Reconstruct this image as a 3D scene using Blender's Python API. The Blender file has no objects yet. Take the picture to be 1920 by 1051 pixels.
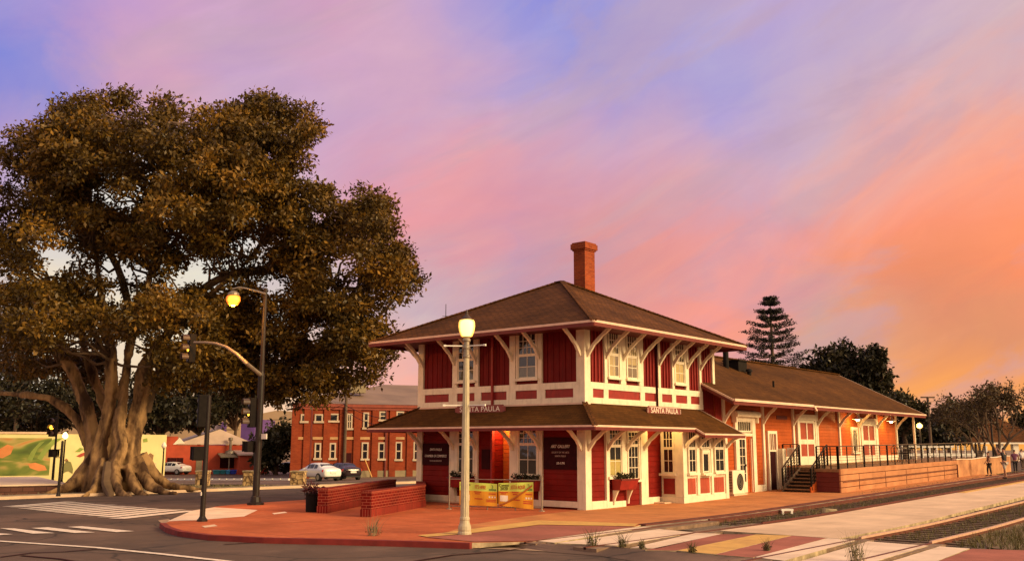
import bpy, bmesh, math, random
import numpy as np
from mathutils import Matrix, Vector
random.seed(7); rng = np.random.default_rng(11)
SC = bpy.context.scene
COL = SC.collection
def L3(c):
    """sRGB 0..255 -> linear"""
    o = []
    for v in c[:3]:
        v = v / 255.0
        o.append(v / 12.92 if v <= .04045 else ((v + .055) / 1.055) ** 2.4)
    return o

# ------------------------------------------------------------------ camera
F, PPY = 1782.8907, 525.041
CAM = np.array([18.97535, -26.01353, 2.1])
RX = np.array([0.76108795, 0.6486444, 0.00236005])
UX = np.array([0.10878554, -0.13122887, 0.98536526])
DX = np.array([-0.63946137, 0.74969288, 0.17043984])
cd = bpy.data.cameras.new('camera'); cam = bpy.data.objects.new('camera', cd); COL.objects.link(cam)
cam.matrix_world = Matrix(((RX[0], UX[0], -DX[0], CAM[0]), (RX[1], UX[1], -DX[1], CAM[1]), (RX[2], UX[2], -DX[2], CAM[2]), (0, 0, 0, 1)))
cd.sensor_fit = 'HORIZONTAL'; cd.sensor_width = 36; cd.lens = 36 * F / 1920
cd.clip_end = 5000; SC.camera = cam
SC.render.resolution_x, SC.render.resolution_y = 1024, 560
SC.view_settings.view_transform = 'Standard'; SC.view_settings.look = 'None'
SC.cycles.max_bounces = 5; SC.cycles.diffuse_bounces = 3; SC.cycles.glossy_bounces = 3; SC.cycles.transmission_bounces = 3; SC.cycles.transparent_max_bounces = 8; SC.cycles.sample_clamp_indirect = 4
SC.view_settings.exposure = 0.0; SC.view_settings.gamma = 1

def ray(x, y): return DX + RX * (x - 960) / F - UX * (y - PPY) / F
def at(x, y, d): return CAM + ray(x, y) * d
def ss(t):
    t = min(max(t, 0.), 1.); return t * t * (3 - 2 * t)
def sramp(t, k=2.0): return 0. if t <= -k else (t if t >= k else (t + k) ** 2 / (4 * k))
def gz(x, y):
    """height of the gently sloping ground"""
    return min(.0155 * sramp(y - 1.5) * ss((x + 9) / 8.), 1.2) - .023 * min(sramp(-x - 10), 60)
def G(x, y, dz=0.):
    """point of the ground seen at a pixel of the photograph"""
    v = ray(x, y); t = 5.
    while t < 600:
        P = CAM + v * t
        if P[2] < gz(P[0], P[1]) + dz: break
        t += .5
    a, b = t - .5, t
    for _ in range(30):
        m = (a + b) / 2; P = CAM + v * m
        if P[2] < gz(P[0], P[1]) + dz: b = m
        else: a = m
    P = CAM + v * b
    return np.array([P[0], P[1], gz(P[0], P[1]) + dz])
def depth(P): return float((np.asarray(P) - CAM) @ DX)
def ppm(P): return F / depth(P)

# ------------------------------------------------------------------ sky (world) and sun
W = bpy.data.worlds.new('World'); SC.world = W; W.use_nodes = True
nt = W.node_tree; nt.nodes.clear()
SKY = [  # direction given by where it stands in the view, colour sRGB
 (600,21,(218,156,186)),(700,21,(211,171,196)),(799,21,(188,162,210)),(899,21,(168,156,213)),(999,21,(153,152,219)),(1081,21,(141,144,221)),(1143,21,(155,154,217)),(1198,21,(173,162,213)),(1298,21,(181,166,211)),
 (1398,21,(193,169,209)),(1497,21,(185,164,211)),(1597,21,(198,174,203)),(1700,21,(203,176,199)),(1800,21,(211,178,193)),(1899,21,(208,181,191)),(600,100,(215,166,191)),(700,100,(215,172,193)),(799,100,(215,172,195)),
 (899,100,(181,162,211)),(999,100,(163,156,215)),(1081,100,(165,158,215)),(1150,100,(146,149,220)),(1212,100,(173,162,213)),(1298,100,(175,164,215)),(1391,100,(161,158,217)),(1497,100,(189,170,209)),(1597,100,(199,176,201)),
 (1700,100,(203,178,197)),(1800,100,(207,178,193)),(1899,100,(217,178,181)),(600,199,(199,166,201)),(700,199,(209,168,197)),(799,199,(213,170,195)),(899,199,(209,170,197)),(999,199,(203,170,199)),(1081,199,(191,166,207)),
 (1143,199,(173,158,211)),(1212,199,(205,170,193)),(1288,199,(183,162,209)),(1336,199,(166,157,215)),(1411,199,(191,168,207)),(1497,199,(201,174,199)),(1597,199,(209,176,191)),(1700,199,(219,176,180)),(1800,199,(231,172,166)),
 (1899,199,(251,166,133)),(600,299,(208,164,193)),(700,299,(213,162,187)),(799,299,(223,162,178)),(899,299,(231,162,170)),(999,299,(208,164,189)),(1098,299,(215,164,183)),(1198,299,(218,166,185)),(1288,299,(213,170,189)),
 (1356,299,(225,176,184)),(1425,299,(197,170,201)),(1497,299,(205,176,193)),(1597,299,(225,172,172)),(1700,299,(241,168,152)),(1800,299,(249,164,138)),(1899,299,(255,163,138)),(700,399,(227,156,170)),(799,399,(237,156,160)),
 (899,399,(233,158,164)),(999,399,(229,154,162)),(1098,399,(225,158,164)),(1184,399,(209,160,175)),(1260,399,(235,164,160)),(1322,399,(215,164,175)),(1398,399,(197,170,199)),(1497,399,(225,168,168)),(1597,399,(245,169,151)),
 (1700,399,(250,154,135)),(1800,399,(254,159,132)),(1899,399,(255,149,102)),(799,468,(229,152,160)),(896,468,(221,156,164)),(971,468,(188,154,191)),(1040,468,(203,156,169)),(1150,468,(239,152,140)),(1205,468,(233,154,144)),
 (1267,468,(248,155,144)),(1398,468,(255,153,128)),(1497,468,(250,153,134)),(1597,468,(255,151,112)),(1700,468,(255,143,94)),(1800,468,(255,143,94)),(1899,468,(255,149,106)),(799,536,(203,186,191)),(868,536,(219,170,170)),
 (958,536,(209,164,173)),(1040,536,(209,156,163)),(1150,536,(215,156,157)),(1212,536,(217,154,149)),(1274,536,(240,150,141)),(1329,536,(255,161,140)),(1411,536,(255,159,136)),(1497,536,(250,157,132)),(1583,536,(240,146,113)),
 (1652,536,(222,148,119)),(1728,536,(228,146,109)),(1800,536,(236,144,101)),(1899,536,(250,153,112)),(758,595,(209,200,201)),(827,595,(221,178,176)),(1198,595,(238,150,141)),(1274,595,(250,161,150)),(1398,595,(255,163,140)),
 (1494,595,(190,158,147)),(1556,595,(186,160,153)),(1618,595,(244,153,122)),(1679,595,(254,151,112)),(1741,595,(212,144,115)),(1800,595,(220,146,111)),(1899,595,(214,146,115)),(1446,629,(240,156,131)),(1508,629,(208,162,141)),
 (1569,629,(211,178,135)),(1638,629,(227,184,134)),(1700,629,(226,158,117)),(1769,629,(214,150,115)),(1838,629,(222,148,111)),(1899,629,(216,150,117)),(744,663,(247,174,158)),(1329,663,(255,160,133)),(1398,663,(252,160,131)),
 (1673,663,(250,156,99)),(1783,663,(252,154,97)),(1899,663,(250,154,97)),(755,708,(251,180,162)),(1700,708,(255,162,91)),(1800,708,(255,166,87)),(1899,708,(254,166,87)),(1734,756,(255,176,77)),(1899,756,(255,170,73)),
 (-80,-60,(153,144,211)),(0,20,(155,146,211)),(0,140,(119,134,219)),(0,240,(163,144,207)),(0,330,(199,166,197)),(-120,300,(173,154,207)),(-120,600,(203,186,196)),(120,40,(171,149,209)),(90,130,(141,142,215)),
 (220,30,(197,156,205)),(220,110,(209,162,191)),(330,60,(211,166,196)),(260,150,(217,166,187)),(420,20,(207,164,201)),(430,120,(201,166,199)),(530,40,(203,164,199)),(540,140,(199,166,199)),(540,230,(201,166,197)),
 (2030,60,(215,178,187)),(2030,200,(250,164,143)),(2030,340,(255,153,112)),(2030,480,(255,145,98)),(2030,600,(220,148,111)),(2040,740,(255,170,73)),(300,760,(247,206,164)),(540,740,(251,206,170)),(1100,800,(250,184,143)),
 (300,420,(223,218,210)),(130,420,(223,216,208)),(460,420,(223,218,210)),(300,600,(247,228,196)),(500,560,(229,222,206)),(120,600,(243,224,194)),(600,-80,(193,154,209)),(900,-80,(163,152,217)),(1200,-80,(179,162,213)),
 (1500,-80,(193,169,209)),(1800,-80,(203,176,197)),
]
SKY2 = [  # the rest of the dome (unseen, behind and above the camera, brightened to fill the shaded end wall): azimuth from the view towards the right, elevation, linear colour
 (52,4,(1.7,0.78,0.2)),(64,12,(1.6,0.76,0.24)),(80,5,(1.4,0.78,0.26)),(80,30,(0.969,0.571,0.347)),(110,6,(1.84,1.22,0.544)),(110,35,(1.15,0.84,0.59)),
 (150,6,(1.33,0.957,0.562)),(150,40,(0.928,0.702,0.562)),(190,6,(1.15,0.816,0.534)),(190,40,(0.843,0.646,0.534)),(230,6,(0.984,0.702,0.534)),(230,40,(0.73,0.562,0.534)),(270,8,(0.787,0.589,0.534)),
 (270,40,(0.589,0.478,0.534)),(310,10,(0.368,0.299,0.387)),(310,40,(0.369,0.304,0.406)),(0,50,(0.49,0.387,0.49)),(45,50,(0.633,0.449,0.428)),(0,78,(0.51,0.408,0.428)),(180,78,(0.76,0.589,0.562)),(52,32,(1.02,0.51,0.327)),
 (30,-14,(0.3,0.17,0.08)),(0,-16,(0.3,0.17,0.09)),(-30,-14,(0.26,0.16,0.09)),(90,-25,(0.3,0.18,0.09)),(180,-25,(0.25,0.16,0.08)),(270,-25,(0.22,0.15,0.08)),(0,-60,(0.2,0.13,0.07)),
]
def N(t, **k):
    n = nt.nodes.new(t)
    for a, b in k.items(): setattr(n, a, b)
    return n
def Lk(a, b): nt.links.new(a, b)
tc = N('ShaderNodeTexCoord')
# gentle domain warp, stretched along the cloud streaks, so that the colours break up like thin cloud
mp = N('ShaderNodeMapping'); mp.vector_type = 'POINT'
cr = np.array([RX, DX, np.cross(RX, DX)])
mp.inputs['Rotation'].default_value = (0.0, 0.0, -0.70)
Lk(tc.outputs['Generated'], mp.inputs['Vector'])
# streak axis: rising from lower left to upper right in the sunset sky
mpr = N('ShaderNodeMapping'); mpr.inputs['Rotation'].default_value = (0, math.radians(25), 0); Lk(mp.outputs[0], mpr.inputs['Vector'])
mp2 = N('ShaderNodeMapping'); mp2.inputs['Scale'].default_value = (5.0, 6, 9)
Lk(mpr.outputs[0], mp2.inputs['Vector'])
nz = N('ShaderNodeTexNoise'); nz.inputs['Scale'].default_value = 1.0; nz.inputs['Detail'].default_value = 9; nz.inputs['Roughness'].default_value = .6; nz.inputs['Distortion'].default_value = .6
Lk(mp2.outputs[0], nz.inputs['Vector'])
sb = N('ShaderNodeVectorMath', operation='SUBTRACT'); sb.inputs[1].default_value = (.5, .5, .5); Lk(nz.outputs['Color'], sb.inputs[0])
sc_ = N('ShaderNodeVectorMath', operation='MULTIPLY'); sc_.inputs[1].default_value = (.15, .15, .15); Lk(sb.outputs[0], sc_.inputs[0])
ad = N('ShaderNodeVectorMath', operation='ADD'); Lk(tc.outputs['Generated'], ad.inputs[0]); Lk(sc_.outputs[0], ad.inputs[1])
nm = N('ShaderNodeVectorMath', operation='NORMALIZE'); Lk(ad.outputs[0], nm.inputs[0])
ctrl = []
for x, y, c in SKY:
    d = ray(x, y); ctrl.append((d / np.linalg.norm(d), L3(c), 1500.0, 1.0))
h0 = np.array([DX[0], DX[1], 0]); h0 /= np.linalg.norm(h0); hr = np.array([h0[1], -h0[0], 0])
def dirv(az, el):
    a, e = math.radians(az), math.radians(el); return (h0 * math.cos(a) + hr * math.sin(a)) * math.cos(e) + np.array([0, 0, math.sin(e)])
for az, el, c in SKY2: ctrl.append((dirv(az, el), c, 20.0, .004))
CD = np.array([c[0] for c in ctrl]); CC = np.array([c[1] for c in ctrl]); CK = np.array([c[2] for c in ctrl]); CW = np.array([c[3] for c in ctrl])
def skycol(az, el):
    w = CW * np.exp(CK * (CD @ dirv(az, el) - 1)); return (w[:, None] * CC).sum(0) / w.sum()
sx_ = N('ShaderNodeVectorMath', operation='DOT_PRODUCT'); sx_.inputs[1].default_value = tuple(hr); Lk(nm.outputs[0], sx_.inputs[0])
sy_ = N('ShaderNodeVectorMath', operation='DOT_PRODUCT'); sy_.inputs[1].default_value = tuple(h0); Lk(nm.outputs[0], sy_.inputs[0])
sz_ = N('ShaderNodeSeparateXYZ'); Lk(nm.outputs[0], sz_.inputs[0])
def MT(op, a, b=None):
    n = N('ShaderNodeMath', operation=op)
    for i, v in enumerate((a, b)):
        if v is None: continue
        if isinstance(v, (int, float)): n.inputs[i].default_value = v
        else: Lk(v, n.inputs[i])
    return n.outputs[0]
az_ = MT('ARCTAN2', sx_.outputs['Value'], sy_.outputs['Value']); el_ = MT('ARCSINE', sz_.outputs['Z'])
pw_ = MT('MULTIPLY', MT('POWER', MT('DIVIDE', MT('ABSOLUTE', az_), math.pi), .6), .5)
u_ = MT('ADD', MT('MULTIPLY', MT('SIGN', az_), pw_), .5)
AZ = [-180, -120, -80, -55, -40] + [-33 + 3 * i for i in range(23)] + [45, 70, 110, 180]
acc = None; ep = None
for e in [-60, -20, -6] + [2 * i for i in range(15)] + [34, 45, 65, 88]:
    rp = N('ShaderNodeValToRGB'); el = rp.color_ramp.elements
    for i, a_ in enumerate(AZ):
        q = .5 + math.copysign(.5 * (abs(a_) / 180) ** .6, a_)
        if i == 0: k_ = el[0]; k_.position = 0
        elif i == len(AZ) - 1: k_ = el[-1]; k_.position = 1
        else: k_ = el.new(q)
        k_.color = tuple(min(2, v) / 2 for v in skycol(a_ if abs(a_) < 180 else 180, e)) + (1,)
    Lk(u_, rp.inputs[0])
    if acc is None: acc = rp.outputs[0]
    else:
        mr = N('ShaderNodeMapRange'); mr.interpolation_type = 'SMOOTHSTEP' if e > 30 else 'LINEAR'; mr.inputs['From Min'].default_value = math.radians(ep); mr.inputs['From Max'].default_value = math.radians(e); Lk(el_, mr.inputs['Value'])
        mx = N('ShaderNodeMix', data_type='RGBA'); Lk(mr.outputs[0], mx.inputs[0]); Lk(acc, mx.inputs[6]); Lk(rp.outputs[0], mx.inputs[7]); acc = mx.outputs[2]
    ep = e
fc = N('ShaderNodeVectorMath', operation='SCALE'); fc.inputs['Scale'].default_value = 2.0; Lk(acc, fc.inputs[0])
# thin grey-lilac cloud streaks in front of the colour
ns = N('ShaderNodeTexNoise'); ns.inputs['Scale'].default_value = 1.0; ns.inputs['Detail'].default_value = 7; ns.inputs['Roughness'].default_value = .58; ns.inputs['Distortion'].default_value = .8
mps = N('ShaderNodeMapping'); mps.inputs['Scale'].default_value = (2.6, 3, 9); mps.inputs['Location'].default_value = (1.3, 0, .4); Lk(mpr.outputs[0], mps.inputs['Vector']); Lk(mps.outputs[0], ns.inputs['Vector'])
mk = N('ShaderNodeMapRange'); mk.interpolation_type = 'SMOOTHSTEP'; mk.inputs['From Min'].default_value = .49; mk.inputs['From Max'].default_value = .62; mk.inputs['To Max'].default_value = .42; Lk(ns.outputs['Fac'], mk.inputs['Value'])
hs = N('ShaderNodeHueSaturation'); hs.inputs['Saturation'].default_value = .45; hs.inputs['Value'].default_value = .93; Lk(fc.outputs[0], hs.inputs['Color'])
mxs0 = N('ShaderNodeMix', data_type='RGBA'); Lk(mk.outputs[0], mxs0.inputs[0]); Lk(fc.outputs[0], mxs0.inputs[6]); mxs0.inputs[7].default_value = (.54, .37, .46, 1)
# glowing edges of cloud
nb = N('ShaderNodeTexNoise'); nb.inputs['Scale'].default_value = 1.0; nb.inputs['Detail'].default_value = 8; nb.inputs['Roughness'].default_value = .6; nb.inputs['Distortion'].default_value = 1.0
mpb = N('ShaderNodeMapping'); mpb.inputs['Scale'].default_value = (3.4, 4, 12); mpb.inputs['Location'].default_value = (4.1, 2, 1.7); Lk(mpr.outputs[0], mpb.inputs['Vector']); Lk(mpb.outputs[0], nb.inputs['Vector'])
mb_ = N('ShaderNodeMapRange'); mb_.interpolation_type = 'SMOOTHSTEP'; mb_.inputs['From Min'].default_value = .50; mb_.inputs['From Max'].default_value = .64; mb_.inputs['To Max'].default_value = .34; Lk(nb.outputs['Fac'], mb_.inputs['Value'])
hb = N('ShaderNodeHueSaturation'); hb.inputs['Saturation'].default_value = 1.0; hb.inputs['Value'].default_value = 1.10; Lk(fc.outputs[0], hb.inputs['Color'])
mxs = N('ShaderNodeMix', data_type='RGBA'); Lk(mb_.outputs[0], mxs.inputs[0]); Lk(mxs0.outputs[2], mxs.inputs[6]); Lk(hb.outputs[0], mxs.inputs[7])
nz2 = N('ShaderNodeTexNoise'); nz2.inputs['Scale'].default_value = 1.0; nz2.inputs['Detail'].default_value = 8; nz2.inputs['Roughness'].default_value = .6; nz2.inputs['Distortion'].default_value = 1.2
mp3 = N('ShaderNodeMapping'); mp3.inputs['Scale'].default_value = (5, 6, 15); Lk(mpr.outputs[0], mp3.inputs['Vector']); Lk(mp3.outputs[0], nz2.inputs['Vector'])
wr = N('ShaderNodeMapRange'); wr.inputs['From Min'].default_value = .3; wr.inputs['From Max'].default_value = .7; wr.inputs['To Min'].default_value = -1; wr.inputs['To Max'].default_value = 1; Lk(nz2.outputs['Fac'], wr.inputs['Value'])
wv = N('ShaderNodeVectorMath', operation='SCALE'); wv.inputs[0].default_value = (.06, .07, .0); Lk(wr.outputs[0], wv.inputs['Scale'])
w1 = N('ShaderNodeVectorMath', operation='ADD'); w1.inputs[1].default_value = (1, 1, 1); Lk(wv.outputs[0], w1.inputs[0])
w2 = N('ShaderNodeVectorMath', operation='MULTIPLY'); Lk(mxs.outputs[2], w2.inputs[0]); Lk(w1.outputs[0], w2.inputs[1]); fc = w2
bg = N('ShaderNodeBackground'); bg.inputs['Strength'].default_value = 1.0; Lk(fc.outputs[0], bg.inputs['Color'])
wo = N('ShaderNodeOutputWorld'); Lk(bg.outputs[0], wo.inputs['Surface'])

sd = bpy.data.lights.new('sun', 'SUN'); sun = bpy.data.objects.new('sun', sd); COL.objects.link(sun)
sd.energy = 5.0; sd.angle = math.radians(25); sd.color = (1.0, .74, .38)
SUN_TO = Vector((1.0, .26, .40)).normalized()
sun.rotation_euler = SUN_TO.to_track_quat('Z', 'Y').to_euler(); sun.location = (60, 0, 40)

# ------------------------------------------------------------------ materials
def mat(name, base, rough=.7, var=.15, vscale=3.0, bump=0.0, bscale=30.0, metal=0.0, spec=.4, stain=None, coords='UV', detail=4):
    m = bpy.data.materials.new(name); m.use_nodes = True; t = m.node_tree; p = t.nodes['Principled BSDF']
    p.inputs['Roughness'].default_value = rough; p.inputs['Metallic'].default_value = metal; p.inputs['Specular IOR Level'].default_value = spec
    co = t.nodes.new('ShaderNodeTexCoord'); out = co.outputs['Object'] if coords == 'OBJ' else co.outputs['UV']
    n = t.nodes.new('ShaderNodeTexNoise'); n.inputs['Scale'].default_value = vscale; n.inputs['Detail'].default_value = detail; n.inputs['Roughness'].default_value = .6
    t.links.new(out, n.inputs['Vector'])
    r = t.nodes.new('ShaderNodeValToRGB'); e = r.color_ramp.elements
    e[0].position = .3; e[1].position = .7
    e[0].color = tuple(max(0, v * (1 - var)) for v in base) + (1,); e[1].color = tuple(v * (1 + var) for v in base) + (1,)
    if stain: e[0].color = tuple(stain) + (1,)
    t.links.new(n.outputs['Fac'], r.inputs['Fac']); m['_c'] = 1
    t.links.new(r.outputs['Color'], p.inputs['Base Color'])
    if bump > 0:
        n2 = t.nodes.new('ShaderNodeTexNoise'); n2.inputs['Scale'].default_value = bscale; n2.inputs['Detail'].default_value = 3
        t.links.new(out, n2.inputs['Vector'])
        b = t.nodes.new('ShaderNodeBump'); b.inputs['Strength'].default_value = bump; b.inputs['Distance'].default_value = .02
        t.links.new(n2.outputs['Fac'], b.inputs['Height']); t.links.new(b.outputs['Normal'], p.inputs['Normal'])
    return m
def mixin(m, fac, color, blend='MIX'):
    """mix another colour over a material's base colour by a factor socket"""
    t = m.node_tree; p = t.nodes['Principled BSDF']; src = p.inputs['Base Color'].links[0].from_socket
    x = t.nodes.new('ShaderNodeMix'); x.data_type = 'RGBA'; x.blend_type = blend
    t.links.new(fac, x.inputs[0]); t.links.new(src, x.inputs[6])
    if hasattr(color, 'links'): t.links.new(color, x.inputs[7])
    else: x.inputs[7].default_value = tuple(color) + (1,)
    t.links.new(x.outputs[2], p.inputs['Base Color'])
def boards(name, base, pitch, axis, rough=.6, var=.2, groove=.12, strength=.6):
    """painted boards: grooves every `pitch` metres along the chosen UV axis, tone differing board by board"""
    m = mat(name, base, rough, var, 1.6); t = m.node_tree; p = t.nodes['Principled BSDF']; p.inputs['Specular IOR Level'].default_value = .15
    co = t.nodes.new('ShaderNodeTexCoord'); sp = t.nodes.new('ShaderNodeSeparateXYZ'); t.links.new(co.outputs['UV'], sp.inputs[0])
    d = t.nodes.new('ShaderNodeMath'); d.operation = 'DIVIDE'; d.inputs[1].default_value = pitch; t.links.new(sp.outputs[axis], d.inputs[0])
    fr = t.nodes.new('ShaderNodeMath'); fr.operation = 'FRACT'; t.links.new(d.outputs[0], fr.inputs[0])
    fl = t.nodes.new('ShaderNodeMath'); fl.operation = 'FLOOR'; t.links.new(d.outputs[0], fl.inputs[0])
    wn = t.nodes.new('ShaderNodeTexWhiteNoise'); wn.noise_dimensions = '1D'; t.links.new(fl.outputs[0], wn.inputs['W'])
    mr = t.nodes.new('ShaderNodeMapRange'); mr.inputs['To Min'].default_value = 0; mr.inputs['To Max'].default_value = .30; t.links.new(wn.outputs['Value'], mr.inputs['Value'])
    mixin(m, mr.outputs[0], (base[0] * .62, base[1] * .62, base[2] * .62))
    rp = t.nodes.new('ShaderNodeValToRGB'); e = rp.color_ramp.elements; e[0].position = 0; e[0].color = (0, 0, 0, 1); e[1].position = groove; e[1].color = (1, 1, 1, 1)
    t.links.new(fr.outputs[0], rp.inputs[0])
    # fine grain running along the board
    mpn = t.nodes.new('ShaderNodeMapping'); mpn.inputs['Scale'].default_value = (3, 60, 1) if axis == 1 else (60, 3, 1); t.links.new(co.outputs['UV'], mpn.inputs[0])
    ng = t.nodes.new('ShaderNodeTexNoise'); ng.inputs['Scale'].default_value = 1; ng.inputs['Detail'].default_value = 3; t.links.new(mpn.outputs[0], ng.inputs['Vector'])
    mm = t.nodes.new('ShaderNodeMath'); mm.operation = 'MULTIPLY_ADD'; mm.inputs[1].default_value = .15; t.links.new(ng.outputs['Fac'], mm.inputs[0]); t.links.new(rp.outputs[0], mm.inputs[2])
    b = t.nodes.new('ShaderNodeBump'); b.inputs['Strength'].default_value = strength; b.inputs['Distance'].default_value = .03
    t.links.new(mm.outputs[0], b.inputs['Height']); t.links.new(b.outputs['Normal'], p.inputs['Normal'])
    return m
def bricks(name, c1, c2, mortar, w=.22, h=.075, ms=.010, rough=.85, bump=.5, offset=.5, var=.25):
    m = mat(name, c1, rough, .2, .7); t = m.node_tree; p = t.nodes['Principled BSDF']
    co = t.nodes.new('ShaderNodeTexCoord'); br = t.nodes.new('ShaderNodeTexBrick'); t.links.new(co.outputs['UV'], br.inputs['Vector'])
    br.offset = offset
    br.inputs['Color1'].default_value = tuple(c1) + (1,); br.inputs['Color2'].default_value = tuple(c2) + (1,); br.inputs['Mortar'].default_value = tuple(mortar) + (1,)
    br.inputs['Scale'].default_value = 1; br.inputs['Brick Width'].default_value = w; br.inputs['Row Height'].default_value = h; br.inputs['Mortar Size'].default_value = ms; br.inputs['Mortar Smooth'].default_value = .3
    n = t.nodes.new('ShaderNodeTexNoise'); n.inputs['Scale'].default_value = .55; n.inputs['Detail'].default_value = 6; t.links.new(co.outputs['UV'], n.inputs['Vector'])
    p.inputs['Specular IOR Level'].default_value = .12
    hv = t.nodes.new('ShaderNodeHueSaturation'); t.links.new(br.outputs['Color'], hv.inputs['Color'])
    mr = t.nodes.new('ShaderNodeMapRange'); mr.inputs['From Min'].default_value = .3; mr.inputs['From Max'].default_value = .7; mr.inputs['To Min'].default_value = 1 - var; mr.inputs['To Max'].default_value = 1 + var
    t.links.new(n.outputs['Fac'], mr.inputs['Value']); t.links.new(mr.outputs[0], hv.inputs['Value'])
    t.links.new(hv.outputs['Color'], p.inputs['Base Color'])
    b = t.nodes.new('ShaderNodeBump'); b.inputs['Strength'].default_value = bump; b.inputs['Distance'].default_value = .01; b.invert = True
    t.links.new(br.outputs['Fac'], b.inputs['Height']); t.links.new(b.outputs['Normal'], p.inputs['Normal'])
    return m
def emis(name, col, s):
    m = bpy.data.materials.new(name); m.use_nodes = True; p = m.node_tree.nodes['Principled BSDF']
    p.inputs['Base Color'].default_value = tuple(col) + (1,); p.inputs['Emission Color'].default_value = tuple(col) + (1,); p.inputs['Emission Strength'].default_value = s
    return m
def emis2(name, core, cs, edge, es):
    """lit frosted globe: hot core, deeper colour where the glass is seen at a slant"""
    m = emis(name, core, cs); t = m.node_tree; p = t.nodes['Principled BSDF']; lw = t.nodes.new('ShaderNodeLayerWeight'); lw.inputs[0].default_value = .45
    x = t.nodes.new('ShaderNodeMix'); x.data_type = 'RGBA'; x.inputs[6].default_value = tuple(v * cs for v in core) + (1,); x.inputs[7].default_value = tuple(v * es for v in edge) + (1,)
    r = t.nodes.new('ShaderNodeMapRange'); r.interpolation_type = 'SMOOTHSTEP'; r.inputs['From Min'].default_value = .18; r.inputs['From Max'].default_value = .62; t.links.new(lw.outputs['Facing'], r.inputs['Value'])
    t.links.new(r.outputs[0], x.inputs[0]); t.links.new(x.outputs[2], p.inputs['Emission Color']); p.inputs['Emission Strength'].default_value = 1.0
    return m
def glass(name, refl=.35, dark=(.02, .016, .016)):
    """window pane: see-through with a strong reflection"""
    m = bpy.data.materials.new(name); m.use_nodes = True; t = m.node_tree; t.nodes.clear()
    o = t.nodes.new('ShaderNodeOutputMaterial'); tr = t.nodes.new('ShaderNodeBsdfTransparent'); tr.inputs[0].default_value = (.75, .78, .75, 1)
    g = t.nodes.new('ShaderNodeBsdfGlossy'); g.inputs['Roughness'].default_value = .03
    n = t.nodes.new('ShaderNodeTexNoise'); n.inputs['Scale'].default_value = 1.3; co = t.nodes.new('ShaderNodeTexCoord'); t.links.new(co.outputs['UV'], n.inputs['Vector'])
    b = t.nodes.new('ShaderNodeBump'); b.inputs['Strength'].default_value = .06; b.inputs['Distance'].default_value = .1; t.links.new(n.outputs['Fac'], b.inputs['Height']); t.links.new(b.outputs['Normal'], g.inputs['Normal'])
    mx = t.nodes.new('ShaderNodeMixShader'); mx.inputs[0].default_value = refl
    t.links.new(tr.outputs[0], mx.inputs[1]); t.links.new(g.outputs[0], mx.inputs[2]); t.links.new(mx.outputs[0], o.inputs[0])
    return m
def leafmat(name, c1, c2, trans=.35):
    m = bpy.data.materials.new(name); m.use_nodes = True; t = m.node_tree; t.nodes.clear()
    o = t.nodes.new('ShaderNodeOutputMaterial'); df = t.nodes.new('ShaderNodeBsdfPrincipled'); df.inputs['Roughness'].default_value = .45; df.inputs['Specular IOR Level'].default_value = .28
    tl = t.nodes.new('ShaderNodeBsdfTranslucent')
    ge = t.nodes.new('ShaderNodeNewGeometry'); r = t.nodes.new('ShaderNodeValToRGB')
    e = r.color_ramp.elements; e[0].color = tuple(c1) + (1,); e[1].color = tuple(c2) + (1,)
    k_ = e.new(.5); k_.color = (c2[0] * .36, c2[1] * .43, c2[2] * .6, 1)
    n = t.nodes.new('ShaderNodeTexNoise'); n.inputs['Scale'].default_value = .35; n.inputs['Detail'].default_value = 3
    co = t.nodes.new('ShaderNodeTexCoord'); t.links.new(co.outputs['Object'], n.inputs['Vector'])
    a = t.nodes.new('ShaderNodeMath'); a.operation = 'MULTIPLY_ADD'; a.inputs[1].default_value = .5
    t.links.new(ge.outputs['Random Per Island'], a.inputs[0])
    b = t.nodes.new('ShaderNodeMath'); b.operation = 'MULTIPLY_ADD'; b.inputs[1].default_value = 1.5; b.inputs[2].default_value = -.5; t.links.new(n.outputs['Fac'], b.inputs[0])
    t.links.new(b.outputs[0], a.inputs[2]); t.links.new(a.outputs[0], r.inputs['Fac'])
    t.links.new(r.outputs[0], df.inputs['Base Color']); t.links.new(r.outputs[0], tl.inputs['Color'])
    mx = t.nodes.new('ShaderNodeMixShader'); mx.inputs[0].default_value = trans; t.links.new(df.outputs[0], mx.inputs[1]); t.links.new(tl.outputs[0], mx.inputs[2]); t.links.new(mx.outputs[0], o.inputs[0])
    return m

M = {}
M['red_board'] = boards('red_clapboard', (.175, .0060, .0035), .19, 1)
M['red_vert'] = boards('red_vertical_boards', (.15, .0042, .0040), .16, 0)
M['red_paint'] = mat('red_paint', (.25, .012, .008), .55, .2, 4)
M['freight_board'] = boards('freight_red_boards', (.42, .082, .016), .15, 1)
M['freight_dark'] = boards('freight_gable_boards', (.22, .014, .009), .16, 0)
M['cream'] = mat('cream_paint', (.78, .66, .49), .55, .10, 2.5, .08, 14)
M['door_panel'] = boards('red_door_panels', (.36, .07, .04), .14, 0)
M['shingle'] = bricks('brown_shingles', (.125, .046, .014), (.078, .029, .009), (.020, .009, .004), .30, .14, .012, .9, .9, .5, .35)
M['shingle_old'] = bricks('mossy_shingles', (.100, .038, .008), (.070, .026, .006), (.028, .013, .004), .30, .14, .008, .95, .6, .5, .30)
M['eave_pale'] = mat('pale_eave_edge', (.68, .46, .34), .6, .12, 3)
M['eave_red'] = mat('red_eave_board', (.13, .012, .009), .6, .2, 3)  # also the soffits: darkened to hold the shade under the eaves
M['chimney'] = bricks('chimney_brick', (.30, .055, .016), (.20, .032, .012), (.26, .10, .05), .22, .075, .008)
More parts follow.
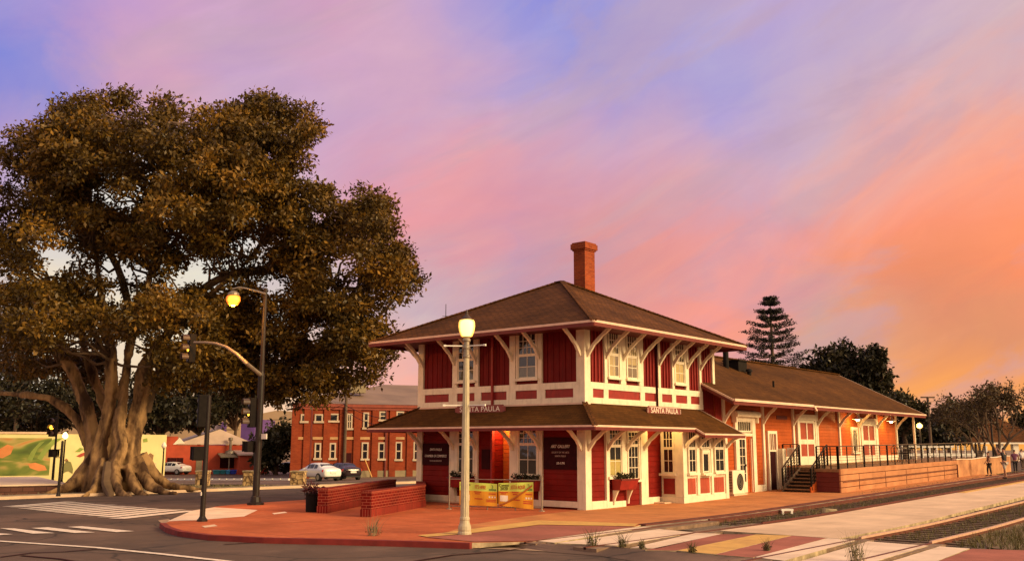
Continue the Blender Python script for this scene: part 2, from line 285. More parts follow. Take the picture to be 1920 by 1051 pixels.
M['brick_red'] = bricks('red_brick', (.15, .008, .005), (.10, .005, .004), (.30, .08, .05), .24, .085, .009)
M['warehouse'] = bricks('warehouse_brick', (.25, .044, .016), (.19, .028, .012), (.23, .075, .035), .28, .1, .008, .9, .2, .5, .25)
M['plaza'] = bricks('plaza_pavers', (.50, .128, .052), (.45, .110, .046), (.38, .11, .05), .20, .10, .005, .85, .2, .5, .22)
M['platform_tan'] = mat('tan_platform', (.52, .195, .062), .85, .22, .8, .1, 40)
M['plum'] = bricks('plum_pavers', (.36, .125, .095), (.32, .11, .085), (.27, .10, .07), .20, .10, .005, .85, .2)
M['yellow'] = mat('yellow_tactile', (.62, .36, .10), .8, .14, 3, .3, 60)
M['kerb_red'] = mat('red_kerb_paint', (.19, .017, .013), .7, .3, 2.5)
M['concrete'] = mat('pale_concrete', (.74, .56, .43), .85, .14, 1.1, .15, 30)
M['concrete2'] = mat('grey_concrete', (.68, .48, .33), .85, .16, .8, .15, 30)
M['concrete_dirty'] = mat('stained_concrete', (.42, .32, .2), .9, .4, 2.2, .3, 20, stain=(.12, .09, .05))
M['asphalt'] = mat('asphalt', (.115, .068, .050), .85, .35, .22, .35, 70, detail=8)
M['asphalt_old'] = mat('old_asphalt', (.17, .10, .072), .85, .25, .35, .35, 70, detail=8)
M['roadpaint'] = mat('worn_road_paint', (.82, .70, .60), .7, .12, 9, stain=(.56, .44, .36))
M['dirt'] = mat('dry_dirt', (.22, .14, .085), .95, .35, .6, .4, 12)
M['ballast'] = mat('ballast', (.16, .115, .085), .95, .75, 14, 1.0, 26, detail=6)
M['rust'] = mat('rusty_steel', (.12, .032, .020), .6, .3, 8, .1, 40, metal=.2)
M['maroon'] = mat('dark_maroon_kerb', (.105, .022, .016), .8, .3, 2)
M['railtop'] = mat('rail_head', (.52, .31, .22), .5, .15, 4)
M['timber'] = mat('old_sleeper', (.12, .075, .05), .9, .4, 5, .4, 20)
M['deckwood'] = boards('deck_timber', (.46, .205, .10), 3.4, 0, .8, .16, .01, .4)
M['deckfloor'] = boards('deck_planks', (.26, .14, .07), .14, 0, .8)
M['darkred'] = boards('dark_red_boards', (.15, .028, .022), .2, 1)
M['black_metal'] = mat('dark_painted_steel', (.010, .007, .006), .7, .3, 6, spec=.12)
M['brown_metal'] = mat('bronze_steel', (.060, .036, .028), .5, .25, 4)
M['pole_dark'] = mat('dark_pole_paint', (.018, .011, .009), .5, .3, 5, spec=.25)
M['galv'] = mat('galvanised_steel', (.26, .21, .16), .45, .2, 5, metal=.5)
M['lamp_shaft'] = mat('cream_lamp_paint', (.44, .37, .25), .5, .18, 5)
M['white'] = mat('white_paint', (.78, .72, .64), .5, .06, 3)
M['glass'] = glass('window_glass', .10)
M['glass_gold'] = glass('sunset_glass', .36)
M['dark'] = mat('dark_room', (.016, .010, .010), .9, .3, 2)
M['curtain'] = mat('blind_cloth', (.82, .60, .22), .8, .12, 6)
M['blind'] = mat('grey_blind', (.24, .19, .12), .8, .15, 6)
M['signboard'] = mat('maroon_signboard', (.20, .035, .03), .5, .15, 4)
M['signblack'] = mat('dark_signboard', (.034, .004, .005), .85, .3, 4, spec=.15)
M['letter'] = mat('cream_lettering', (.80, .70, .58), .6, .05, 4)
M['letter_dim'] = mat('faded_lettering', (.46, .33, .28), .7, .25, 12)
M['bark'] = mat('fig_bark', (.26, .152, .068), .9, .35, 1.3, .9, 5, coords='OBJ', stain=(.055, .025, .011), detail=8)
_rp = [n for n in M['bark'].node_tree.nodes if n.type == 'VALTORGB'][0]; _rp.color_ramp.elements[0].position = .41; _rp.color_ramp.elements[1].position = .60
_mp = M['bark'].node_tree.nodes.new('ShaderNodeMapping'); _mp.inputs['Scale'].default_value = (1, 1, .32); _co = [n for n in M['bark'].node_tree.nodes if n.type == 'TEX_COORD'][0]
M['bark'].node_tree.links.new(_co.outputs['Object'], _mp.inputs[0])
for _n in M['bark'].node_tree.nodes:
    if _n.type == 'TEX_NOISE': M['bark'].node_tree.links.new(_mp.outputs[0], _n.inputs['Vector'])
M['bark_dark'] = mat('dark_bark', (.10, .062, .04), .9, .3, 1.5, .5, 8, coords='OBJ')
M['twig'] = mat('twig_bark', (.13, .080, .048), .9, .3, 1.5, coords='OBJ')
M['leaf_fig'] = leafmat('fig_leaves', (.012, .007, .002), (.30, .148, .018), .18)  # near-black to gold noise puts shadow and highlight clumps into the leaf colour
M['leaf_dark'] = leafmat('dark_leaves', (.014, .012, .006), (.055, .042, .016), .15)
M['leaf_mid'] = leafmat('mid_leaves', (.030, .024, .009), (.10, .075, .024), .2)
M['leaf_dry'] = leafmat('dry_leaves', (.06, .032, .012), (.16, .09, .03), .25)
M['leaf_red'] = leafmat('red_leaves', (.08, .014, .016), (.20, .04, .035), .2)
M['needle'] = leafmat('pine_needles', (.016, .014, .010), (.045, .036, .020), .1)
M['grass'] = leafmat('grass_blades', (.10, .075, .02), (.26, .19, .06), .2)
M['straw'] = leafmat('straw_blades', (.30, .22, .09), (.50, .38, .18), .2)

def grime(m, scale, color, lo, hi, amount, detail=5):
    t = m.node_tree; co = t.nodes.new('ShaderNodeTexCoord'); mp = t.nodes.new('ShaderNodeMapping'); mp.inputs['Scale'].default_value = scale; t.links.new(co.outputs['UV'], mp.inputs[0])
    n = t.nodes.new('ShaderNodeTexNoise'); n.inputs['Scale'].default_value = 1; n.inputs['Detail'].default_value = detail; n.inputs['Roughness'].default_value = .62; t.links.new(mp.outputs[0], n.inputs['Vector'])
    r = t.nodes.new('ShaderNodeMapRange'); r.inputs['From Min'].default_value = lo; r.inputs['From Max'].default_value = hi; r.inputs['To Max'].default_value = amount; t.links.new(n.outputs['Fac'], r.inputs['Value']); mixin(m, r.outputs[0], color)
def cracks(m, scale, width, color, amount):
    t = m.node_tree; co = t.nodes.new('ShaderNodeTexCoord'); n = t.nodes.new('ShaderNodeTexNoise'); n.inputs['Scale'].default_value = scale * 2.2; n.inputs['Detail'].default_value = 4; t.links.new(co.outputs['UV'], n.inputs['Vector'])
    v = t.nodes.new('ShaderNodeVectorMath'); v.operation = 'MULTIPLY_ADD'; v.inputs[1].default_value = (.9 / scale * .5,) * 3; t.links.new(n.outputs['Color'], v.inputs[0]); t.links.new(co.outputs['UV'], v.inputs[2])
    o = t.nodes.new('ShaderNodeTexVoronoi'); o.feature = 'DISTANCE_TO_EDGE'; o.inputs['Scale'].default_value = scale; t.links.new(v.outputs[0], o.inputs['Vector'])
    r = t.nodes.new('ShaderNodeMapRange'); r.inputs['From Min'].default_value = 0; r.inputs['From Max'].default_value = width; r.inputs['To Min'].default_value = amount; r.inputs['To Max'].default_value = 0; t.links.new(o.outputs[0], r.inputs['Value']); mixin(m, r.outputs[0], color)
def joints(m, w, h, size, color, amount):
    t = m.node_tree; co = t.nodes.new('ShaderNodeTexCoord'); b = t.nodes.new('ShaderNodeTexBrick'); b.offset = 0; b.inputs['Scale'].default_value = 1; b.inputs['Brick Width'].default_value = w; b.inputs['Row Height'].default_value = h; b.inputs['Mortar Size'].default_value = size; t.links.new(co.outputs['UV'], b.inputs['Vector'])
    r = t.nodes.new('ShaderNodeMath'); r.operation = 'MULTIPLY'; r.inputs[1].default_value = amount; t.links.new(b.outputs['Fac'], r.inputs[0]); mixin(m, r.outputs[0], color)
for k_ in ('cream', 'red_paint', 'red_board', 'red_vert', 'freight_board', 'door_panel'):
    grime(M[k_], (9, .9, 1), (.22, .14, .07) if k_ == 'cream' else (.05, .012, .008), .54, .80, .40); grime(M[k_], (2.2, 1.6, 1), (.30, .20, .10) if k_ == 'cream' else (.28, .04, .02), .55, .8, .35)
for k_ in ('asphalt', 'asphalt_old'):
    grime(M[k_], (.16, .22, 1), (.045, .028, .022), .46, .60, .65); grime(M[k_], (.9, .9, 1), (.22, .14, .10), .56, .75, .5, 8); grime(M[k_], (2.4, .22, 1), (.05, .03, .024), .55, .72, .5); cracks(M[k_], .16, .012, (.018, .012, .010), .85)
grime(M['plaza'], (.35, .5, 1), (.30, .075, .03), .48, .68, .6); grime(M['plaza'], (1.6, 1.6, 1), (.62, .22, .11), .56, .75, .5, 7); joints(M['plaza'], 3.0, 3.0, .02, (.16, .05, .03), .8)
grime(M['platform_tan'], (.3, .5, 1), (.34, .11, .035), .47, .66, .6); grime(M['platform_tan'], (1.3, 1.3, 1), (.62, .30, .12), .56, .75, .4, 7); joints(M['platform_tan'], 3.2, 3.2, .018, (.20, .07, .03), .7)
grime(M['concrete2'], (.35, .12, 1), (.40, .27, .18), .48, .70, .6); grime(M['concrete2'], (2.5, 2.5, 1), (.34, .23, .15), .6, .8, .5, 8); joints(M['concrete2'], 20, 4.2, .014, (.28, .18, .12), .8)
grime(M['concrete'], (.8, .8, 1), (.46, .32, .23), .5, .7, .6, 7); grime(M['gutter'], (.5, .5, 1), (.18, .11, .08), .48, .68, .6, 7) if 'gutter' in M else None
grime(M['warehouse'], (.25, .12, 1), (.16, .03, .012), .46, .68, .7); grime(M['deckwood'], (.8, 3.0, 1), (.28, .10, .04), .5, .7, .6); grime(M['plum'], (1, 1, 1), (.24, .10, .08), .5, .7, .6); grime(M['yellow'], (1.3, 1.3, 1), (.40, .20, .08), .5, .72, .6, 7)
# ------------------------------------------------------------------ mesh helpers
class MB:
    def __init__(s, frame=None): s.v = []; s.f = []; s.mi = []; s.M = frame; s.cur = 0
    def add(s, vs, fs):
        o = len(s.v)
        for p in vs:
            p = Vector(p); s.v.append(tuple(s.M @ p) if s.M is not None else tuple(p))
        for f in fs: s.f.append(tuple(o + i for i in f)); s.mi.append(s.cur)
        return s
    def box(s, x0, x1, y0, y1, z0, z1):
        v = [(x0, y0, z0), (x1, y0, z0), (x1, y1, z0), (x0, y1, z0), (x0, y0, z1), (x1, y0, z1), (x1, y1, z1), (x0, y1, z1)]
        return s.add(v, [(3, 2, 1, 0), (4, 5, 6, 7), (0, 1, 5, 4), (1, 2, 6, 5), (2, 3, 7, 6), (3, 0, 4, 7)])
    def hexa(s, v): return s.add(v, [(3, 2, 1, 0), (4, 5, 6, 7), (0, 1, 5, 4), (1, 2, 6, 5), (2, 3, 7, 6), (3, 0, 4, 7)])
    def bar(s, a, b, w, h, up=(0, 0, 1)):
        a = Vector(a); b = Vector(b); d = (b - a).normalized(); r = d.cross(Vector(up))
        if r.length < 1e-4: r = d.cross(Vector((1, 0, 0)))
        r.normalize(); u = r.cross(d); r *= w / 2; u *= h / 2
        return s.hexa([a - r - u, a + r - u, b + r - u, b - r - u, a - r + u, a + r + u, b + r + u, b - r + u])
    def prism(s, prof, axis, a, b):
        """prof: list of 2D points in the other two axes, extruded on axis from a to b"""
        def p3(p, t): q = [0, 0, 0]; o = [i for i in range(3) if i != axis]; q[o[0]] = p[0]; q[o[1]] = p[1]; q[axis] = t; return q
        n = len(prof); v = [p3(p, a) for p in prof] + [p3(p, b) for p in prof]
        f = [tuple(range(n)), tuple(range(2 * n - 1, n - 1, -1))] + [(i, i + n, (i + 1) % n + n, (i + 1) % n) for i in range(n)]
        return s.add(v, f)
    def tube(s, path, rad, seg=8, cap=True, flute=None):
        P = [Vector(p) for p in path]; n = len(P)
        if not hasattr(rad, '__len__'): rad = [rad] * n
        v = []; prev = None
        for i, p in enumerate(P):
            d = (P[min(i + 1, n - 1)] - P[max(i - 1, 0)]).normalized()
            if prev is None:
                r = d.cross(Vector((0, 0, 1)));
                if r.length < .05: r = d.cross(Vector((0, 1, 0)))
            else: r = prev - d * prev.dot(d)
            r.normalize(); prev = r; u = d.cross(r)
            for k in range(seg):
                a = 2 * math.pi * k / seg; R = rad[i] * (flute(a, i / max(1, n - 1)) if flute else 1)
                v.append(p + (r * math.cos(a) + u * math.sin(a)) * R)
        f = []
        for i in range(n - 1):
            for k in range(seg): f.append((i * seg + k, i * seg + (k + 1) % seg, (i + 1) * seg + (k + 1) % seg, (i + 1) * seg + k))
        if cap: f.append(tuple(range(seg - 1, -1, -1))); f.append(tuple((n - 1) * seg + k for k in range(seg)))
        return s.add(v, f)
    def lathe(s, c, prof, seg=16, flute=None):
        """prof: (radius, z) from bottom to top about the vertical through c"""
        v = []; n = len(prof)
        for i, (r, z) in enumerate(prof):
            for k in range(seg):
                a = 2 * math.pi * k / seg; R = r * (flute(a) if flute else 1)
                v.append((c[0] + R * math.cos(a), c[1] + R * math.sin(a), c[2] + z))
        f = [(i * seg + k, i * seg + (k + 1) % seg, (i + 1) * seg + (k + 1) % seg, (i + 1) * seg + k) for i in range(n - 1) for k in range(seg)]
        f += [tuple(range(seg - 1, -1, -1)), tuple((n - 1) * seg + k for k in range(seg))]
        return s.add(v, f)
    def slab(s, quad, t):
        """planar polygon given by its top corners, t thick downwards"""
        n = len(quad); q = [Vector(p) for p in quad]; nn = (q[1] - q[0]).cross(q[-1] - q[0]).normalized()
        if nn.z < 0: nn = -nn
        v = q + [p - nn * t for p in q]
        return s.add(v, [tuple(range(n)), tuple(range(2 * n - 1, n - 1, -1))] + [(i, i + n, (i + 1) % n + n, (i + 1) % n) for i in range(n)])
    def build(s, name, material, parent=None, smooth=False, loc=None, bevel=0, recalc=True):
        me = bpy.data.meshes.new(name)
        off = Vector(loc) if loc is not None else Vector((0, 0, 0))
        base = wloc(parent) + off
        me.from_pydata([tuple(Vector(p) - base) for p in s.v], [], s.f)
        if recalc:
            bm = bmesh.new(); bm.from_mesh(me); bmesh.ops.recalc_face_normals(bm, faces=bm.faces); bm.to_mesh(me); bm.free()
        for m_ in (material if isinstance(material, (list, tuple)) else [material]): me.materials.append(m_)
        if any(s.mi): me.polygons.foreach_set('material_index', s.mi)
        if smooth: me.polygons.foreach_set('use_smooth', [True] * len(me.polygons))
        o = bpy.data.objects.new(name, me); COL.objects.link(o)
        if parent is not None: o.parent = parent
        o.location = off
        uvbox(me, base)
        if smooth == 'auto':
            me.polygons.foreach_set('use_smooth', [False] * len(me.polygons))
        if bevel:
            b = o.modifiers.new('bevel', 'BEVEL'); b.width = bevel; b.segments = 2; b.limit_method = 'ANGLE'
        return o
def wloc(o):
    v = Vector((0, 0, 0))
    while o is not None: v += o.location; o = o.parent
    return v
def uvbox(me, base):
    """UVs in metres on each face's own plane: u level, v up the slope"""
    uv = me.uv_layers.new(name='UVMap').data; vs = me.vertices; bx, by, bz = base
    for p in me.polygons:
        n = p.normal
        if abs(n.z) > .97: t = (1, 0, 0); b = (0, 1, 0)
        else:
            l = math.hypot(n.x, n.y) or 1; t = (-n.y / l, n.x / l, 0); b = (n.y * 0 - n.z * t[1], n.z * t[0], n.x * t[1] - n.y * t[0])
        for li in p.loop_indices:
            c = vs[me.loops[li].vertex_index].co; x, y, z = c.x + bx, c.y + by, c.z + bz
            uv[li].uv = (x * t[0] + y * t[1], x * b[0] + y * b[1] + z * b[2])
def thing(name, label, cat, loc=(0, 0, 0), group=None):
    o = bpy.data.objects.new(name, None); COL.objects.link(o); o.location = loc; o.empty_display_size = .2
    return tag(o, label, cat, group)
def tag(o, label, cat, group=None):
    o['label'] = label; o['category'] = cat
    if group: o['group'] = group
    return o
def struct(o, label=None, cat=None, kind='structure'):
    o['kind'] = kind
    o['label'] = label or o.name.replace('_', ' '); o['category'] = cat or o.name.split('.')[0].replace('_', ' ')
    return o
def frame(o, u, n): # wall frame: (u along the wall, n outwards, z up)
    u = Vector(u).normalized(); n = Vector(n).normalized()
    return Matrix(((u.x, n.x, 0, o[0]), (u.y, n.y, 0, o[1]), (u.z, n.z, 1, o[2]), (0, 0, 0, 1)))
def text(s, size, frm, u, z, n, material, parent, align='CENTER', shear=0, sx=1.0, ext=.004, name='lettering'):
    c = bpy.data.curves.new('txt', 'FONT'); c.body = s; c.size = size; c.align_x = align; c.align_y = 'CENTER'; c.extrude = ext; c.shear = shear; c.space_character = 1.05
    t = bpy.data.objects.new('txt', c); COL.objects.link(t); bpy.context.view_layer.update()
    me = bpy.data.meshes.new_from_object(t.evaluated_get(bpy.context.evaluated_depsgraph_get()))
    bpy.data.objects.remove(t); bpy.data.curves.remove(c)
    mb = MB(frm); vs = [(v.co.x * sx + u, n + v.co.z, v.co.y + z) for v in me.vertices]
    mb.add(vs, [tuple(p.vertices) for p in me.polygons]); bpy.data.meshes.remove(me)
    return mb if parent is None else mb.build(name, material, parent)
def append(mb, other):
    o = len(mb.v); mb.v += other.v; mb.f += [tuple(i + o for i in f) for f in other.f]; mb.mi += [mb.cur] * len(other.f)
def sheet(name, poly, dz, material, cell=1.2, skirt=0.0, label=None, cat=None, parent=None, kind='structure'):
    """a ground sheet following the terrain, dz above it; skirt gives it real edge faces"""
    bm = bmesh.new(); vs = [bm.verts.new((p[0], p[1], 0)) for p in poly]; f = bm.faces.new(vs)
    f.normal_update()
    if f.normal.z < 0: f.normal_flip()
    bmesh.ops.triangulate(bm, faces=bm.faces[:])
    xs = [p[0] for p in poly]; ys = [p[1] for p in poly]
    for ax, lo, hi in ((0, min(xs), max(xs)), (1, min(ys), max(ys))):
        t = math.ceil(lo / cell) * cell
        while t < hi:
            co = (t, 0, 0) if ax == 0 else (0, t, 0); no = (1, 0, 0) if ax == 0 else (0, 1, 0)
            bmesh.ops.bisect_plane(bm, geom=bm.verts[:] + bm.edges[:] + bm.faces[:], plane_co=co, plane_no=no, dist=1e-5); t += cell
    bmesh.ops.remove_doubles(bm, verts=bm.verts[:], dist=1e-4)
    for v in bm.verts: v.co.z = gz(v.co.x, v.co.y) + dz
    if skirt > 0:
        be = [e for e in bm.edges if e.is_boundary]
        r = bmesh.ops.extrude_edge_only(bm, edges=be)
        for g in r['geom']:
            if isinstance(g, bmesh.types.BMVert): g.co.z -= skirt
    bmesh.ops.recalc_face_normals(bm, faces=bm.faces[:])
    if sum(f.normal.z * f.calc_area() for f in bm.faces) < 0:
        bmesh.ops.reverse_faces(bm, faces=bm.faces[:])
    if skirt > 0:
        for f in bm.faces:
            if abs(f.normal.z) < .3: f.material_index = 1
    me = bpy.data.meshes.new(name); bm.to_mesh(me); bm.free(); me.materials.append(material)
    if skirt > 0: me.materials.append(M['concrete_dirty'])
    o = bpy.data.objects.new(name, me); COL.objects.link(o); uvbox(me, (0, 0, 0))
    if kind: struct(o, label, cat, kind)
    return o
def gp(pts, dz=0.): return [tuple(G(x, y, dz)) for x, y in pts]
def lamp_light(name, loc, e, col, r=.08, parent=None):
    l = bpy.data.lights.new(name, 'POINT'); l.energy = e; l.color = col; l.shadow_soft_size = r
    o = bpy.data.objects.new(name, l); COL.objects.link(o)
    if parent is not None: o.parent = parent
    o.location = Vector(loc) - wloc(parent); return o
exec_parts = []
# ------------------------------------------------------------------ ground, road, plaza, tracks
sheet('ground_far', [(-900, -500), (900, -500), (900, 1500), (-900, 1500)], -2.2, M['dirt'], 60, label='distant ground', cat='ground')
sheet('ground', [(-160, -70), (70, -70), (70, 170), (-160, 170)], -.19, M['dirt'], 3.2)
RZ = -.12
KX = -31.5
sheet('road', [(KX, -70), (60, -70), (60, -3), (4, -3), (4, 150), (KX, 150)], RZ, M['asphalt'], 2.4)
# a lighter worn band of older asphalt runs along the front of the plaza
M['gutter'] = mat('gutter_concrete', (.36, .235, .155), .9, .25, 1.4, .3, 40)
sheet('gutter_strip', gp([(296, 975), (318, 992), (400, 1008), (520, 1016), (700, 1022), (900, 1027), (1080, 1036), (1250, 1047), (1262, 1040), (1100, 1022), (1005, 1014), (880, 1013), (700, 1008), (500, 1002), (400, 998), (340, 985), (316, 972)], RZ), RZ + .012, M['gutter'], 1.2)
ap = gp([(880, 1016.5), (940, 1016.5), (1000, 1015.5), (1042, 1018), (1158, 1023), (1212, 1029), (1268, 1032.5), (1340, 1039.5), (1412, 1045.5), (1470, 1052), (1625, 1058), (1750, 1058), (1990, 1066)])
lo = gp([(870, 1020), (940, 1024), (990, 1028), (1030, 1034), (1130, 1042), (1180, 1050), (1230, 1058), (1300, 1066), (1370, 1074), (1430, 1082), (1590, 1090), (1730, 1092), (1990, 1100)], RZ)
rz = [-.13, -.06] + [-.006] * 11
mb = MB(); v = []
for (p, q, z) in zip(ap, lo, rz):
    for i in range(4): e = Vector(p).lerp(Vector(q), i / 3); h = (z * (1 - i / 3) + (RZ + .008) * (i / 3)); v.append((e.x, e.y, gz(e.x, e.y) + h))
mb.add(v, [(4 * i + k, 4 * i + k + 1, 4 * i + 5 + k, 4 * i + 4 + k) for i in range(len(ap) - 1) for k in range(3)])
o = mb.build('road_apron', M['asphalt_old'], recalc=False); struct(o, 'asphalt apron rising to the crossing', 'road')
if o.data.polygons[0].normal.z < 0: o.data.flip_normals()
# raised brick plaza with its red kerb
kerb_px = [(311, 979), (322, 987), (345, 994), (400, 1001), (500, 1006), (640, 1009), (760, 1012), (885, 1016)]
KF = gp(kerb_px)
BACK = gp([(345, 965), (405, 948), (470, 942)]) + [(-13.0, 1.0), (-13.0, 34), (-2, 34), (4.5, 34), (4.5, -3.6)]
AP = gp([(1182, 988), (1000, 1014)])
sheet('plaza', KF + AP[::-1] + BACK[::-1], 0, M['plaza'], 1.2, skirt=.14)
def offs(P, d):
    o = []
    for i, p in enumerate(P):
        a = Vector(P[max(i - 1, 0)]); b = Vector(P[min(i + 1, len(P) - 1)]); t = (b - a); n = Vector((t.y, -t.x, 0)).normalized()
        o.append((p[0] + n.x * d, p[1] + n.y * d))
    return o
KP = [tuple(p) for p in gp([(322, 968)])] + KF
mb = MB(); ring = []
A_, B_ = offs(KF, .16), offs(KF, 0)
for i in range(len(KF)):
    za, zb = gz(*A_[i]), gz(*B_[i])
    ring.append([(A_[i][0], A_[i][1], za - .16), (A_[i][0], A_[i][1], za + .006), (B_[i][0], B_[i][1], zb + .006), (B_[i][0], B_[i][1], zb - .16)])
mb.add([p for r in ring for p in r], [(4 * i + k, 4 * i + (k + 1) % 4, 4 * i + 4 + (k + 1) % 4, 4 * i + 4 + k) for i in range(len(ring) - 1) for k in range(4)] + [(0, 1, 2, 3), tuple(4 * len(ring) - 4 + k for k in (3, 2, 1, 0))])
struct(mb.build('kerb', M['kerb_red']), 'red painted kerb round the plaza', 'kerb')
# pale ramp at the corner, plaza details
sheet('kerb_ramp', gp([(314, 976), (361, 956), (401, 950), (483, 955), (458, 967), (370, 974)]), .006, M['concrete'], 1.2, label='pale concrete kerb ramp', cat='pavement')
sheet('utility_cover', gp([(510, 961), (534, 958), (539, 960), (514, 963)]), .006, M['concrete'], 3, label='pale utility cover in the plaza', cat='cover')
sheet('utility_cover', gp([(378, 985), (402, 982), (408, 985), (384, 988)]), .006, M['concrete2'], 3, label='small cover near the kerb corner', cat='cover')
# tan platform strip in front of the depot and along the track
TE = gp([(1190, 983), (1008, 976.5), (830, 1000)])
sheet('platform', [(1.2, -7.0), (.3, -3.4), (-.1, -.6), (.05, 34), (4.45, 34)] + [(4.45, -3.4)] + [TE[0], TE[1], TE[2]], .008, M['platform_tan'], 1.0)
sheet('tactile_strip', gp([(783, 1003), (830, 998.5), (920, 986.5), (1008, 975), (1100, 977.5), (1197, 981.5), (1190, 986), (1100, 984.5), (1012, 983), (925, 994), (865, 1001), (800, 1006)]), .016, M['yellow'], 1.0, label='yellow tactile strip', cat='tactile strip')
sheet('paver_triangle', gp([(800, 1006.5), (865, 1001.5), (925, 994.5), (1012, 983.5), (1100, 985), (1190, 986.6), (1000, 1013), (890, 1015)]), .012, M['plum'], 1.0, label='plum pavers in front of the yellow strip', cat='pavement')
def along(name, x0, x1, y0, y1, dz, h, m, label, cat, kind='structure', parent=None, step=1.2):
    """long bar following the terrain along the tracks (top at dz, h high)"""
    n = max(2, int((y1 - y0) / step)); mb = MB(); v = []; f = []
    for i in range(n + 1):
        y = y0 + (y1 - y0) * i / n; z = gz((x0 + x1) / 2, y) + dz
        v += [(x0, y, z - h), (x1, y, z - h), (x1, y, z), (x0, y, z)]
    for i in range(n):
        for k in range(4): f.append((4 * i + k, 4 * i + (k + 1) % 4, 4 * i + 4 + (k + 1) % 4, 4 * i + 4 + k))
    f += [(0, 3, 2, 1), tuple(4 * n + k for k in (0, 1, 2, 3))]
    o = mb.add(v, f).build(name, m, parent)
    if kind: struct(o, label, cat, kind)
    return o
along('platform_kerb', 4.45, 4.68, -3.7, 95, .02, .3, M['maroon'], 'brown kerb along the platform edge', 'kerb')
along('concrete_strip', 4.68, 4.98, -4.6, 95, -.02, .2, M['concrete_dirty'], 'pale strip between kerb and rail', 'pavement')
sheet('ballast', [(4.7, -3.2), (22, -4.6), (60, 2), (60, 120), (4.7, 120)], -.10, M['ballast'], 1.6, kind='stuff')
# crossing panels (concrete, plum and yellow strips)
sheet('crossing_header', gp([(1000, 1012), (1180, 988), (1222, 986), (1040, 1016)]), .004, M['concrete'], 1.0, skirt=.12, label='white concrete header of the crossing', cat='crossing panel')
sheet('crossing_panel', gp([(1044, 1017), (1236, 990.5), (1302, 997), (1158, 1021.5)]), .004, M['concrete'], 1.0, skirt=.12, label='concrete panel between the rails', cat='crossing panel')
sheet('crossing_strip', gp([(1182, 1026), (1306, 997.6), (1352, 999.5), (1232, 1027)]), .004, M['concrete'], 1.0, skirt=.12, label='narrow concrete strip beside the rail', cat='crossing panel')
sheet('crossing_pavers', gp([(1210, 1030), (1352, 1000), (1418, 1000.6), (1268, 1031)]), .004, M['plum'], 1.0, skirt=.12, label='plum pavers beside the crossing rail', cat='pavement')
sheet('crossing_tactile', gp([(1270, 1031), (1419, 1000.8), (1484, 1003), (1340, 1038)]), .006, M['yellow'], 1.0, skirt=.12, label='yellow tactile strip across the crossing', cat='tactile strip')
sheet('crossing_pavers', gp([(1341, 1038.3), (1485, 1003), (1552, 1007), (1412, 1044)]), .004, M['plum'], 1.0, skirt=.12, label='plum pavers beside the concrete panel', cat='pavement')
sheet('crossing_panel', gp([(1415, 1043), (1553, 1007.4), (1604, 1012), (1470, 1050)]), .004, M['concrete'], 1.0, skirt=.12, label='concrete panel by the near track', cat='crossing panel')
sheet('crossing_panel', gp([(1490, 1054), (1627, 1013.6), (1741, 1021.6), (1625, 1056)]), .004, M['concrete'], 1.0, skirt=.12, label='concrete panel between the near rails', cat='crossing panel')
sheet('crossing_panel', gp([(1655, 1056), (1762, 1023), (1818, 1027), (1748, 1054)]), .004, M['concrete'], 1.0, skirt=.12, label='concrete panel outside the near rail', cat='crossing panel')
sheet('crossing_pavers', gp([(1750, 1054), (1822, 1027.4), (1935, 1031), (1980, 1060)]), .004, M['plum'], 1.0, skirt=.12, label='plum pavers at the right edge', cat='pavement')
# concrete platform between the two tracks
e0, e1 = G(1400, 998), G(1573, 1009)
sheet('island_platform', [(7.02, e0[1] + .1), (7.02, 110), (9.55, 110), (9.72, 15), (e1[0], e1[1])], .01, M['concrete2'], 1.0, skirt=.3, label='concrete platform between the tracks', cat='platform')
along('platform_edge_line', 7.06, 7.34, 16, 70, .022, .01, M['yellow'], 'yellow line along the island platform', 'marking')
sheet('grass_verge', gp([(1835, 985), (1925, 962), (1990, 1000), (1930, 1030), (1850, 1018)]), -.07, M['dirt'], 1.0, label='rough verge beside the near track', cat='verge')
# road markings
def stripe(mb, p, q, w, dz):
    a = Vector(G(*p, RZ)); b = Vector(G(*q, RZ)); t = (b - a).normalized(); n = Vector((-t.y, t.x, 0)) * w / 2; m_ = 8; o = len(mb.v)
    for i in range(m_ + 1):
        c = a.lerp(b, i / m_)
        for s in (1, -1): e = c + n * s; mb.v.append((e.x, e.y, gz(e.x, e.y) + RZ + dz))
    for i in range(m_): mb.f.append((o + 2 * i, o + 2 * i + 1, o + 2 * i + 3, o + 2 * i + 2)); mb.mi.append(0)
cl = [(60, 187), (110, 192), (175, 202), (240, 210), (300, 218), (370, 224), (435, 232), (505, 240), (590, 248), (670, 256), (755, 265), (840, 275)]
crr = [(505, 152), (565, 157), (640, 163), (715, 170), (800, 175), (860, 183), (935, 187), (1015, 193), (1100, 200), (1185, 207), (1285, 210), (1380, 218)]
mb = MB()
for (a, b), (c, d) in zip(cl, crr): stripe(mb, (a / 3.84, 900 + b / 3.84), (c / 3.84, 900 + d / 3.84), .58, .016)
struct(mb.build('crosswalk_markings', M['roadpaint'], recalc=False), 'white bars of the far crosswalk', 'crosswalk')
mb = MB()
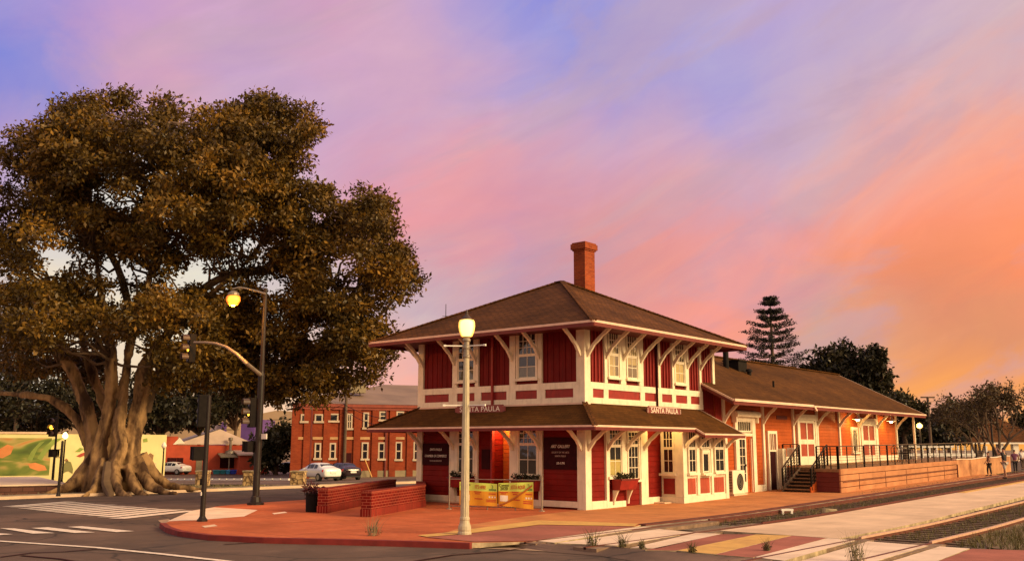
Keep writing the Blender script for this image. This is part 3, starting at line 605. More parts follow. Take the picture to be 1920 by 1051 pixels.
for p in ([(0, 345), (100, 346), (395, 380), (235, 384)], [(222, 343), (345, 338), (685, 375), (540, 379)], [(485, 335), (590, 330), (965, 366), (840, 373)], [(-60, 383), (-20, 380), (95, 388), (0, 394)]):
    q = [Vector(G(x / 3.84, 900 + y / 3.84, RZ)) for x, y in p]; o = len(mb.v); k = 8
    for i in range(k + 1):
        for e in (q[0].lerp(q[3], i / k), q[1].lerp(q[2], i / k)): mb.v.append((e.x, e.y, gz(e.x, e.y) + RZ + .016))
    for i in range(k): mb.f.append((o + 2 * i, o + 2 * i + 1, o + 2 * i + 3, o + 2 * i + 2)); mb.mi.append(0)
struct(mb.build('crosswalk_markings', M['roadpaint'], recalc=False), 'white bars of the near crosswalk', 'crosswalk')
mb = MB()
LP_ = [(-120, 1008), (0, 1014), (180, 1026), (300, 1038), (418, 1051), (520, 1064)]
for a, b in zip(LP_[:-1], LP_[1:]): stripe(mb, a, b, .17, .016)
struct(mb.build('stop_line', M['roadpaint'], recalc=False), 'long white line across the road', 'road line')
# tar-sealed cracks in the near road
mb = MB()
for P in ([(0, 1044), (60, 1036), (120, 1034), (190, 1028), (260, 1031)], [(40, 1041), (110, 1047), (160, 1055)], [(775, 1052), (850, 1040), (930, 1034), (1010, 1024)], [(420, 1020), (520, 1014), (600, 1017)]):
    for a, b in zip(P[:-1], P[1:]): stripe(mb, a, b, .09, .014)
struct(mb.build('road_cracks', M['signblack'], recalc=False), 'dark tar seams in the road', 'road seam')
# railway tracks
def track(x0, x1, y0, yc, y1, yb, label, head):
    """two rails on sleepers; from y0 to yc they lie flush in the crossing, between dirt-filled flangeways"""
    t = thing('railway_track', label, 'railway track', (x0, yc, gz(x0, yc) - .1), 'railway tracks')
    for x in (x0, x1):
        r = along('rail', x - .034, x + .034, yc, y1, .045, .05, head, '', '', None, t)
        along('rail_web', x - .014, x + .014, yc, y1, -.005, .10, M['rust'], '', '', None, r)
        along('rail_foot', x - .07, x + .07, yc, y1, -.085, .03, M['rust'], '', '', None, r)
        r = along('crossing_rail', x - .034, x + .034, y0, yc, .010, .05, M['rust'], '', '', None, t)
        along('flangeway', x - .30, x + .30, y0, yc + .05, -.008, .10, M['flangeway'], '', '', None, r)
    mb = MB(); y = yb
    while y < 58:
        z = gz((x0 + x1) / 2, y) - .085; j = random.uniform(-.06, .06)
        mb.box(x0 - .52 + j, x1 + .52 + j, y, y + .22, z - .1, z + .012 + random.uniform(0, .01)); y += .55
    s = mb.build('sleepers', M['timber'], t); s['kind'] = 'stuff'
    return t
M['flangeway'] = mat('dirt_filled_flangeway', (.20, .125, .085), .95, .4, 3, .4, 20)
track(5.2, 6.82, -9.4, -1.2, 120, -1.0, 'rusty railway track alongside the depot platform', M['maroon'])
track(10.42, 11.98, -9.4, -3.6, 120, -3.2, 'railway track beyond the island platform, rails worn shiny', M['railtop'])
# ------------------------------------------------------------------ depot: two storeys, hip roof and a skirt canopy
LF = frame((0, 0, 0), (1, 0, 0), (0, -1, 0)); RF = frame((0, 0, 0), (0, 1, 0), (1, 0, 0))
XL, YE = -7.9, 8.9
D = thing('railway_depot', 'two-storey red railway depot with cream trim, hip roof and brick chimney', 'station')
mb = MB()
mb.box(XL + .02, -4.02, .02, YE, -.05, 3.55); mb.box(-3.28, -.02, .02, YE, -.05, 3.55); mb.box(-4.02, -3.28, .50, YE, -.05, 3.55)
mb.build('lower_wall', M['red_board'], D)
MB().box(XL + .03, -.03, .03, YE, 3.55, 6.35).build('upper_wall', M['red_vert'], D)
# battens of the upper storey
for a, b in ((.3, 1.12), (3.58, 4.6), (4.75, 5.6), (6.84, 7.68), (7.84, 8.88)):
    mb = MB(RF); u = a + .12
    while u < b - .05: mb.box(u, u + .045, -.03, .012, 4.25, 6.2); u += .205
    mb.build('vertical_siding', M['red_paint'], D)
for a, b in ((-7.7, -6.14), (-4.8, -3.3), (-1.78, -.3)):
    mb = MB(LF); u = a + .15
    while u < b - .05: mb.box(u, u + .03, -.03, -.008, 4.2, 6.2); u += .26
    mb.build('vertical_siding', M['red_vert'], D)
def trim(fr, name, u0, u1, z0, z1, n=.05, m='cream', parent=D, back=-.03): return MB(fr).box(u0, u1, back, n, z0, z1).build(name, M[m], parent, bevel=.006)
# corner posts
MB().box(-.30, .055, -.055, .28, 0, 6.1).build('corner_post', M['cream'], D, bevel=.008)
MB().box(XL - .08, XL + .20, -.055, .22, .62, 6.1).build('corner_post', M['cream'], D, bevel=.008)
MB().box(-.2, .05, YE - .14, YE + .04, 4.4, 6.1).build('corner_post', M['cream'], D, bevel=.008)
# belt course between the storeys: cream rails with red panels
for fr, a, b, panels in ((LF, XL + .2, -.30, [(-7.6, -6.3), (-5.88, -4.98), (-4.66, -3.42), (-3.0, -2.02), (-1.66, -.44)]), (RF, .28, 7.9, [(.42, 1.06), (1.34, 3.36), (3.66, 4.5), (4.84, 5.56), (5.84, 6.68), (6.96, 7.66)])):
    ms = MB(fr); ms.box(a, b, -.03, .052, 4.00, 4.22); ms.box(a, b, -.03, .055, 3.50, 3.70)
    e = a
    for p0, p1 in panels: ms.box(e, p0, -.03, .048, 3.70, 4.00); e = p1
    ms.box(e, b, -.03, .048, 3.70, 4.00)
    ms.build('belt_course', M['cream'], D)
    for p0, p1 in panels:
        MB(fr).box(p0, p1, -.02, .012, 3.70, 4.00).build('belt_panel', M['red_paint'], D)
        # thin shadow-casting lip round each panel
for u0, u1 in ((-6.12, -5.88), (-4.96, -4.80), (-3.28, -3.0), (-1.98, -1.80)):
    trim(LF, 'trim_post', u0, u1, 4.22, 6.1, .06)
for u0, u1 in ((1.12, 1.30), (2.10, 2.44), (3.30, 3.58), (4.60, 4.76), (5.60, 5.76), (6.62, 6.84), (7.68, 7.84)):
    trim(RF, 'trim_post', u0, u1, 4.22, 6.1, .06)
    if u1 > 7.7: continue
trim(RF, 'trim_post', 8.0, 8.9, 4.36, 4.48, .06)
def muntins(mb, u0, u1, z0, z1, nu, nz_, n0, n1, w=.022):
    for i in range(1, nu):
        u = u0 + (u1 - u0) * i / nu; mb.box(u - w / 2, u + w / 2, n0, n1, z0, z1)
    for i in range(1, nz_):
        z = z0 + (z1 - z0) * i / nz_; mb.box(u0, u1, n0 + .001, n1 - .001, z - w / 2, z + w / 2)
def window(fr, u0, u1, z0, z1, zm, parent=D, up=(4, 3), lo=(2, 2), curtain=None, gl='glass', sill=True, name='window'):
    """double-hung window: casing, sash with glazing bars, pane, room behind"""
    f = MB(fr); t = .07
    f.box(u0 - t, u0, -.02, .075, z0, z1); f.box(u1, u1 + t, -.02, .075, z0, z1); f.box(u0 - t, u1 + t, -.02, .078, z1, z1 + .1)
    if sill: f.box(u0 - t - .06, u1 + t + .06, -.02, .14, z0 - .085, z0)
    w = f.build(name, M['cream'], parent)
    s = MB(fr)
    for a, b, c in ((z0, zm, .040), (zm, z1, .052)):
        s.box(u0, u0 + .04, .026, c, a, b); s.box(u1 - .04, u1, .026, c, a, b); s.box(u0 + .04, u1 - .04, .026, c, a, a + .05); s.box(u0 + .04, u1 - .04, .026, c, b - .045, b)
    muntins(s, u0 + .04, u1 - .04, zm + .05, z1 - .045, up[0], up[1], .028, .046); muntins(s, u0 + .04, u1 - .04, z0 + .05, zm - .045, lo[0], lo[1], .028, .037)
    s.build('sash', M['cream'], w)
    MB(fr).add([(u0, .032, z0), (u1, .032, z0), (u1, .032, z1), (u0, .032, z1)], [(0, 1, 2, 3)]).build('pane', M[gl], w)
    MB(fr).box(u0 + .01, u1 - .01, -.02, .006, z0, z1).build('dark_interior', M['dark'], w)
    if curtain:
        mk, a, b, c, d = curtain; c_ = MB(fr); k = 10
        for i in range(k): # pleated cloth
            x0 = a + (b - a) * i / k; x1 = a + (b - a) * (i + 1) / k; xm = (x0 + x1) / 2
            c_.add([(x0, .010, c), (xm, .022, c), (x1, .010, c), (x0, .010, d), (xm, .022, d), (x1, .010, d)], [(0, 1, 4, 3), (1, 2, 5, 4)])
        c_.build('blind', M[mk], w)
    return w
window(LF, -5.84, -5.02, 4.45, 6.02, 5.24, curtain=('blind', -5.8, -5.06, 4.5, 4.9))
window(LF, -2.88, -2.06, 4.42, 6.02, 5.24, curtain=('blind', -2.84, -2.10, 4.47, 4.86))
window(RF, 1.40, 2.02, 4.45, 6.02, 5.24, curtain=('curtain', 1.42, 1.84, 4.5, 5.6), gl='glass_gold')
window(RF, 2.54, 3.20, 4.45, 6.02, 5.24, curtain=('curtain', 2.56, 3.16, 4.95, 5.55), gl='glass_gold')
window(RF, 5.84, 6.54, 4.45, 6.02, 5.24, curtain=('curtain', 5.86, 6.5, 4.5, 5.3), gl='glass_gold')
# lower storey, end wall
for u0, u1 in ((-6.23, -5.87), (-4.94, -4.80), (-3.27, -2.94), (-1.95, -1.79)): trim(LF, 'trim_post', u0, u1, .0, 2.92, .06)
MB().box(-4.0, -3.29, .46, .495, .1, 3.5).build('alcove_wall', M['freight_board'], D)  # brighter orange boards than the wall: porch lamp glow put into the colour
MB().box(-3.30, -3.275, .03, .47, .1, 3.5).build('alcove_side', M['freight_board'], D)  # side boards carry the same lamp glow in their colour
trim(LF, 'pilaster', -4.14, -4.03, .25, 2.9, .05, 'red_paint')
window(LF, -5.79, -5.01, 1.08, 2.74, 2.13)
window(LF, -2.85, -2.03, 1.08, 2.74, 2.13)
for a, b in ((XL + .1, -6.23), (-5.87, -4.94), (-4.80, -4.02), (-3.28 + .01, -3.27), (-2.94, -1.95), (-1.79, -.30)):
    if b - a > .1: trim(LF, 'base_board', a, b, .06, .26, .055)
MB(LF).box(XL, -1.8, -.02, .09, -.04, .06).build('footing', M['concrete2'], D)
MB(LF).box(-4.10, -4.02, .05, .13, .1, 3.5).build('downpipe', M['red_paint'], D)
MB(LF).box(-4.10, -4.02, .06, .13, 3.51, 6.15).build('downpipe', M['red_paint'], D)
MB(RF).box(4.40, 4.46, .06, .12, 3.4, 6.15).build('downpipe', M['signblack'], D)
MB(LF).box(-4.62, -4.22, -.01, .03, 1.25, 1.95).build('oval_plaque', M['leaf_mid'] if 0 else M['signblack'], D)
# lower storey, track side
for u0, u1 in ((1.13, 1.28), (3.28, 3.74)): trim(RF, 'trim_post', u0, u1, 0, 2.95, .07)
trim(RF, 'trim_post', 2.14, 2.44, 0.95, 2.95, .05)
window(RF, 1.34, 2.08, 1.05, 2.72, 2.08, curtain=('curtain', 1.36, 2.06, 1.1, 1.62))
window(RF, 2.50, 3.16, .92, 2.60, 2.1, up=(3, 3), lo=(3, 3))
trim(RF, 'base_board', .28, 1.13, .0, .27, .06); trim(RF, 'base_board', 3.74, 4.5, .0, .27, .06); trim(RF, 'base_board', 1.28, 2.3, .0, .22, .06)
trim(RF, 'lintel', 2.44, 3.3, 2.68, 2.95, .065)
# ticket bay
BX = .95
B = MB(); B.box(0, BX - .03, 4.74, 8.0, 0, 2.9); B.build('ticket_bay', M['cream'], D)
BF = frame((BX, 0, 0), (0, 1, 0), (1, 0, 0)); BS = frame((0, 4.72, 0), (1, 0, 0), (0, -1, 0))
MB().box(BX - .34, BX + .03, 4.66, 4.93, .26, 2.9).build('bay_post', M['cream'], D, bevel=.01)
MB().box(BX - .2, BX + .03, 7.84, 8.06, 0, 2.9).build('bay_post', M['cream'], D, bevel=.01)
trim(BF, 'base_board', 4.93, 7.84, 0, .3, .02); MB().box(-.02, BX + .035, 4.64, 4.95, 0, .26).build('base_board', M['cream'], D)
for u0, u1 in ((5.66, 5.84), (6.72, 6.88)): trim(BF, 'bay_mullion', u0, u1, .3, 2.9, .03)
for u0, u1, zz in ((5.02, 5.58, 1), (5.94, 6.62, 0), (6.98, 7.74, 1)):
    MB(BF).box(u0 - .06, u1 + .06, -.03, .012, .95, 1.02).build('bay_rail', M['cream'], D)
    MB(BF).box(u0, u1, -.03, -.012, .36, .92).build('bay_panel', M['door_panel'], D)
    if zz: window(BF, u0 + .02, u1 - .02, 1.12, 2.66, 2.0, up=(3, 2), lo=(2, 2))
    else:
        window(BF, u0 + .02, u1 - .02, 1.98, 2.66, 2.0, up=(3, 2), lo=(1, 1), sill=False)
        window(BF, u0 + .12, u1 - .12, 1.10, 1.84, 1.12, up=(1, 1), lo=(1, 1), name='ticket_window')
        MB(BF).box(u0 - .02, u1 + .02, 0, .24, 1.0, 1.05).build('ticket_shelf', M['cream'], D)
window(BS, .12, .56, 1.10, 2.66, 2.0, up=(3, 2), lo=(2, 2))
MB(BS).box(.1, .58, -.02, .006, .36, .92).build('bay_panel', M['red_paint'], D)
# step into the doorway beside the bay
MB().box(.02, .5, 4.1, 4.62, 0, .09).build('door_step', M['concrete2'], D)
# brackets
def bracket(fr, u, zt, out, zb, parent, m='cream', w=.09):
    """scrolled knee brace from the post up to the eave"""
    k = 12; up_, lo_ = [], []
    for i in range(k + 1):
        t = i / k; n = .05 + (out - .05) * (t ** 1.25 * .75 + t * .25); z = zb + (zt - zb) * (t ** .8)
        th = .075 + .02 * abs(math.sin(t * math.pi * 3)); up_.append((n - .02, z)); lo_.append((n + th * .75, z - th * .8))
    p = up_ + lo_[::-1]
    mb = MB(fr)
    o = len(mb.v); n_ = len(p); vs = [(u - w / 2, a, b) for a, b in p] + [(u + w / 2, a, b) for a, b in p]
    fs = []
    for i in range(k):
        a, b, c, d = i, i + 1, n_ - 2 - i, n_ - 1 - i
        fs += [(a, b, c, d), (a + n_, d + n_, c + n_, b + n_), (a, a + n_, b + n_, b), (d, c, c + n_, d + n_)]
    fs += [(0, n_ - 1, 2 * n_ - 1, n_), (k, k + n_, k + 1 + n_, k + 1)]
    mb.add(vs, fs)
    return mb.build('bracket', M[m], parent)
for u in (-7.72, -6.02, -4.90, -3.16, -1.90, -.12): bracket(LF, u, 6.02, 1.0, 5.12, D)
for u in (.12, 1.22, 2.28, 3.42, 4.68, 5.68, 6.74, 7.76): bracket(RF, u, 6.02, 1.0, 5.12, D)
for u in (-7.72, -6.02, -4.90, -3.10, -1.90, -.12): bracket(LF, u, 2.78, .95, 1.98, D)
for u in (.12, 1.22, 2.40, 3.5): bracket(RF, u, 2.78, .95, 1.98, D)
for u in (4.8, 5.75, 6.8, 7.94): bracket(BF, u, 2.50, .58, 2.08, D)
WS = frame((XL, 0, 0), (0, 1, 0), (-1, 0, 0))
for u in (.12, 3.0, 6.0): bracket(WS, u, 6.02, 1.0, 5.12, D); 
bracket(WS, .12, 2.78, .95, 1.98, D)
# main hip roof
OH = 1.43; ZE = 6.03; x0, x1, y0, y1 = XL - OH, OH, -OH, YE + .15
ym = (y0 + y1) / 2; hw = (y1 - y0) / 2; SL = .475; ZR = ZE + hw * SL
ra, rb = (x0 + hw, ym, ZR), (x1 - hw, ym, ZR)
if ra[0] > rb[0]: ra, rb = rb, ra
c00, c10, c11, c01 = (x0, y0, ZE), (x1, y0, ZE), (x1, y1, ZE), (x0, y1, ZE)
mb = MB(); mb.add([c00, c10, c11, c01, ra, rb], [(0, 1, 5, 4), (1, 2, 5), (2, 3, 4, 5), (3, 0, 4)])
roof = mb.build('roof', M['shingle'], D)
mb = MB()
def capline(mb, a, b, w=.11, h=.05, st=.20, lift=.02):
    a = Vector(a); b = Vector(b); L = (b - a).length; n = int(L / st); d = (b - a) / n
    for i in range(n):
        p = a + d * i + Vector((0, 0, lift)); mb.bar(p - d * .1, p + d * 1.05 + Vector((0, 0, .012)), w * 2, h)
for a, b in ((c00, ra), (c10, rb), (c11, rb), (c01, ra), (ra, rb)): capline(mb, a, b)
mb.build('ridge_capping', M['shingle'], roof)
def eave_ring(mbp, mbr, pts, z, closed=True):
    n = len(pts)
    for i in range(n if closed else n - 1):
        a, b = pts[i], pts[(i + 1) % n]
        mbp.bar((a[0], a[1], z - .02), (b[0], b[1], z - .02), .07, .075)
        mbr.bar((a[0], a[1], z - .115), (b[0], b[1], z - .115), .05, .115)
mp_, mr_ = MB(), MB(); eave_ring(mp_, mr_, [c00[:2], c10[:2], c11[:2], c01[:2]], ZE)
mp_.build('eave_edge', M['eave_pale'], D); mr_.build('eave_board', M['eave_red'], D)
mb = MB(); mb.box(x0 + .03, x1 - .03, y0 + .03, y1 - .03, ZE - .06, ZE - .035)
for i in range(26): # rafter ends
    pass
mb.build('soffit', M['eave_red'], D)
# chimney
CX, CY = -3.44, 4.45
ch = MB().box(CX - .28, CX + .28, CY, CY + .68, 7.6, 9.86).build('chimney', M['chimney'], D)
mb = MB(); mb.box(CX - .32, CX + .32, CY - .04, CY + .72, 9.86, 9.92); mb.box(CX - .37, CX + .37, CY - .09, CY + .77, 9.92, 10.14); mb.box(CX - .33, CX + .33, CY - .05, CY + .73, 10.14, 10.20); mb.build('chimney_cap', M['chimney'], ch)
mb = MB(); mb.box(CX + .26, CX + .31, CY - .02, CY + .70, 8.0, 8.22); mb.build('flashing', M['eave_pale'], ch)
# skirt canopy
ZC = 2.72; ZT = 3.50; OC = 1.42; XO = 1.78; YJ = 4.82; YX = 7.95
def zc(x): return ZT - (x / OC) * (ZT - ZC) if x > 0 else ZT
zx = zc(XO)
P = [(XL - OC, -OC, ZC), (OC, -OC, ZC), (OC, YJ, ZC), (XO, YJ, zx), (XO, YX, zx), (0, YX - .25, ZT), (0, 0, ZT), (XL, 0, ZT), (XL - OC, 6, ZC), (XL, 6, ZT)]
mb = MB(); mb.add(P, [(0, 1, 6, 7), (1, 2, 6), (2, 3, 4, 5, 6), (0, 7, 9, 8)])
can = mb.build('canopy_roof', M['shingle_old'], D, recalc=False)
for i_, j_ in ((1, 6), (0, 7)): mb = MB(); capline(mb, P[i_], P[j_], .09, .045, .17); mb.build('ridge_capping', M['shingle'], can)
mp_, mr_ = MB(), MB()
for a, b in ((P[8], P[0]), (P[0], P[1]), (P[1], P[2]), (P[2], P[3]), (P[3], P[4]), (P[4], P[5])):
    d = Vector((0, 0, 1)); mp_.bar((a[0], a[1], a[2] - .015), (b[0], b[1], b[2] - .015), .06, .06); mr_.bar((a[0], a[1], a[2] - .095), (b[0], b[1], b[2] - .095), .045, .10)
mp_.build('eave_edge', M['eave_pale'], can); mr_.build('eave_board', M['eave_red'], can)
Q = [(p[0], p[1], p[2] - .07) for p in P]
mb = MB(); mb.add(Q, [(0, 7, 6, 1), (1, 6, 2), (2, 6, 5, 4, 3), (0, 8, 9, 7)]); mb.build('soffit', M['eave_red'], can, recalc=False)
# cornice strip where canopy meets the wall
MB().box(XL - .03, .06, -.07, .02, 3.46, 3.52).build('flashing', M['eave_pale'], D)
# porch lamps under the canopy, and the light they throw
def porch(loc, e, label, group='porch lights under the depot canopy'):
    t = thing('porch_light', label, 'porch light', loc, group)
    mb = MB(); mb.lathe(loc, [(.10, .0), (.10, .04), (.03, .06)], 12); mb.build('lamp_base', M['black_metal'], t)
    mb = MB(); mb.lathe(loc, [(.02, -.09), (.06, -.075), (.075, -.04), (.07, 0)], 12); mb.build('bulb', emis('warm_bulb', (1, .62, .2), 14), t, smooth=True)
    lamp_light('porch_glow', (loc[0], loc[1], loc[2] - .16), e, (1, .66, .20), .05, t)
porch((-3.66, .14, 3.02), 110, 'lit porch light above the alcove in the depot end wall')
porch((.62, 3.95, 2.92), 38, 'lit porch light beside the ticket bay, under the canopy')
# station name signs standing on the canopy
def name_sign(frm, u0, u1, z0, z1, label, notch):
    c = frm @ Vector(((u0 + u1) / 2, 0, z0)); t = thing('station_sign', label, 'station sign', c, 'station name signs')
    mb = MB(frm); h = z1 - z0; prof = [(u0 + .10, z0), (u1 - .10, z0), (u1 - .10, z0 + .05), (u1, z0 + .07), (u1, z1 - .07), (u1 - .10, z1 - .05), (u1 - .10, z1), (u0 + .10, z1), (u0 + .10, z1 - .05), (u0, z1 - .07), (u0, z0 + .07), (u0 + .10, z0 + .05)]
    if not notch: prof = [(u0 + .12, z0), (u1 - .12, z0), (u1, z0 + .08), (u1, z1 - .08), (u1 - .12, z1), (u0 + .12, z1), (u0, z1 - .08), (u0, z0 + .08)]
    n = len(prof); mb.add([(u, -.025, z) for u, z in prof] + [(u, .025, z) for u, z in prof], [tuple(range(n)), tuple(range(2 * n - 1, n - 1, -1))] + [(i, i + n, (i + 1) % n + n, (i + 1) % n) for i in range(n)])
    mb.build('sign_board', M['signboard'], t)
    if not notch:
        mb = MB(frm)
        for a, b in (((u0 + .13, z0 + .03), (u1 - .13, z0 + .03)), ((u0 + .13, z1 - .03), (u1 - .13, z1 - .03)), ((u0 + .03, z0 + .09), (u0 + .03, z1 - .09)), ((u1 - .03, z0 + .09), (u1 - .03, z1 - .09))):
            mb.box(min(a[0], b[0]) - .008, max(a[0], b[0]) + .008, .024, .030, min(a[1], b[1]) - .008, max(a[1], b[1]) + .008)
        mb.build('border_line', M['letter'], t)
    text('SANTA PAULA', h * .86, frm, (u0 + u1) / 2, (z0 + z1) / 2, .030, M['letter'], t, sx=(u1 - u0) * .86 / (h * .86 * 7.2))
    mb = MB(frm)
    for u in (u0 + .4, u1 - .4): mb.bar((u, -.03, z0 - .06), (u, -.03, z1 - .06), .04, .03)
    mb.build('sign_strut', M['black_metal'], t)
name_sign(frame((0, -.42, 0), (1, 0, 0), (0, -1, 0)), -5.58, -3.15, 3.22, 3.52, 'maroon station name sign on the canopy above the end wall', True)
name_sign(frame((.44, 0, 0), (0, 1, 0), (1, 0, 0)), 3.15, 5.47, 3.18, 3.50, 'bordered station name sign on the canopy of the track side', False)
# painted wall boards
t = thing('gallery_sign', 'dark board with white slanted art gallery lettering', 'sign', LF @ Vector((-1.0, .03, 1.0)))
MB(LF).box(-1.74, -.36, -.01, .028, 1.30, 2.36).build('sign_board', M['signblack'], t)
for s, h, z, mm in (('ART GALLERY', .15, 2.06, 'letter'), ('SOCIETY OF THE ARTS', .085, 1.86, 'letter_dim'), ('SANTA PAULA', .085, 1.74, 'letter_dim'), ('10-4 PM', .12, 1.50, 'letter')):
    text(s, h, LF, -1.02, z, .034, M[mm], t, shear=.25, sx=.82)
t = thing('chamber_sign', 'dark board with white chamber of commerce lettering', 'sign', LF @ Vector((-7.0, .03, 1.2)))
MB(LF).box(-7.68, -6.26, -.01, .028, 1.36, 2.16).build('sign_board', M['signblack'], t)
for s, h, z, mm in (('SANTA PAULA', .13, 1.93, 'letter'), ('CHAMBER OF COMMERCE', .13, 1.69, 'letter'), ('VISITOR INFORMATION', .08, 1.51, 'letter_dim')):
    text(s, h, LF, -6.97, z, .034, M[mm], t, shear=.25, sx=.72)
# ------------------------------------------------------------------ foliage helpers
def leaves(name, blobs, n, size, material, parent, flat=.0, hollow=.55, aspect=.5, droop=.0, kind=None):
    """n small bent leaf faces spread through soft ellipsoids (centre, radii)"""
    base = np.array(wloc(parent)); vol = np.array([max(1e-6, b[1][0] * b[1][1] * b[1][2]) ** .8 for b in blobs]); vol = vol / vol.sum()
    idx = rng.choice(len(blobs), n, p=vol); c = np.array([b[0] for b in blobs])[idx]; r = np.array([b[1] for b in blobs])[idx]
    d = rng.normal(size=(n, 3)); d /= np.linalg.norm(d, axis=1)[:, None]
    rad = (hollow + (1 - hollow) * rng.random(n) ** .5) * np.minimum(1.25, np.abs(rng.normal(.9, .17, n)))
    P = c + d * r * rad[:, None] - base
    t = rng.normal(size=(n, 3)) + d * .5; t[:, 2] -= droop; t /= np.linalg.norm(t, axis=1)[:, None]
    nn = rng.normal(size=(n, 3)) + d * .8 + np.array([0, 0, .5 + flat]); s = np.cross(t, nn); s /= np.linalg.norm(s, axis=1)[:, None] + 1e-9; nn = np.cross(s, t)
    L = (size * rng.uniform(.6, 1.3, n))[:, None]; Wd = L * aspect
    V = np.empty((n, 4, 3)); V[:, 0] = P; V[:, 1] = P + t * L * .5 + s * Wd * .5 + nn * L * .08; V[:, 2] = P + t * L; V[:, 3] = P + t * L * .5 - s * Wd * .5 + nn * L * .08
    return rawquads(name, V.reshape(-1, 3), material, parent)
def rawquads(name, V, material, parent):
    n = len(V) // 4; me = bpy.data.meshes.new(name); me.vertices.add(4 * n); me.vertices.foreach_set('co', V.ravel().astype(np.float32))
    me.loops.add(4 * n); me.loops.foreach_set('vertex_index', np.arange(4 * n, dtype=np.int32)); me.polygons.add(n)
    me.polygons.foreach_set('loop_start', np.arange(0, 4 * n, 4, dtype=np.int32)); me.update(calc_edges=True); me.validate()
    me.materials.append(material); o = bpy.data.objects.new(name, me); COL.objects.link(o)
    if parent is not None: o.parent = parent
    return o
def bend(a, b, sag=.0, k=5, jit=.0):
    a = np.array(a, float); b = np.array(b, float); o = []
    for i in range(k + 1):
        t = i / k; p = a + (b - a) * t; p[2] += sag * 4 * t * (1 - t)
        if 0 < i < k and jit: p += rng.normal(size=3) * jit
        o.append(p)
    return o
def blades(name, c, n, h, r, material, parent, w=.012, lean=.35):
    V = []
    for i in range(n):
        a = rng.random() * 6.283; q = r * math.sqrt(rng.random()); p = np.array([c[0] + q * math.cos(a), c[1] + q * math.sin(a), c[2]])
        l = h * rng.uniform(.5, 1.15); e = rng.normal(size=2) * lean; top = p + np.array([e[0] * l, e[1] * l, l]); mid = (p + top) / 2 + np.array([-e[0] * l * .15, -e[1] * l * .15, l * .08]); s = np.array([math.sin(a), -math.cos(a), 0]) * w
        V += [p - s, p + s, mid + s * .8, mid - s * .8, mid - s * .8, mid + s * .8, top + s * .15, top - s * .15]
    return rawquads(name, np.array(V) - np.array(wloc(parent)), material, parent)
# ------------------------------------------------------------------ window boxes with plants
def flower_box(fr, u0, u1, z0, z1, out, label, heads, bracketed=True):
    c = fr @ Vector(((u0 + u1) / 2, .05, z0)); t = thing('flower_box', label, 'flower box', c, 'window flower boxes')
    mb = MB(fr); zi = z1
    mb.hexa([(u0 + .04, .06, z0), (u1 - .04, .06, z0), (u1 - .04, .06 + out * .72, z0), (u0 + .04, .06 + out * .72, z0), (u0, .06, z1), (u1, .06, z1), (u1, .06 + out, z1), (u0, .06 + out, z1)])
    b = mb.build('box', M['red_paint'], t, bevel=.01)
    MB(fr).box(u0 - .02, u1 + .02, .06 + out - .03, .06 + out + .02, z1 - .03, z1 + .02).build('box_rim', M['eave_red'], b)
    if bracketed:
        for u in (u0 + .08, u1 - .14):
            mb = MB(fr); mb.prism([(.05, z0 - .48), (.11, z0 - .48), (.13, z0 - .3), (out * .6, z0 - .06), (out * .7, z0), (.05, z0)], 0, u, u + .06); mb.build('bracket', M['cream'], t)
    bl = []
    for i in range(heads):
        p = fr @ Vector((u0 + (u1 - u0) * (i + .5) / heads + random.uniform(-.03, .03), .06 + out * .5, z1 + .06 + random.uniform(0, .07))); bl.append((tuple(p), (.09, .09, .10)))
    leaves('plant', bl, 70 * heads, .09, M['leaf_mid'], t)
    return t
flower_box(LF, -6.0, -4.9, .58, .93, .34, 'red flower box under the end wall window nearest the brick walls', 4)
flower_box(LF, -2.95, -1.85, .55, .90, .32, 'red flower box behind the yellow banners', 6, False)
flower_box(RF, 1.42, 2.5, .60, .96, .42, 'red flower box with drooping plants on the track side', 5)
# ------------------------------------------------------------------ freight house
FZ = 3.87; FX = 1.45; RXX = -3.5; RZZ = FZ + (FX - RXX) * .5; FY0, FY1 = 7.78, 30.85; WY1 = 30.2
def zr(x): return RZZ - abs(x - RXX) * .5
H = thing('freight_house', 'long single-storey orange red freight house with gable roof behind the depot', 'freight house', (-3.5, 19, .2))
mb = MB(); mb.box(-7, -.01, YE + .02, WY1, -.1, 4.30)
mb.build('wall', M['freight_board'], H)
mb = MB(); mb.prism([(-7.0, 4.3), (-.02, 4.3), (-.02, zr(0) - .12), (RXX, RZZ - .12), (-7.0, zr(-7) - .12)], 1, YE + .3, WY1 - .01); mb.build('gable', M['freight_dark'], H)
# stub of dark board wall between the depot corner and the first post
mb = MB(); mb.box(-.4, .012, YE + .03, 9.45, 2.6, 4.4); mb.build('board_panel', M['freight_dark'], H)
mb = MB(); XB = 2 * RXX - FX
mb.slab([(FX, FY0, FZ), (FX, FY1, FZ), (RXX, FY1, RZZ), (RXX, FY0, RZZ)], .09); mb.slab([(XB, FY0, FZ), (XB, FY1, FZ), (RXX, FY1, RZZ), (RXX, FY0, RZZ)], .09)
fr_roof = mb.build('roof', M['shingle_old'], H)
mb = MB(); capline(mb, (RXX, FY0, RZZ), (RXX, FY1, RZZ), .12, .05, .3); mb.build('ridge_capping', M['shingle_old'], fr_roof)
mp_, mr_ = MB(), MB()
mp_.bar((FX + .02, FY0, FZ - .02), (FX + .02, 15.2, FZ - .02), .09, .10); mp_.bar((FX + .01, 15.3, FZ - .03), (FX + .01, FY1, FZ - .03), .07, .07)
mp_.bar((FX, FY0 - .02, FZ - .03), (RXX, FY0 - .02, RZZ - .03), .05, .07); mp_.bar((FX, FY1 + .02, FZ - .03), (RXX, FY1 + .02, RZZ - .03), .05, .07)
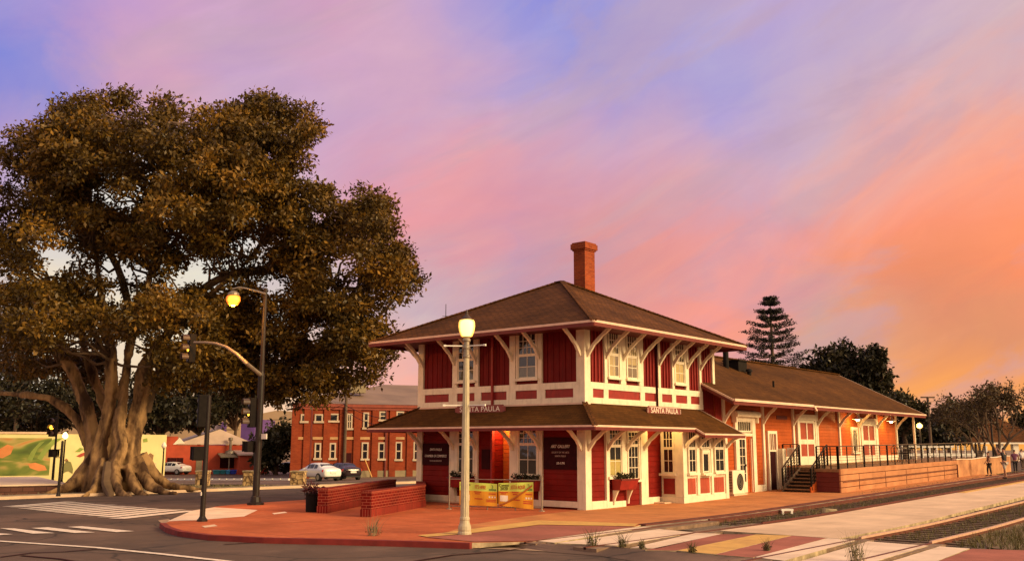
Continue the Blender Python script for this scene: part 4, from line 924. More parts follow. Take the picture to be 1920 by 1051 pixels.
mr_.bar((FX - .02, FY0, FZ - .13), (FX - .02, FY1, FZ - .13), .05, .13); mr_.bar((FX, FY0 - .01, FZ - .13), (RXX, FY0 - .01, RZZ - .13), .05, .13); mr_.bar((FX, FY1 + .01, FZ - .13), (RXX, FY1 + .01, RZZ - .13), .05, .13)
mp_.build('eave_edge', M['eave_pale'], H); mr_.build('eave_board', M['eave_red'], H)
mb = MB(); mb.slab([(FX - .05, FY0 + .04, FZ - .11), (FX - .05, FY1 - .04, FZ - .11), (-.05, FY1 - .04, zr(0) - .11), (-.05, FY0 + .04, zr(0) - .11)], .02); mb.build('soffit', M['eave_red'], H)
mb = MB(); mb.bar((FX + .03, 15.25, FZ - .02), (FX + .03, 15.55, FZ - .22), .09, .09); mb.build('gutter_end', M['eave_pale'], H)
for y in (9.6, 13.15, 16.25, 18.95, 21.7, 24.35, 26.95, 30.05):
    z0 = 0.2 if y < 14 else 1.3
    trim(RF, 'wall_post', y - .08, y + .08, z0, 4.25, .07, 'cream', H)
    bracket(RF, y, 4.06, 1.05, 3.10, H)
for a, b in ((9.45, 10.45), (12.3, 13.1)): trim(RF, 'base_board', a, b, gz(0, a), gz(0, a) + .28, .06, 'cream', H)
trim(RF, 'base_board', 15.0, 30.2, 1.22, 1.62, .05, 'cream', H)
# glazed entrance with transom and hood
E_ = MB(RF); E_.box(10.45, 10.68, 0, .10, .14, 3.30); E_.box(12.0, 12.28, 0, .10, .16, 3.30); E_.box(10.68, 12.0, 0, .09, 2.50, 2.62); E_.box(10.68, 12.0, 0, .09, 3.16, 3.30)
for u in (11.42, 11.5): pass
ent = E_.build('door_surround', M['cream'], H)
mb = MB(RF); mb.box(10.3, 12.42, 0, .30, 3.30, 3.38); mb.prism([(.0, 3.38), (.34, 3.38), (.26, 3.52), (0, 3.58)], 0, 10.28, 12.44); mb.box(10.34, 10.44, 0, .22, 3.06, 3.30); mb.box(12.28, 12.38, 0, .22, 3.06, 3.30); mb.build('hood', M['cream'], ent)
window(RF, 10.72, 11.96, 2.66, 3.14, 2.68, H, up=(6, 1), lo=(1, 1), sill=False, name='transom')
dr = MB(RF); dr.box(10.72, 10.86, .0, .05, .18, 2.5); dr.box(11.36, 11.46, 0, .05, .18, 2.5); dr.box(10.86, 11.36, 0, .05, .18, .62); dr.box(10.86, 11.36, 0, .05, 2.36, 2.5)
d1 = dr.build('door', M['cream'], H); mb = MB(RF); muntins(mb, 10.86, 11.36, .62, 2.36, 2, 5, .02, .045); mb.build('glazing_bars', M['cream'], d1)
MB(RF).box(10.86, 11.36, .005, .02, .62, 2.36).build('pane', M['dark'], d1)
MB(RF).box(11.28, 11.34, .05, .10, 1.25, 1.34).build('handle', M['black_metal'], d1)
MB(RF).box(11.46, 12.0, -.01, .03, .18, 2.5).build('door_panel', M['freight_board'], H)
MB(RF).bar((11.75, .12, .2), (11.75, .12, 2.4), .05, .05, (0, 1, 0)).build('pull_rail', M['eave_pale'], H)
# narrow door and a propped board beside it
mb = MB(RF); mb.box(13.5, 13.62, -.02, .08, .2, 2.75); mb.box(14.3, 14.42, -.02, .08, .2, 2.75); mb.box(13.62, 14.3, -.02, .08, 2.62, 2.75); mb.box(13.62, 14.3, -.02, .06, 1.85, 1.92)
d2 = mb.build('narrow_door', M['cream'], H); MB(RF).box(13.62, 14.3, -.02, .012, .2, 1.85).build('door_leaf', M['signblack'], d2)
mb = MB(RF); muntins(mb, 13.62, 14.3, 1.92, 2.62, 4, 1, .01, .04, .05); mb.build('slats', M['cream'], d2)
MB(RF).box(14.42, 14.78, .05, .30, .2, 1.98).build('white_plank_post', M['cream'], H)
MB(RF).box(14.4, 15.6, -.01, .012, 1.9, 2.2).build('dim_wall_mark', M['eave_red'], H) if 0 else None
MB(RF).box(14.6, 15.7, -.01, .014, 3.28, 3.44).build('name_board', M['eave_red'], H)
# big cross-framed freight doors
for a, b in ((16.62, 18.78), (24.52, 26.80)):
    mb = MB(RF); mb.box(a, a + .16, -.02, .09, 1.26, 3.30); mb.box(b - .16, b, -.02, .09, 1.26, 3.30); mb.box(a, b, -.02, .11, 3.30, 3.56)
    fd = mb.build('freight_door', M['cream'], H)
    mb = MB(RF); m_ = (a + b) / 2; z0, z1, zm_ = 1.28, 3.29, 2.28
    mb.box(a + .17, a + .33, 0, .06, z0, z1); mb.box(b - .33, b - .17, 0, .06, z0, z1); mb.box(m_ - .05, m_ + .05, 0, .058, z0, z1)
    for z in ((z0, z0 + .30), (zm_ - .10, zm_ + .12), (z1 - .12, z1)): mb.box(a + .33, b - .33, 0, .055, *z)
    mb.build('door_frame', M['cream'], fd); MB(RF).box(a + .2, b - .2, -.02, .022, z0, z1).build('door_leaf', M['door_panel'], fd)
window(RF, 23.35, 24.0, 1.78, 2.96, 1.8, H, up=(3, 1), lo=(1, 1), name='slot_window')
# rooftop pieces
def roof_at(x, y): return (x, y, zr(x))
mb = MB(); p = roof_at(-2.2, 14.2); mb.tube([(p[0], p[1], p[2] - .1), (p[0], p[1], p[2] + .72)], .13, 12); mb.build('roof_flue', M['black_metal'], H)
mb = MB(); p = roof_at(-2.2, 15.1); mb.box(p[0] - .4, p[0] + .35, p[1] - .35, p[1] + .5, p[2] - .2, p[2] + .32); mb.box(p[0] - .46, p[0] + .42, p[1] - .4, p[1] + .55, p[2] + .32, p[2] + .38); mb.build('roof_vent', M['black_metal'], H)
mb = MB(); p = roof_at(-1.57, 15.25); mb.lathe((p[0], p[1], p[2] - .06), [(.10, 0), (.10, .2), (.17, .2), (.13, .32), (.03, .34)], 10); mb.build('roof_vent', M['black_metal'], H)
mb = MB(); p = roof_at(-.31, 15.1); mb.tube([(p[0], p[1], p[2] - .06), (p[0], p[1], p[2] + .28)], .05, 8); mb.build('vent_pipe', M['black_metal'], H)
MB().box(.86, .96, 30.3, 30.4, 1.35, 3.95).build('porch_post', M['cream'], H)
# wall lights under the freight eaves
for y, lb in ((23.0, 'lit cone wall light above the slot window of the freight house'), (27.9, 'lit cone wall light past the farther freight door')):
    t = thing('wall_light', lb, 'wall light', (.05, y, 3.5), 'wall lights under the freight house eaves')
    mb = MB(); mb.tube([(0.07, y, 3.72), (.3, y, 3.86), (.5, y, 3.72)], .022, 6); mb.build('arm', M['black_metal'], t)
    mb = MB(); mb.lathe((.5, y, 3.44), [(.26, 0), (.24, .03), (.08, .16), (.05, .28)], 14); mb.build('shade', M['white'], t)
    mb = MB(); mb.lathe((.5, y, 3.37), [(.02, -.02), (.08, 0), (.10, .06), (.08, .1)], 10); mb.build('bulb', emis('bulb_warm', (1, .75, .45), 9), t, smooth=True)
    lamp_light('wall_glow', (.42, y, 3.28), 60, (1, .55, .16), .06, t)
# ------------------------------------------------------------------ air conditioner
def axz(y): return gz(0, y)
t = thing('air_conditioner', 'cream outdoor air conditioner unit with round fan grille by the ticket bay', 'air conditioner', (.3, 9.7, .12))
a0, a1, z0 = 9.3, 10.35, .2
MB().box(.10, .50, a0, a1, z0, z0 + .92).build('case', M['cream'], t, bevel=.02)
mb = MB(); 
for k in range(13): mb.box(.13, .47, a0 - .012, a0 + .002, z0 + .08 + k * .062, z0 + .11 + k * .062)
mb.build('side_grille', M['signblack'], t)
mb = MB(); cy, cz = 9.92, z0 + .46
for r in (.08, .15, .22, .29): mb.tube([(.505, cy + r * math.cos(q) * .95, cz + r * 1.15 * math.sin(q)) for q in np.linspace(0, 2 * math.pi, 25)], .008, 4, False)
mb.build('fan_grille', M['blind'], t); mb = MB(); mb.prism([(cy + .29 * math.cos(q), cz + .33 * math.sin(q)) for q in np.linspace(0, 6.283, 24, endpoint=False)], 0, .49, .503); mb.build('fan_opening', M['dark'], t)
mb = MB(); mb.box(.02, .56, a0 - .05, a1 + .05, .08, .20); mb.build('plinth', M['concrete2'], t)
# ------------------------------------------------------------------ freight deck, stairs and railings
def dz(y): return 1.15 + (y - 13.4) * .0115
KD = 3.25
T = thing('freight_deck', 'raised timber freight deck along the track with pale plank front', 'deck', (KD, 13.4, .18))
def deckstrip(x0, x1, y0, y1, top, h, n=10):
    mb = MB(); v = []; f = []
    for i in range(n + 1):
        y = y0 + (y1 - y0) * i / n; z = top(y); hh = h(y) if callable(h) else h
        v += [(x0, y, z - hh), (x1, y, z - hh), (x1, y, z), (x0, y, z)]
    for i in range(n):
        for k in range(4): f.append((4 * i + k, 4 * i + (k + 1) % 4, 4 * i + 4 + (k + 1) % 4, 4 * i + 4 + k))
    f += [(0, 3, 2, 1), tuple(4 * n + k for k in range(4))]; return mb.add(v, f)
mb = deckstrip(.1, 2.15, 14.75, 37, dz, .12); append(mb, deckstrip(2.15, KD - .02, 13.42, 37, dz, .12)); mb.build('deck_floor', M['deckfloor'], T)
mb = MB(); mb.box(2.2, KD - .03, 13.46, 14.8, .1, 1.04); mb.box(.12, KD - .04, 14.79, 37, -.1, 1.04); mb.build('deck_base', M['darkred'], T)
for k in range(4): # front boards, each a plank run with dark gaps between
    hb = .225
    deckstrip(KD - .04, KD + .03 - .004 * k, 13.4, 29.6, lambda y, k=k: dz(y) - k * (.235 + (29 - y) * .0016) + .01, lambda y: .205 + (29 - y) * .0016).build('front_board', M['deckwood'], T)
mb = MB()
for y0 in (15.4, 18.6, 21.4, 24.6, 27.3): mb.box(KD + .028, KD + .036, y0, y0 + .035, .28, dz(y0) - .25)
mb.build('joint_cover', M['rust'], T)
MB().box(KD + .01, KD + .07, 29.55, 29.64, .3, dz(29) - .2).build('end_bar', M['rust'], T)
mb = MB(); mb.bar((KD + .045, 13.6, .62), (KD + .045, 29.5, .86), .022, .03); mb.build('conduit', M['rust'], T)
# concrete retaining wall at the far end of the deck
t = thing('retaining_wall', 'plain orange concrete wall at the far end of the freight deck', 'wall', (KD, 33, .5))
mb = deckstrip(KD - .15, KD + .02, 29.62, 41, lambda y: dz(y) + .0 + .02 * math.sin(y * 1.3), lambda y: dz(y) - gz(3, y) + .1, 24); mb.build('wall_body', mat('orange_concrete', (.46, .22, .10), .9, .25, .9, .2, 20, stain=(.26, .11, .05)), t)
mb = deckstrip(KD - .16, KD + .03, 29.62, 41, lambda y: dz(y) + .06 + .02 * math.sin(y * 1.3), .04, 24); mb.build('coping', M['concrete'], t)
# stairs
t = thing('deck_stairs', 'brown timber stairs with six treads up to the freight deck', 'stairs', (1.6, 12.9, .17))
ny = 6; zb = gz(1.5, 12.9); zt_ = dz(14.75); 
mb = MB()
for i in range(ny):
    y = 12.95 + i * .31; z = zb + (zt_ - zb) * (i + 1) / (ny + 1); mb.box(.95, 2.15, y - .02, y + .31, z - .045, z)
mb.build('treads', M['deckfloor'], t)
mb = MB()
for i in range(ny):
    y = 12.95 + i * .31; z = zb + (zt_ - zb) * (i + 1) / (ny + 1); mb.box(.97, 2.13, y + .26, y + .28, z - (zt_ - zb) / (ny + 1), z - .05)
mb.build('risers', M['timber'], t)
for x in (.90, 2.16):
    mb = MB(); mb.hexa([(x, 12.85, zb), (x + .05, 12.85, zb), (x + .05, 14.76, zb), (x, 14.76, zb), (x, 12.85, zb + .22), (x + .05, 12.85, zb + .22), (x + .05, 14.76, zt_), (x, 14.76, zt_)]); mb.build('stringer', M['timber'] if x < 1 else M['freight_board'], t)
def railing(name, label, posts, heights, nw, group, panel=False):
    """posts: list of base points; a top rail, wires and one post each"""
    t = thing(name, label, 'railing', posts[0], group)
    tops = [(p[0], p[1], p[2] + heights) for p in posts]
    for i, p in enumerate(posts):
        w = .062 if i % 3 == 0 else .036
        MB().bar(p, tops[i], w, w, (0, 1, 0)).build('post', M['black_metal'], t)
    mb = MB()
    for a, b in zip(tops[:-1], tops[1:]): mb.bar(a, b, .06, .04)
    mb.build('top_rail', M['brown_metal'], t)
    mb = MB()
    for k in range(1, nw + 1):
        for a, b in zip(posts[:-1], posts[1:]): mb.bar((a[0], a[1], a[2] + heights * k / (nw + 1)), (b[0], b[1], b[2] + heights * k / (nw + 1)), .014, .014)
    mb.build('wires', M['brown_metal'], t); return t
ys = [13.5 + .97 * i for i in range(24)]
railing('deck_railing', 'long black cable railing along the front of the freight deck', [(KD - .08, y, dz(y)) for y in ys], .93, 7, 'railings of the freight deck')
railing('deck_railing', 'short black railing on the deck end, right of the stairs', [(2.24 + .3 * i, 13.5, dz(13.5)) for i in range(4)], .93, 7, 'railings of the freight deck')
rl = railing('deck_railing', 'black railing with a white notice left of the stairs', [(.14 + .36 * i, 14.8, dz(14.8)) for i in range(3)], 1.0, 9, 'railings of the freight deck')
for x, lb in ((.93, 'left sloping black handrail of the deck stairs'), (2.19, 'right sloping black handrail of the deck stairs')):
    railing('stair_railing', lb, [(x, 12.95 + .3 * i, zb + .1 + (zt_ - zb) * i / 6.) for i in range(7)], .88, 6, 'handrails of the deck stairs')
t = thing('notice', 'small white notice with a dark seal hung on the railing left of the stairs', 'notice', (.5, 14.72, 1.75))
MB().box(.36, .70, 14.735, 14.755, 1.62, 2.02).build('notice_board', M['letter'], t)
mb = MB(); mb.prism([(.53 + .10 * math.cos(q), 1.86 + .11 * math.sin(q)) for q in np.linspace(0, 6.283, 16, endpoint=False)], 1, 14.728, 14.736)
for k in range(3): mb.box(.41, .65, 14.728, 14.736, 1.655 + k * .035, 1.668 + k * .035)
mb.build('seal', M['eave_pale'], t)
# bistro table and chairs on the deck
def bistro(x, y, label_t, labels):
    z = dz(y); t = thing('bistro_table', label_t, 'table', (x, y, z))
    mb = MB(); mb.lathe((x, y, z), [(.34, .70), (.34, .73)], 18); mb.build('table_top', M['galv'], t)
    for k in range(3):
        a = 2.1 * k; MB().tube([(x, y, z + .7), (x + .1 * math.cos(a), y + .1 * math.sin(a), z + .3), (x + .3 * math.cos(a), y + .3 * math.sin(a), z)], .016, 6).build('leg', M['black_metal'], t)
    for (dx, dy, s), lb in zip(((0, -.7, 1), (.1, .75, -1)), labels):
        c = thing('bistro_chair', lb, 'chair', (x + dx, y + dy, z), 'bistro chairs on the deck'); X, Y = x + dx, y + dy
        MB().box(X - .2, X + .2, Y - .2, Y + .2, z + .43, z + .46).build('seat', M['black_metal'], c)
        mb = MB(); mb.tube([(X - .19, Y - .19 * s, z + .44), (X - .17, Y - .26 * s, z + .7), (X, Y - .28 * s, z + .88), (X + .17, Y - .26 * s, z + .7), (X + .19, Y - .19 * s, z + .44)], .014, 6)
        for q in (-.08, 0, .08): mb.tube([(X + q, Y - .2 * s, z + .46), (X + q, Y - .27 * s, z + .82)], .009, 5)
        mb.build('backrest', M['black_metal'], c)
        for a in (-1, 1):
            for b in (-1, 1): MB().tube([(X + a * .18, Y + b * .18, z + .44), (X + a * .2, Y + b * .21, z)], .013, 6).build('leg', M['black_metal'], c)
bistro(1.7, 25.6, 'small round metal table on the freight deck', ('black bistro chair on the nearer side of the deck table', 'black bistro chair on the farther side of the deck table'))
# ------------------------------------------------------------------ plaza furniture
class Facade:
    """a vertical plane through two ground points; gives (along, height) of a pixel on it"""
    def __init__(s, a, b):
        s.o = Vector((a[0], a[1], 0)); s.u = (Vector((b[0], b[1], 0)) - s.o).normalized(); s.n = Vector((s.u.y, -s.u.x, 0))
        if s.n.dot(Vector(CAM) - s.o) < 0: s.n = -s.n
        s.M = frame(s.o, s.u, s.n)
    def uz(s, x, y):
        v = Vector(ray(x, y)); c = Vector(CAM); t = (s.o - c).dot(s.n) / v.dot(s.n); p = c + v * t; return (p - s.o).dot(s.u), p.z
    def rect(s, x0, y0, x1, y1):
        a = s.uz(x0, y0); b = s.uz(x1, y1); return min(a[0], b[0]), max(a[0], b[0]), min(a[1], b[1]), max(a[1], b[1])
def brick_wall(a, b, h, label):
    a = Vector(a); b = Vector(b); t = thing('brick_wall', label, 'low wall', tuple(a), 'low brick walls on the plaza'); fr = frame(a, (b - a), Vector(((b - a).y, -(b - a).x, 0))); L = (b - a).length
    MB(fr).box(0, L, -.16, .16, .22, h - .06).build('wall_body', M['brick_red'], t)
    MB(fr).box(-.02, L + .02, -.18, .18, 0, .22).build('soldier_course', M['soldier'], t)
    MB(fr).box(-.015, L + .015, -.175, .175, h - .06, h).build('coping', M['soldier'], t)
M['soldier'] = bricks('soldier_course_brick', (.18, .010, .007), (.12, .007, .005), (.34, .095, .06), .085, .24, .009, offset=0)
a, b = G(603, 958), G(792, 915); 
fc_ = Facade(G(604, 960), (-9.7, -1.2)); 
brick_wall(tuple(G(604, 961)), (-9.6, .2, 0), .76, 'low red brick wall behind the dark planter tub')
brick_wall(tuple(G(686, 968)), tuple(G(789, 949)), .75, 'low red brick wall ending at the depot corner')
brick_wall((-5.35, -2.35, 0), (-8.1, .3, 0), .74, 'short red brick return wall behind the depot corner post')
p = G(587, 958); t = thing('planter_tub', 'dark round tub with spiky red plant beside the brick wall', 'planter', tuple(p))
mb = MB(); mb.lathe(p, [(.225, 0), (.235, .03), (.25, .50), (.265, .52), (.265, .58), (.22, .58)], 20); mb.build('tub', M['black_metal'], t, smooth=False)
leaves('plant', [((p[0], p[1], p[2] + .66), (.2, .2, .17)), ((p[0] - .2, p[1] - .1, p[2] + .72), (.12, .12, .12))], 150, .24, M['leaf_red'], t, aspect=.22, hollow=.2)
mb = MB(); mb.lathe((p[0], p[1], p[2] + .50), [(.22, 0), (.2, .04)], 16); mb.build('soil', M['dirt'], t)
# ---- globe street lamp with banner arms
p = Vector(G(871, 1001)); t = thing('street_lamp', 'lit globe street lamp on a cream fluted column in front of the depot', 'street lamp', tuple(p))
fl = lambda a: 1 - .09 * abs(math.sin(6 * a))
mb = MB(); mb.lathe(p, [(.165, 0), (.165, .05), (.15, .08), (.158, .13), (.150, .20), (.122, .27), (.112, .33), (.120, .35), (.120, .39), (.104, .42)], 16); mb.build('base', M['lamp_shaft'], t)
mb = MB(); mb.lathe(p, [(.106, .40), (.100, 1.6), (.084, 3.2), (.072, 4.22)], 24, fl); mb.build('column', M['lamp_shaft'], t)
mb = MB(); mb.lathe(p, [(.07, 4.20), (.092, 4.22), (.092, 4.26), (.075, 4.28), (.075, 4.42), (.092, 4.44), (.088, 4.50), (.072, 4.52), (.072, 4.60), (.10, 4.62), (.10, 4.66), (.075, 4.70), (.11, 4.74)], 20); mb.build('neck', M['galv'], t)
mb = MB(); mb.lathe(p, [(.10, 4.72), (.14, 4.74), (.185, 4.86), (.205, 4.98), (.200, 5.08), (.175, 5.14), (.10, 5.155)], 24)
g = mb.build('globe', emis2('globe_light', (1.0, .74, .26), 2.0, (1.0, .48, .05), 1.15), t, smooth=True)
mb = MB(); mb.lathe(p, [(.14, 5.15), (.12, 5.19), (.05, 5.26), (.03, 5.30), (.035, 5.33), (.012, 5.40)], 14); mb.build('finial', M['brown_metal'], t)
lamp_light('globe_glow', (p.x, p.y, p.z + 4.98), 190, (1, .62, .22), .2, t)
r_ = Vector((RX[0], RX[1], 0)).normalized(); f_ = Vector((-r_.y, r_.x, 0)); ar = (r_ * .8 - f_ * .62).normalized()
for z in (4.50, 3.05):
    for s in (1, -1):
        d = (r_ * .85 - f_ * .5).normalized() if s > 0 else (-r_ * .98 - f_ * .1).normalized()
        o = p + Vector((0, 0, z)); MB().bar(o + d * .08, o + d * .52, .028, .028).build('banner_arm', M['white'], t)
        MB().bar(o + d * .50, o + d * .56, .045, .045).build('arm_knob', M['white'], t)
# ---- census banners on a pipe frame
FA, FB = Vector(G(842, 953)), Vector(G(1016, 957)); 
t = thing('pipe_barrier', 'white pipe barrier that holds the two yellow banners', 'barrier', tuple(FA)); fu = (FB - FA).normalized(); fL = (FB - FA).length
BFm = frame(FA, fu, Vector((fu.y, -fu.x, 0)))
for u in (0, fL): 
    MB().tube([FA + fu * u, FA + fu * u + Vector((0, 0, 1.10))], .024, 8).build('post', M['galv'], t); MB().lathe(FA + fu * u, [(.11, 0), (.10, .02), (.03, .03)], 12).build('foot', M['galv'], t)
for u in (fL * .42, fL * .72): MB().tube([FA + fu * u, FA + fu * u + Vector((0, 0, .5))], .018, 8).build('post', M['galv'], t)
for z in (.10, .98): MB().tube([FA + Vector((0, 0, z)), FB + Vector((0, 0, z))], .016, 8).build('rail', M['galv'], t)
M['ban_y'] = mat('banner_orange', (.72, .33, .02), .6, .06, 3); M['ban_g'] = mat('banner_lime', (.60, .74, .12), .6, .06, 3); M['ban_red'] = mat('banner_red_ink', (.50, .06, .02), .6, .05, 3); M['ban_grn'] = mat('banner_green_ink', (.16, .28, .06), .6, .05, 3)
def banner(u0, u1, z0, z1, sag, label, line, fold):
    c = FA + fu * ((u0 + u1) / 2); t = thing('banner', label, 'banner', (c.x, c.y, z0), 'census banners on the pipe barrier'); w = u1 - u0; h = z1 - z0; nx, nz2 = 14, 6
    def P3(a, b): # bilinear with sag and ripple
        return (u0 + w * a, .05 + .018 * math.sin(a * 11 + b * 2), z0 + h * b + sag(a, b))
    def patch(a0, a1, b0, b1, m, lift, name, parent):
        mb = MB(BFm); n_, k_ = max(1, int(nx * (a1 - a0)) + 1), max(1, int(nz2 * (b1 - b0)) + 1); v = []
        for i in range(n_ + 1):
            for j in range(k_ + 1):
                q = P3(a0 + (a1 - a0) * i / n_, b0 + (b1 - b0) * j / k_); v.append((q[0], q[1] + lift, q[2]))
        f = [(i * (k_ + 1) + j, (i + 1) * (k_ + 1) + j, (i + 1) * (k_ + 1) + j + 1, i * (k_ + 1) + j + 1) for i in range(n_) for j in range(k_)]
        return mb.add(v, f).build(name, m, parent, recalc=False)
    def textp(s, size, a, b, m, parent, name='lettering', sx=1.0):
        q = P3(a, b); mb = text(s, size, None, 0, 0, 0, m, None, sx=sx)
        o = MB(BFm); o.add([((lambda r: (r[0], r[1] + .008 + v[1], r[2] + v[2]))(P3(a + v[0] / w, b))) for v in mb.v], mb.f); return o.build(name, m, parent)
    cl_ = patch(0, 1, 0, .64, M['ban_y'], 0, 'orange_field', t); patch(0, 1, .64, 1, M['ban_g'], 0, 'lime_field', t)
    textp('Census', .125, .16, .90, M['signblack'], t, sx=.85); textp('2020', .15, .16, .75, M['signblack'], t, sx=.8)
    textp(line, .17, .56, .81, M['ban_red'], t, sx=.52)
    mb = patch(.78, .97, .68, .76, M['ban_grn'], .006, 'green_strip', t); textp(')', .16, .87, .86, M['ban_grn'], t, sx=1.6)
    patch(.05, .27, .20, .46, M['letter'], .006, 'white_patch', t)
    for a0, a1, b0 in ((.03, .27, .57), (.08, .22, .51), (.38, .58, .58), (.41, .55, .50), (.78, .96, .52), (.72, .97, .25), (.72, .97, .18), (.40, .62, .28)): patch(a0, a1, b0, b0 + .04, M['ban_red'], .006, 'text_line', t)
    for a in (.80, .87, .94): patch(a - .02, a + .02, .36, .43, M['letter'], .006, 'white_dot', t)
    if fold: # the flap blown over along a diagonal crease
        mb = MB(BFm); n_ = 12; v = []
        for i in range(n_ + 1):
            a = i / n_; q = P3(.04 + .93 * a, .02 + .86 * a ** 1.15); v += [(q[0], q[1] + .012, q[2] - .035), (q[0], q[1] + .05, q[2]), (q[0], q[1] + .012, q[2] + .035)]
        mb.add(v, [(3 * i + k, 3 * i + 3 + k, 3 * i + 4 + k, 3 * i + 1 + k) for i in range(n_) for k in (0, 1)]); mb.build('crease', mat('banner_fold', (.42, .14, .03), .6, .2, 5), t)
banner(fL * .12, fL * .530, .15, .90, lambda a, b: -.055 * a + .03 * (1 - b) * a, "yellow census banner with flat face, nearer the lamp post", "IT'S HERE", False)
banner(fL * .545, fL * .915, .10, .87, lambda a, b: .05 * a * b - .05 * a * (1 - b) + (1 - b) * .06 * (1 - a), 'yellow census banner with a diagonal fold across it', '\u00a1EST\u00c1 AQU\u00cd!', True)
# ------------------------------------------------------------------ traffic signals
M['amber'] = emis('amber_lens', (1.0, .42, .03), 5); M['lens_off'] = mat('unlit_lens', (.05, .02, .015), .3, .2, 4)
M['sodium'] = emis2('sodium_lamp', (1.0, .42, .04), 2.0, (1.0, .12, .003), 1.0)
def signal_head(c, face, parent, lit=1, name='signal_head', scale=1.0, yellow=False):
    """three-lens head; c is its middle, face the way it looks"""
    f = Vector((face[0], face[1], 0)).normalized(); fr = frame(c, Vector((-f.y, f.x, 0)), f); s = scale
    mb = MB(fr); mb.box(-.17 * s, .17 * s, -.18 * s, .06 * s, -.53 * s, .53 * s); hd = mb.build(name, M['black_metal'], parent, bevel=.02)
    for k in range(3):
        z = (.35 - .35 * k) * s
        mb = MB(fr); mb.prism([(.125 * s * math.cos(q), z + .125 * s * math.sin(q)) for q in np.linspace(0, 6.283, 14, endpoint=False)], 1, .055 * s, .075 * s); mb.build('lens', M['amber'] if k == lit else M['lens_off'], hd)
        mb = MB(fr); v = []; n = 10
        for i in range(n + 1):
            q = math.radians(-20) + math.radians(220) * i / n
            for rr, yy in ((.145, .06), (.145, .30), (.16, .30), (.16, .06)): v.append((rr * s * math.cos(q), yy * s, z + rr * s * math.sin(q)))
        mb.add(v, [(4 * i + a, 4 * i + (a + 1) % 4, 4 * i + 4 + (a + 1) % 4, 4 * i + 4 + a) for i in range(n) for a in range(4)]); mb.build('visor', M['brown_metal'], hd)
    return hd
def ped_head(c, face, parent, lit=None):
    f = Vector((face[0], face[1], 0)).normalized(); fr = frame(c, Vector((-f.y, f.x, 0)), f)
    h = MB(fr).box(-.19, .19, -.13, .09, -.19, .19).build('pedestrian_signal', M['black_metal'], parent, bevel=.02)
    mb = MB(fr); mb.box(-.21, .21, .09, .20, .17, .20); mb.box(-.21, -.18, .09, .18, -.17, .17); mb.box(.18, .21, .09, .18, -.17, .17); mb.build('hood', M['black_metal'], h)
    return h
rr_ = Vector((RX[0], RX[1], 0)).normalized(); ff_ = Vector((DX[0], DX[1], 0)).normalized()
p = Vector(G(479, 945)); d0 = depth(p); kk = F / d0
def upz(y, d): return 2.1 + (833 - y) * d / F
t = thing('traffic_signal', 'tall dark signal pole with curved mast arm, lit sodium lamp and amber signals', 'traffic signal', tuple(p))
ztop = upz(537, d0)
mb = MB(); mb.lathe(p, [(.125, .1), (.118, 4.6), (.085, 4.75), (.066, ztop), (.08, ztop), (.08, ztop + .08), (.03, ztop + .10)], 14); mb.build('pole', M['pole_dark'], t)
mb = MB(); mb.lathe(p, [(.30, 0), (.30, .06), (.2, .10), (.17, .28), (.13, .32)], 12); mb.build('base', M['pole_dark'], t)
arm = [p + Vector((0, 0, upz(702, d0)))] + [Vector(at(x, y, d0 + .25 * i)) for i, (x, y) in enumerate(((462, 680), (444, 663), (425, 650), (405, 643), (385, 641), (364, 641)))]
mb = MB(); mb.tube(arm, [.075, .07, .062, .055, .05, .045, .04], 10); mb.build('mast_arm', M['galv'], t)
hc = Vector(at(356, 652, d0 + 1.6)); signal_head(hc, -rr_ * .8 - ff_ * .55, t, 1)
la = [p + Vector((0, 0, ztop - .12))] + [Vector(at(x, y, d0 - .1)) for x, y in ((478, 544), (462, 540), (448, 538), (436, 541))]
mb = MB(); mb.tube(la, [.04, .035, .03, .03, .03], 8); mb.build('lamp_arm', M['galv'], t)
lh = Vector(at(438, 549, d0 - .1)); mb = MB(); mb.lathe((lh.x, lh.y, lh.z), [(.10, -.12), (.20, -.08), (.20, .0), (.10, .07), (.04, .1)], 14); hd = mb.build('lamp_head', M['galv'], t)
mb = MB(); mb.lathe((lh.x, lh.y, lh.z - .11), [(.04, -.36), (.17, -.31), (.25, -.16), (.23, .0)], 14); mb.build('lamp_lens', M['sodium'], hd, smooth=True)
lamp_light('sodium_glow', (lh.x, lh.y, lh.z - .50), 600, (1, .38, .05), .12, t)
signal_head(p + Vector((0, 0, upz(772, d0))) - rr_ * .34, -rr_ * .85 - ff_ * .5, t, 1)
ped_head(p + Vector((0, 0, upz(836, d0))) - rr_ * .30, -rr_ * .75 + ff_ * .6, t)
for z in (upz(772, d0) + .3, upz(772, d0) - .3, upz(836, d0)): MB().bar(p + Vector((0, 0, z)) - rr_ * .32, p + Vector((0, 0, z)), .05, .05).build('clamp', M['black_metal'], t)
MB().box(p.x + .10, p.x + .44, p.y + .02, p.y + .05, upz(818, d0) - .09, upz(818, d0) + .10).build('street_sign', M['white'], t)
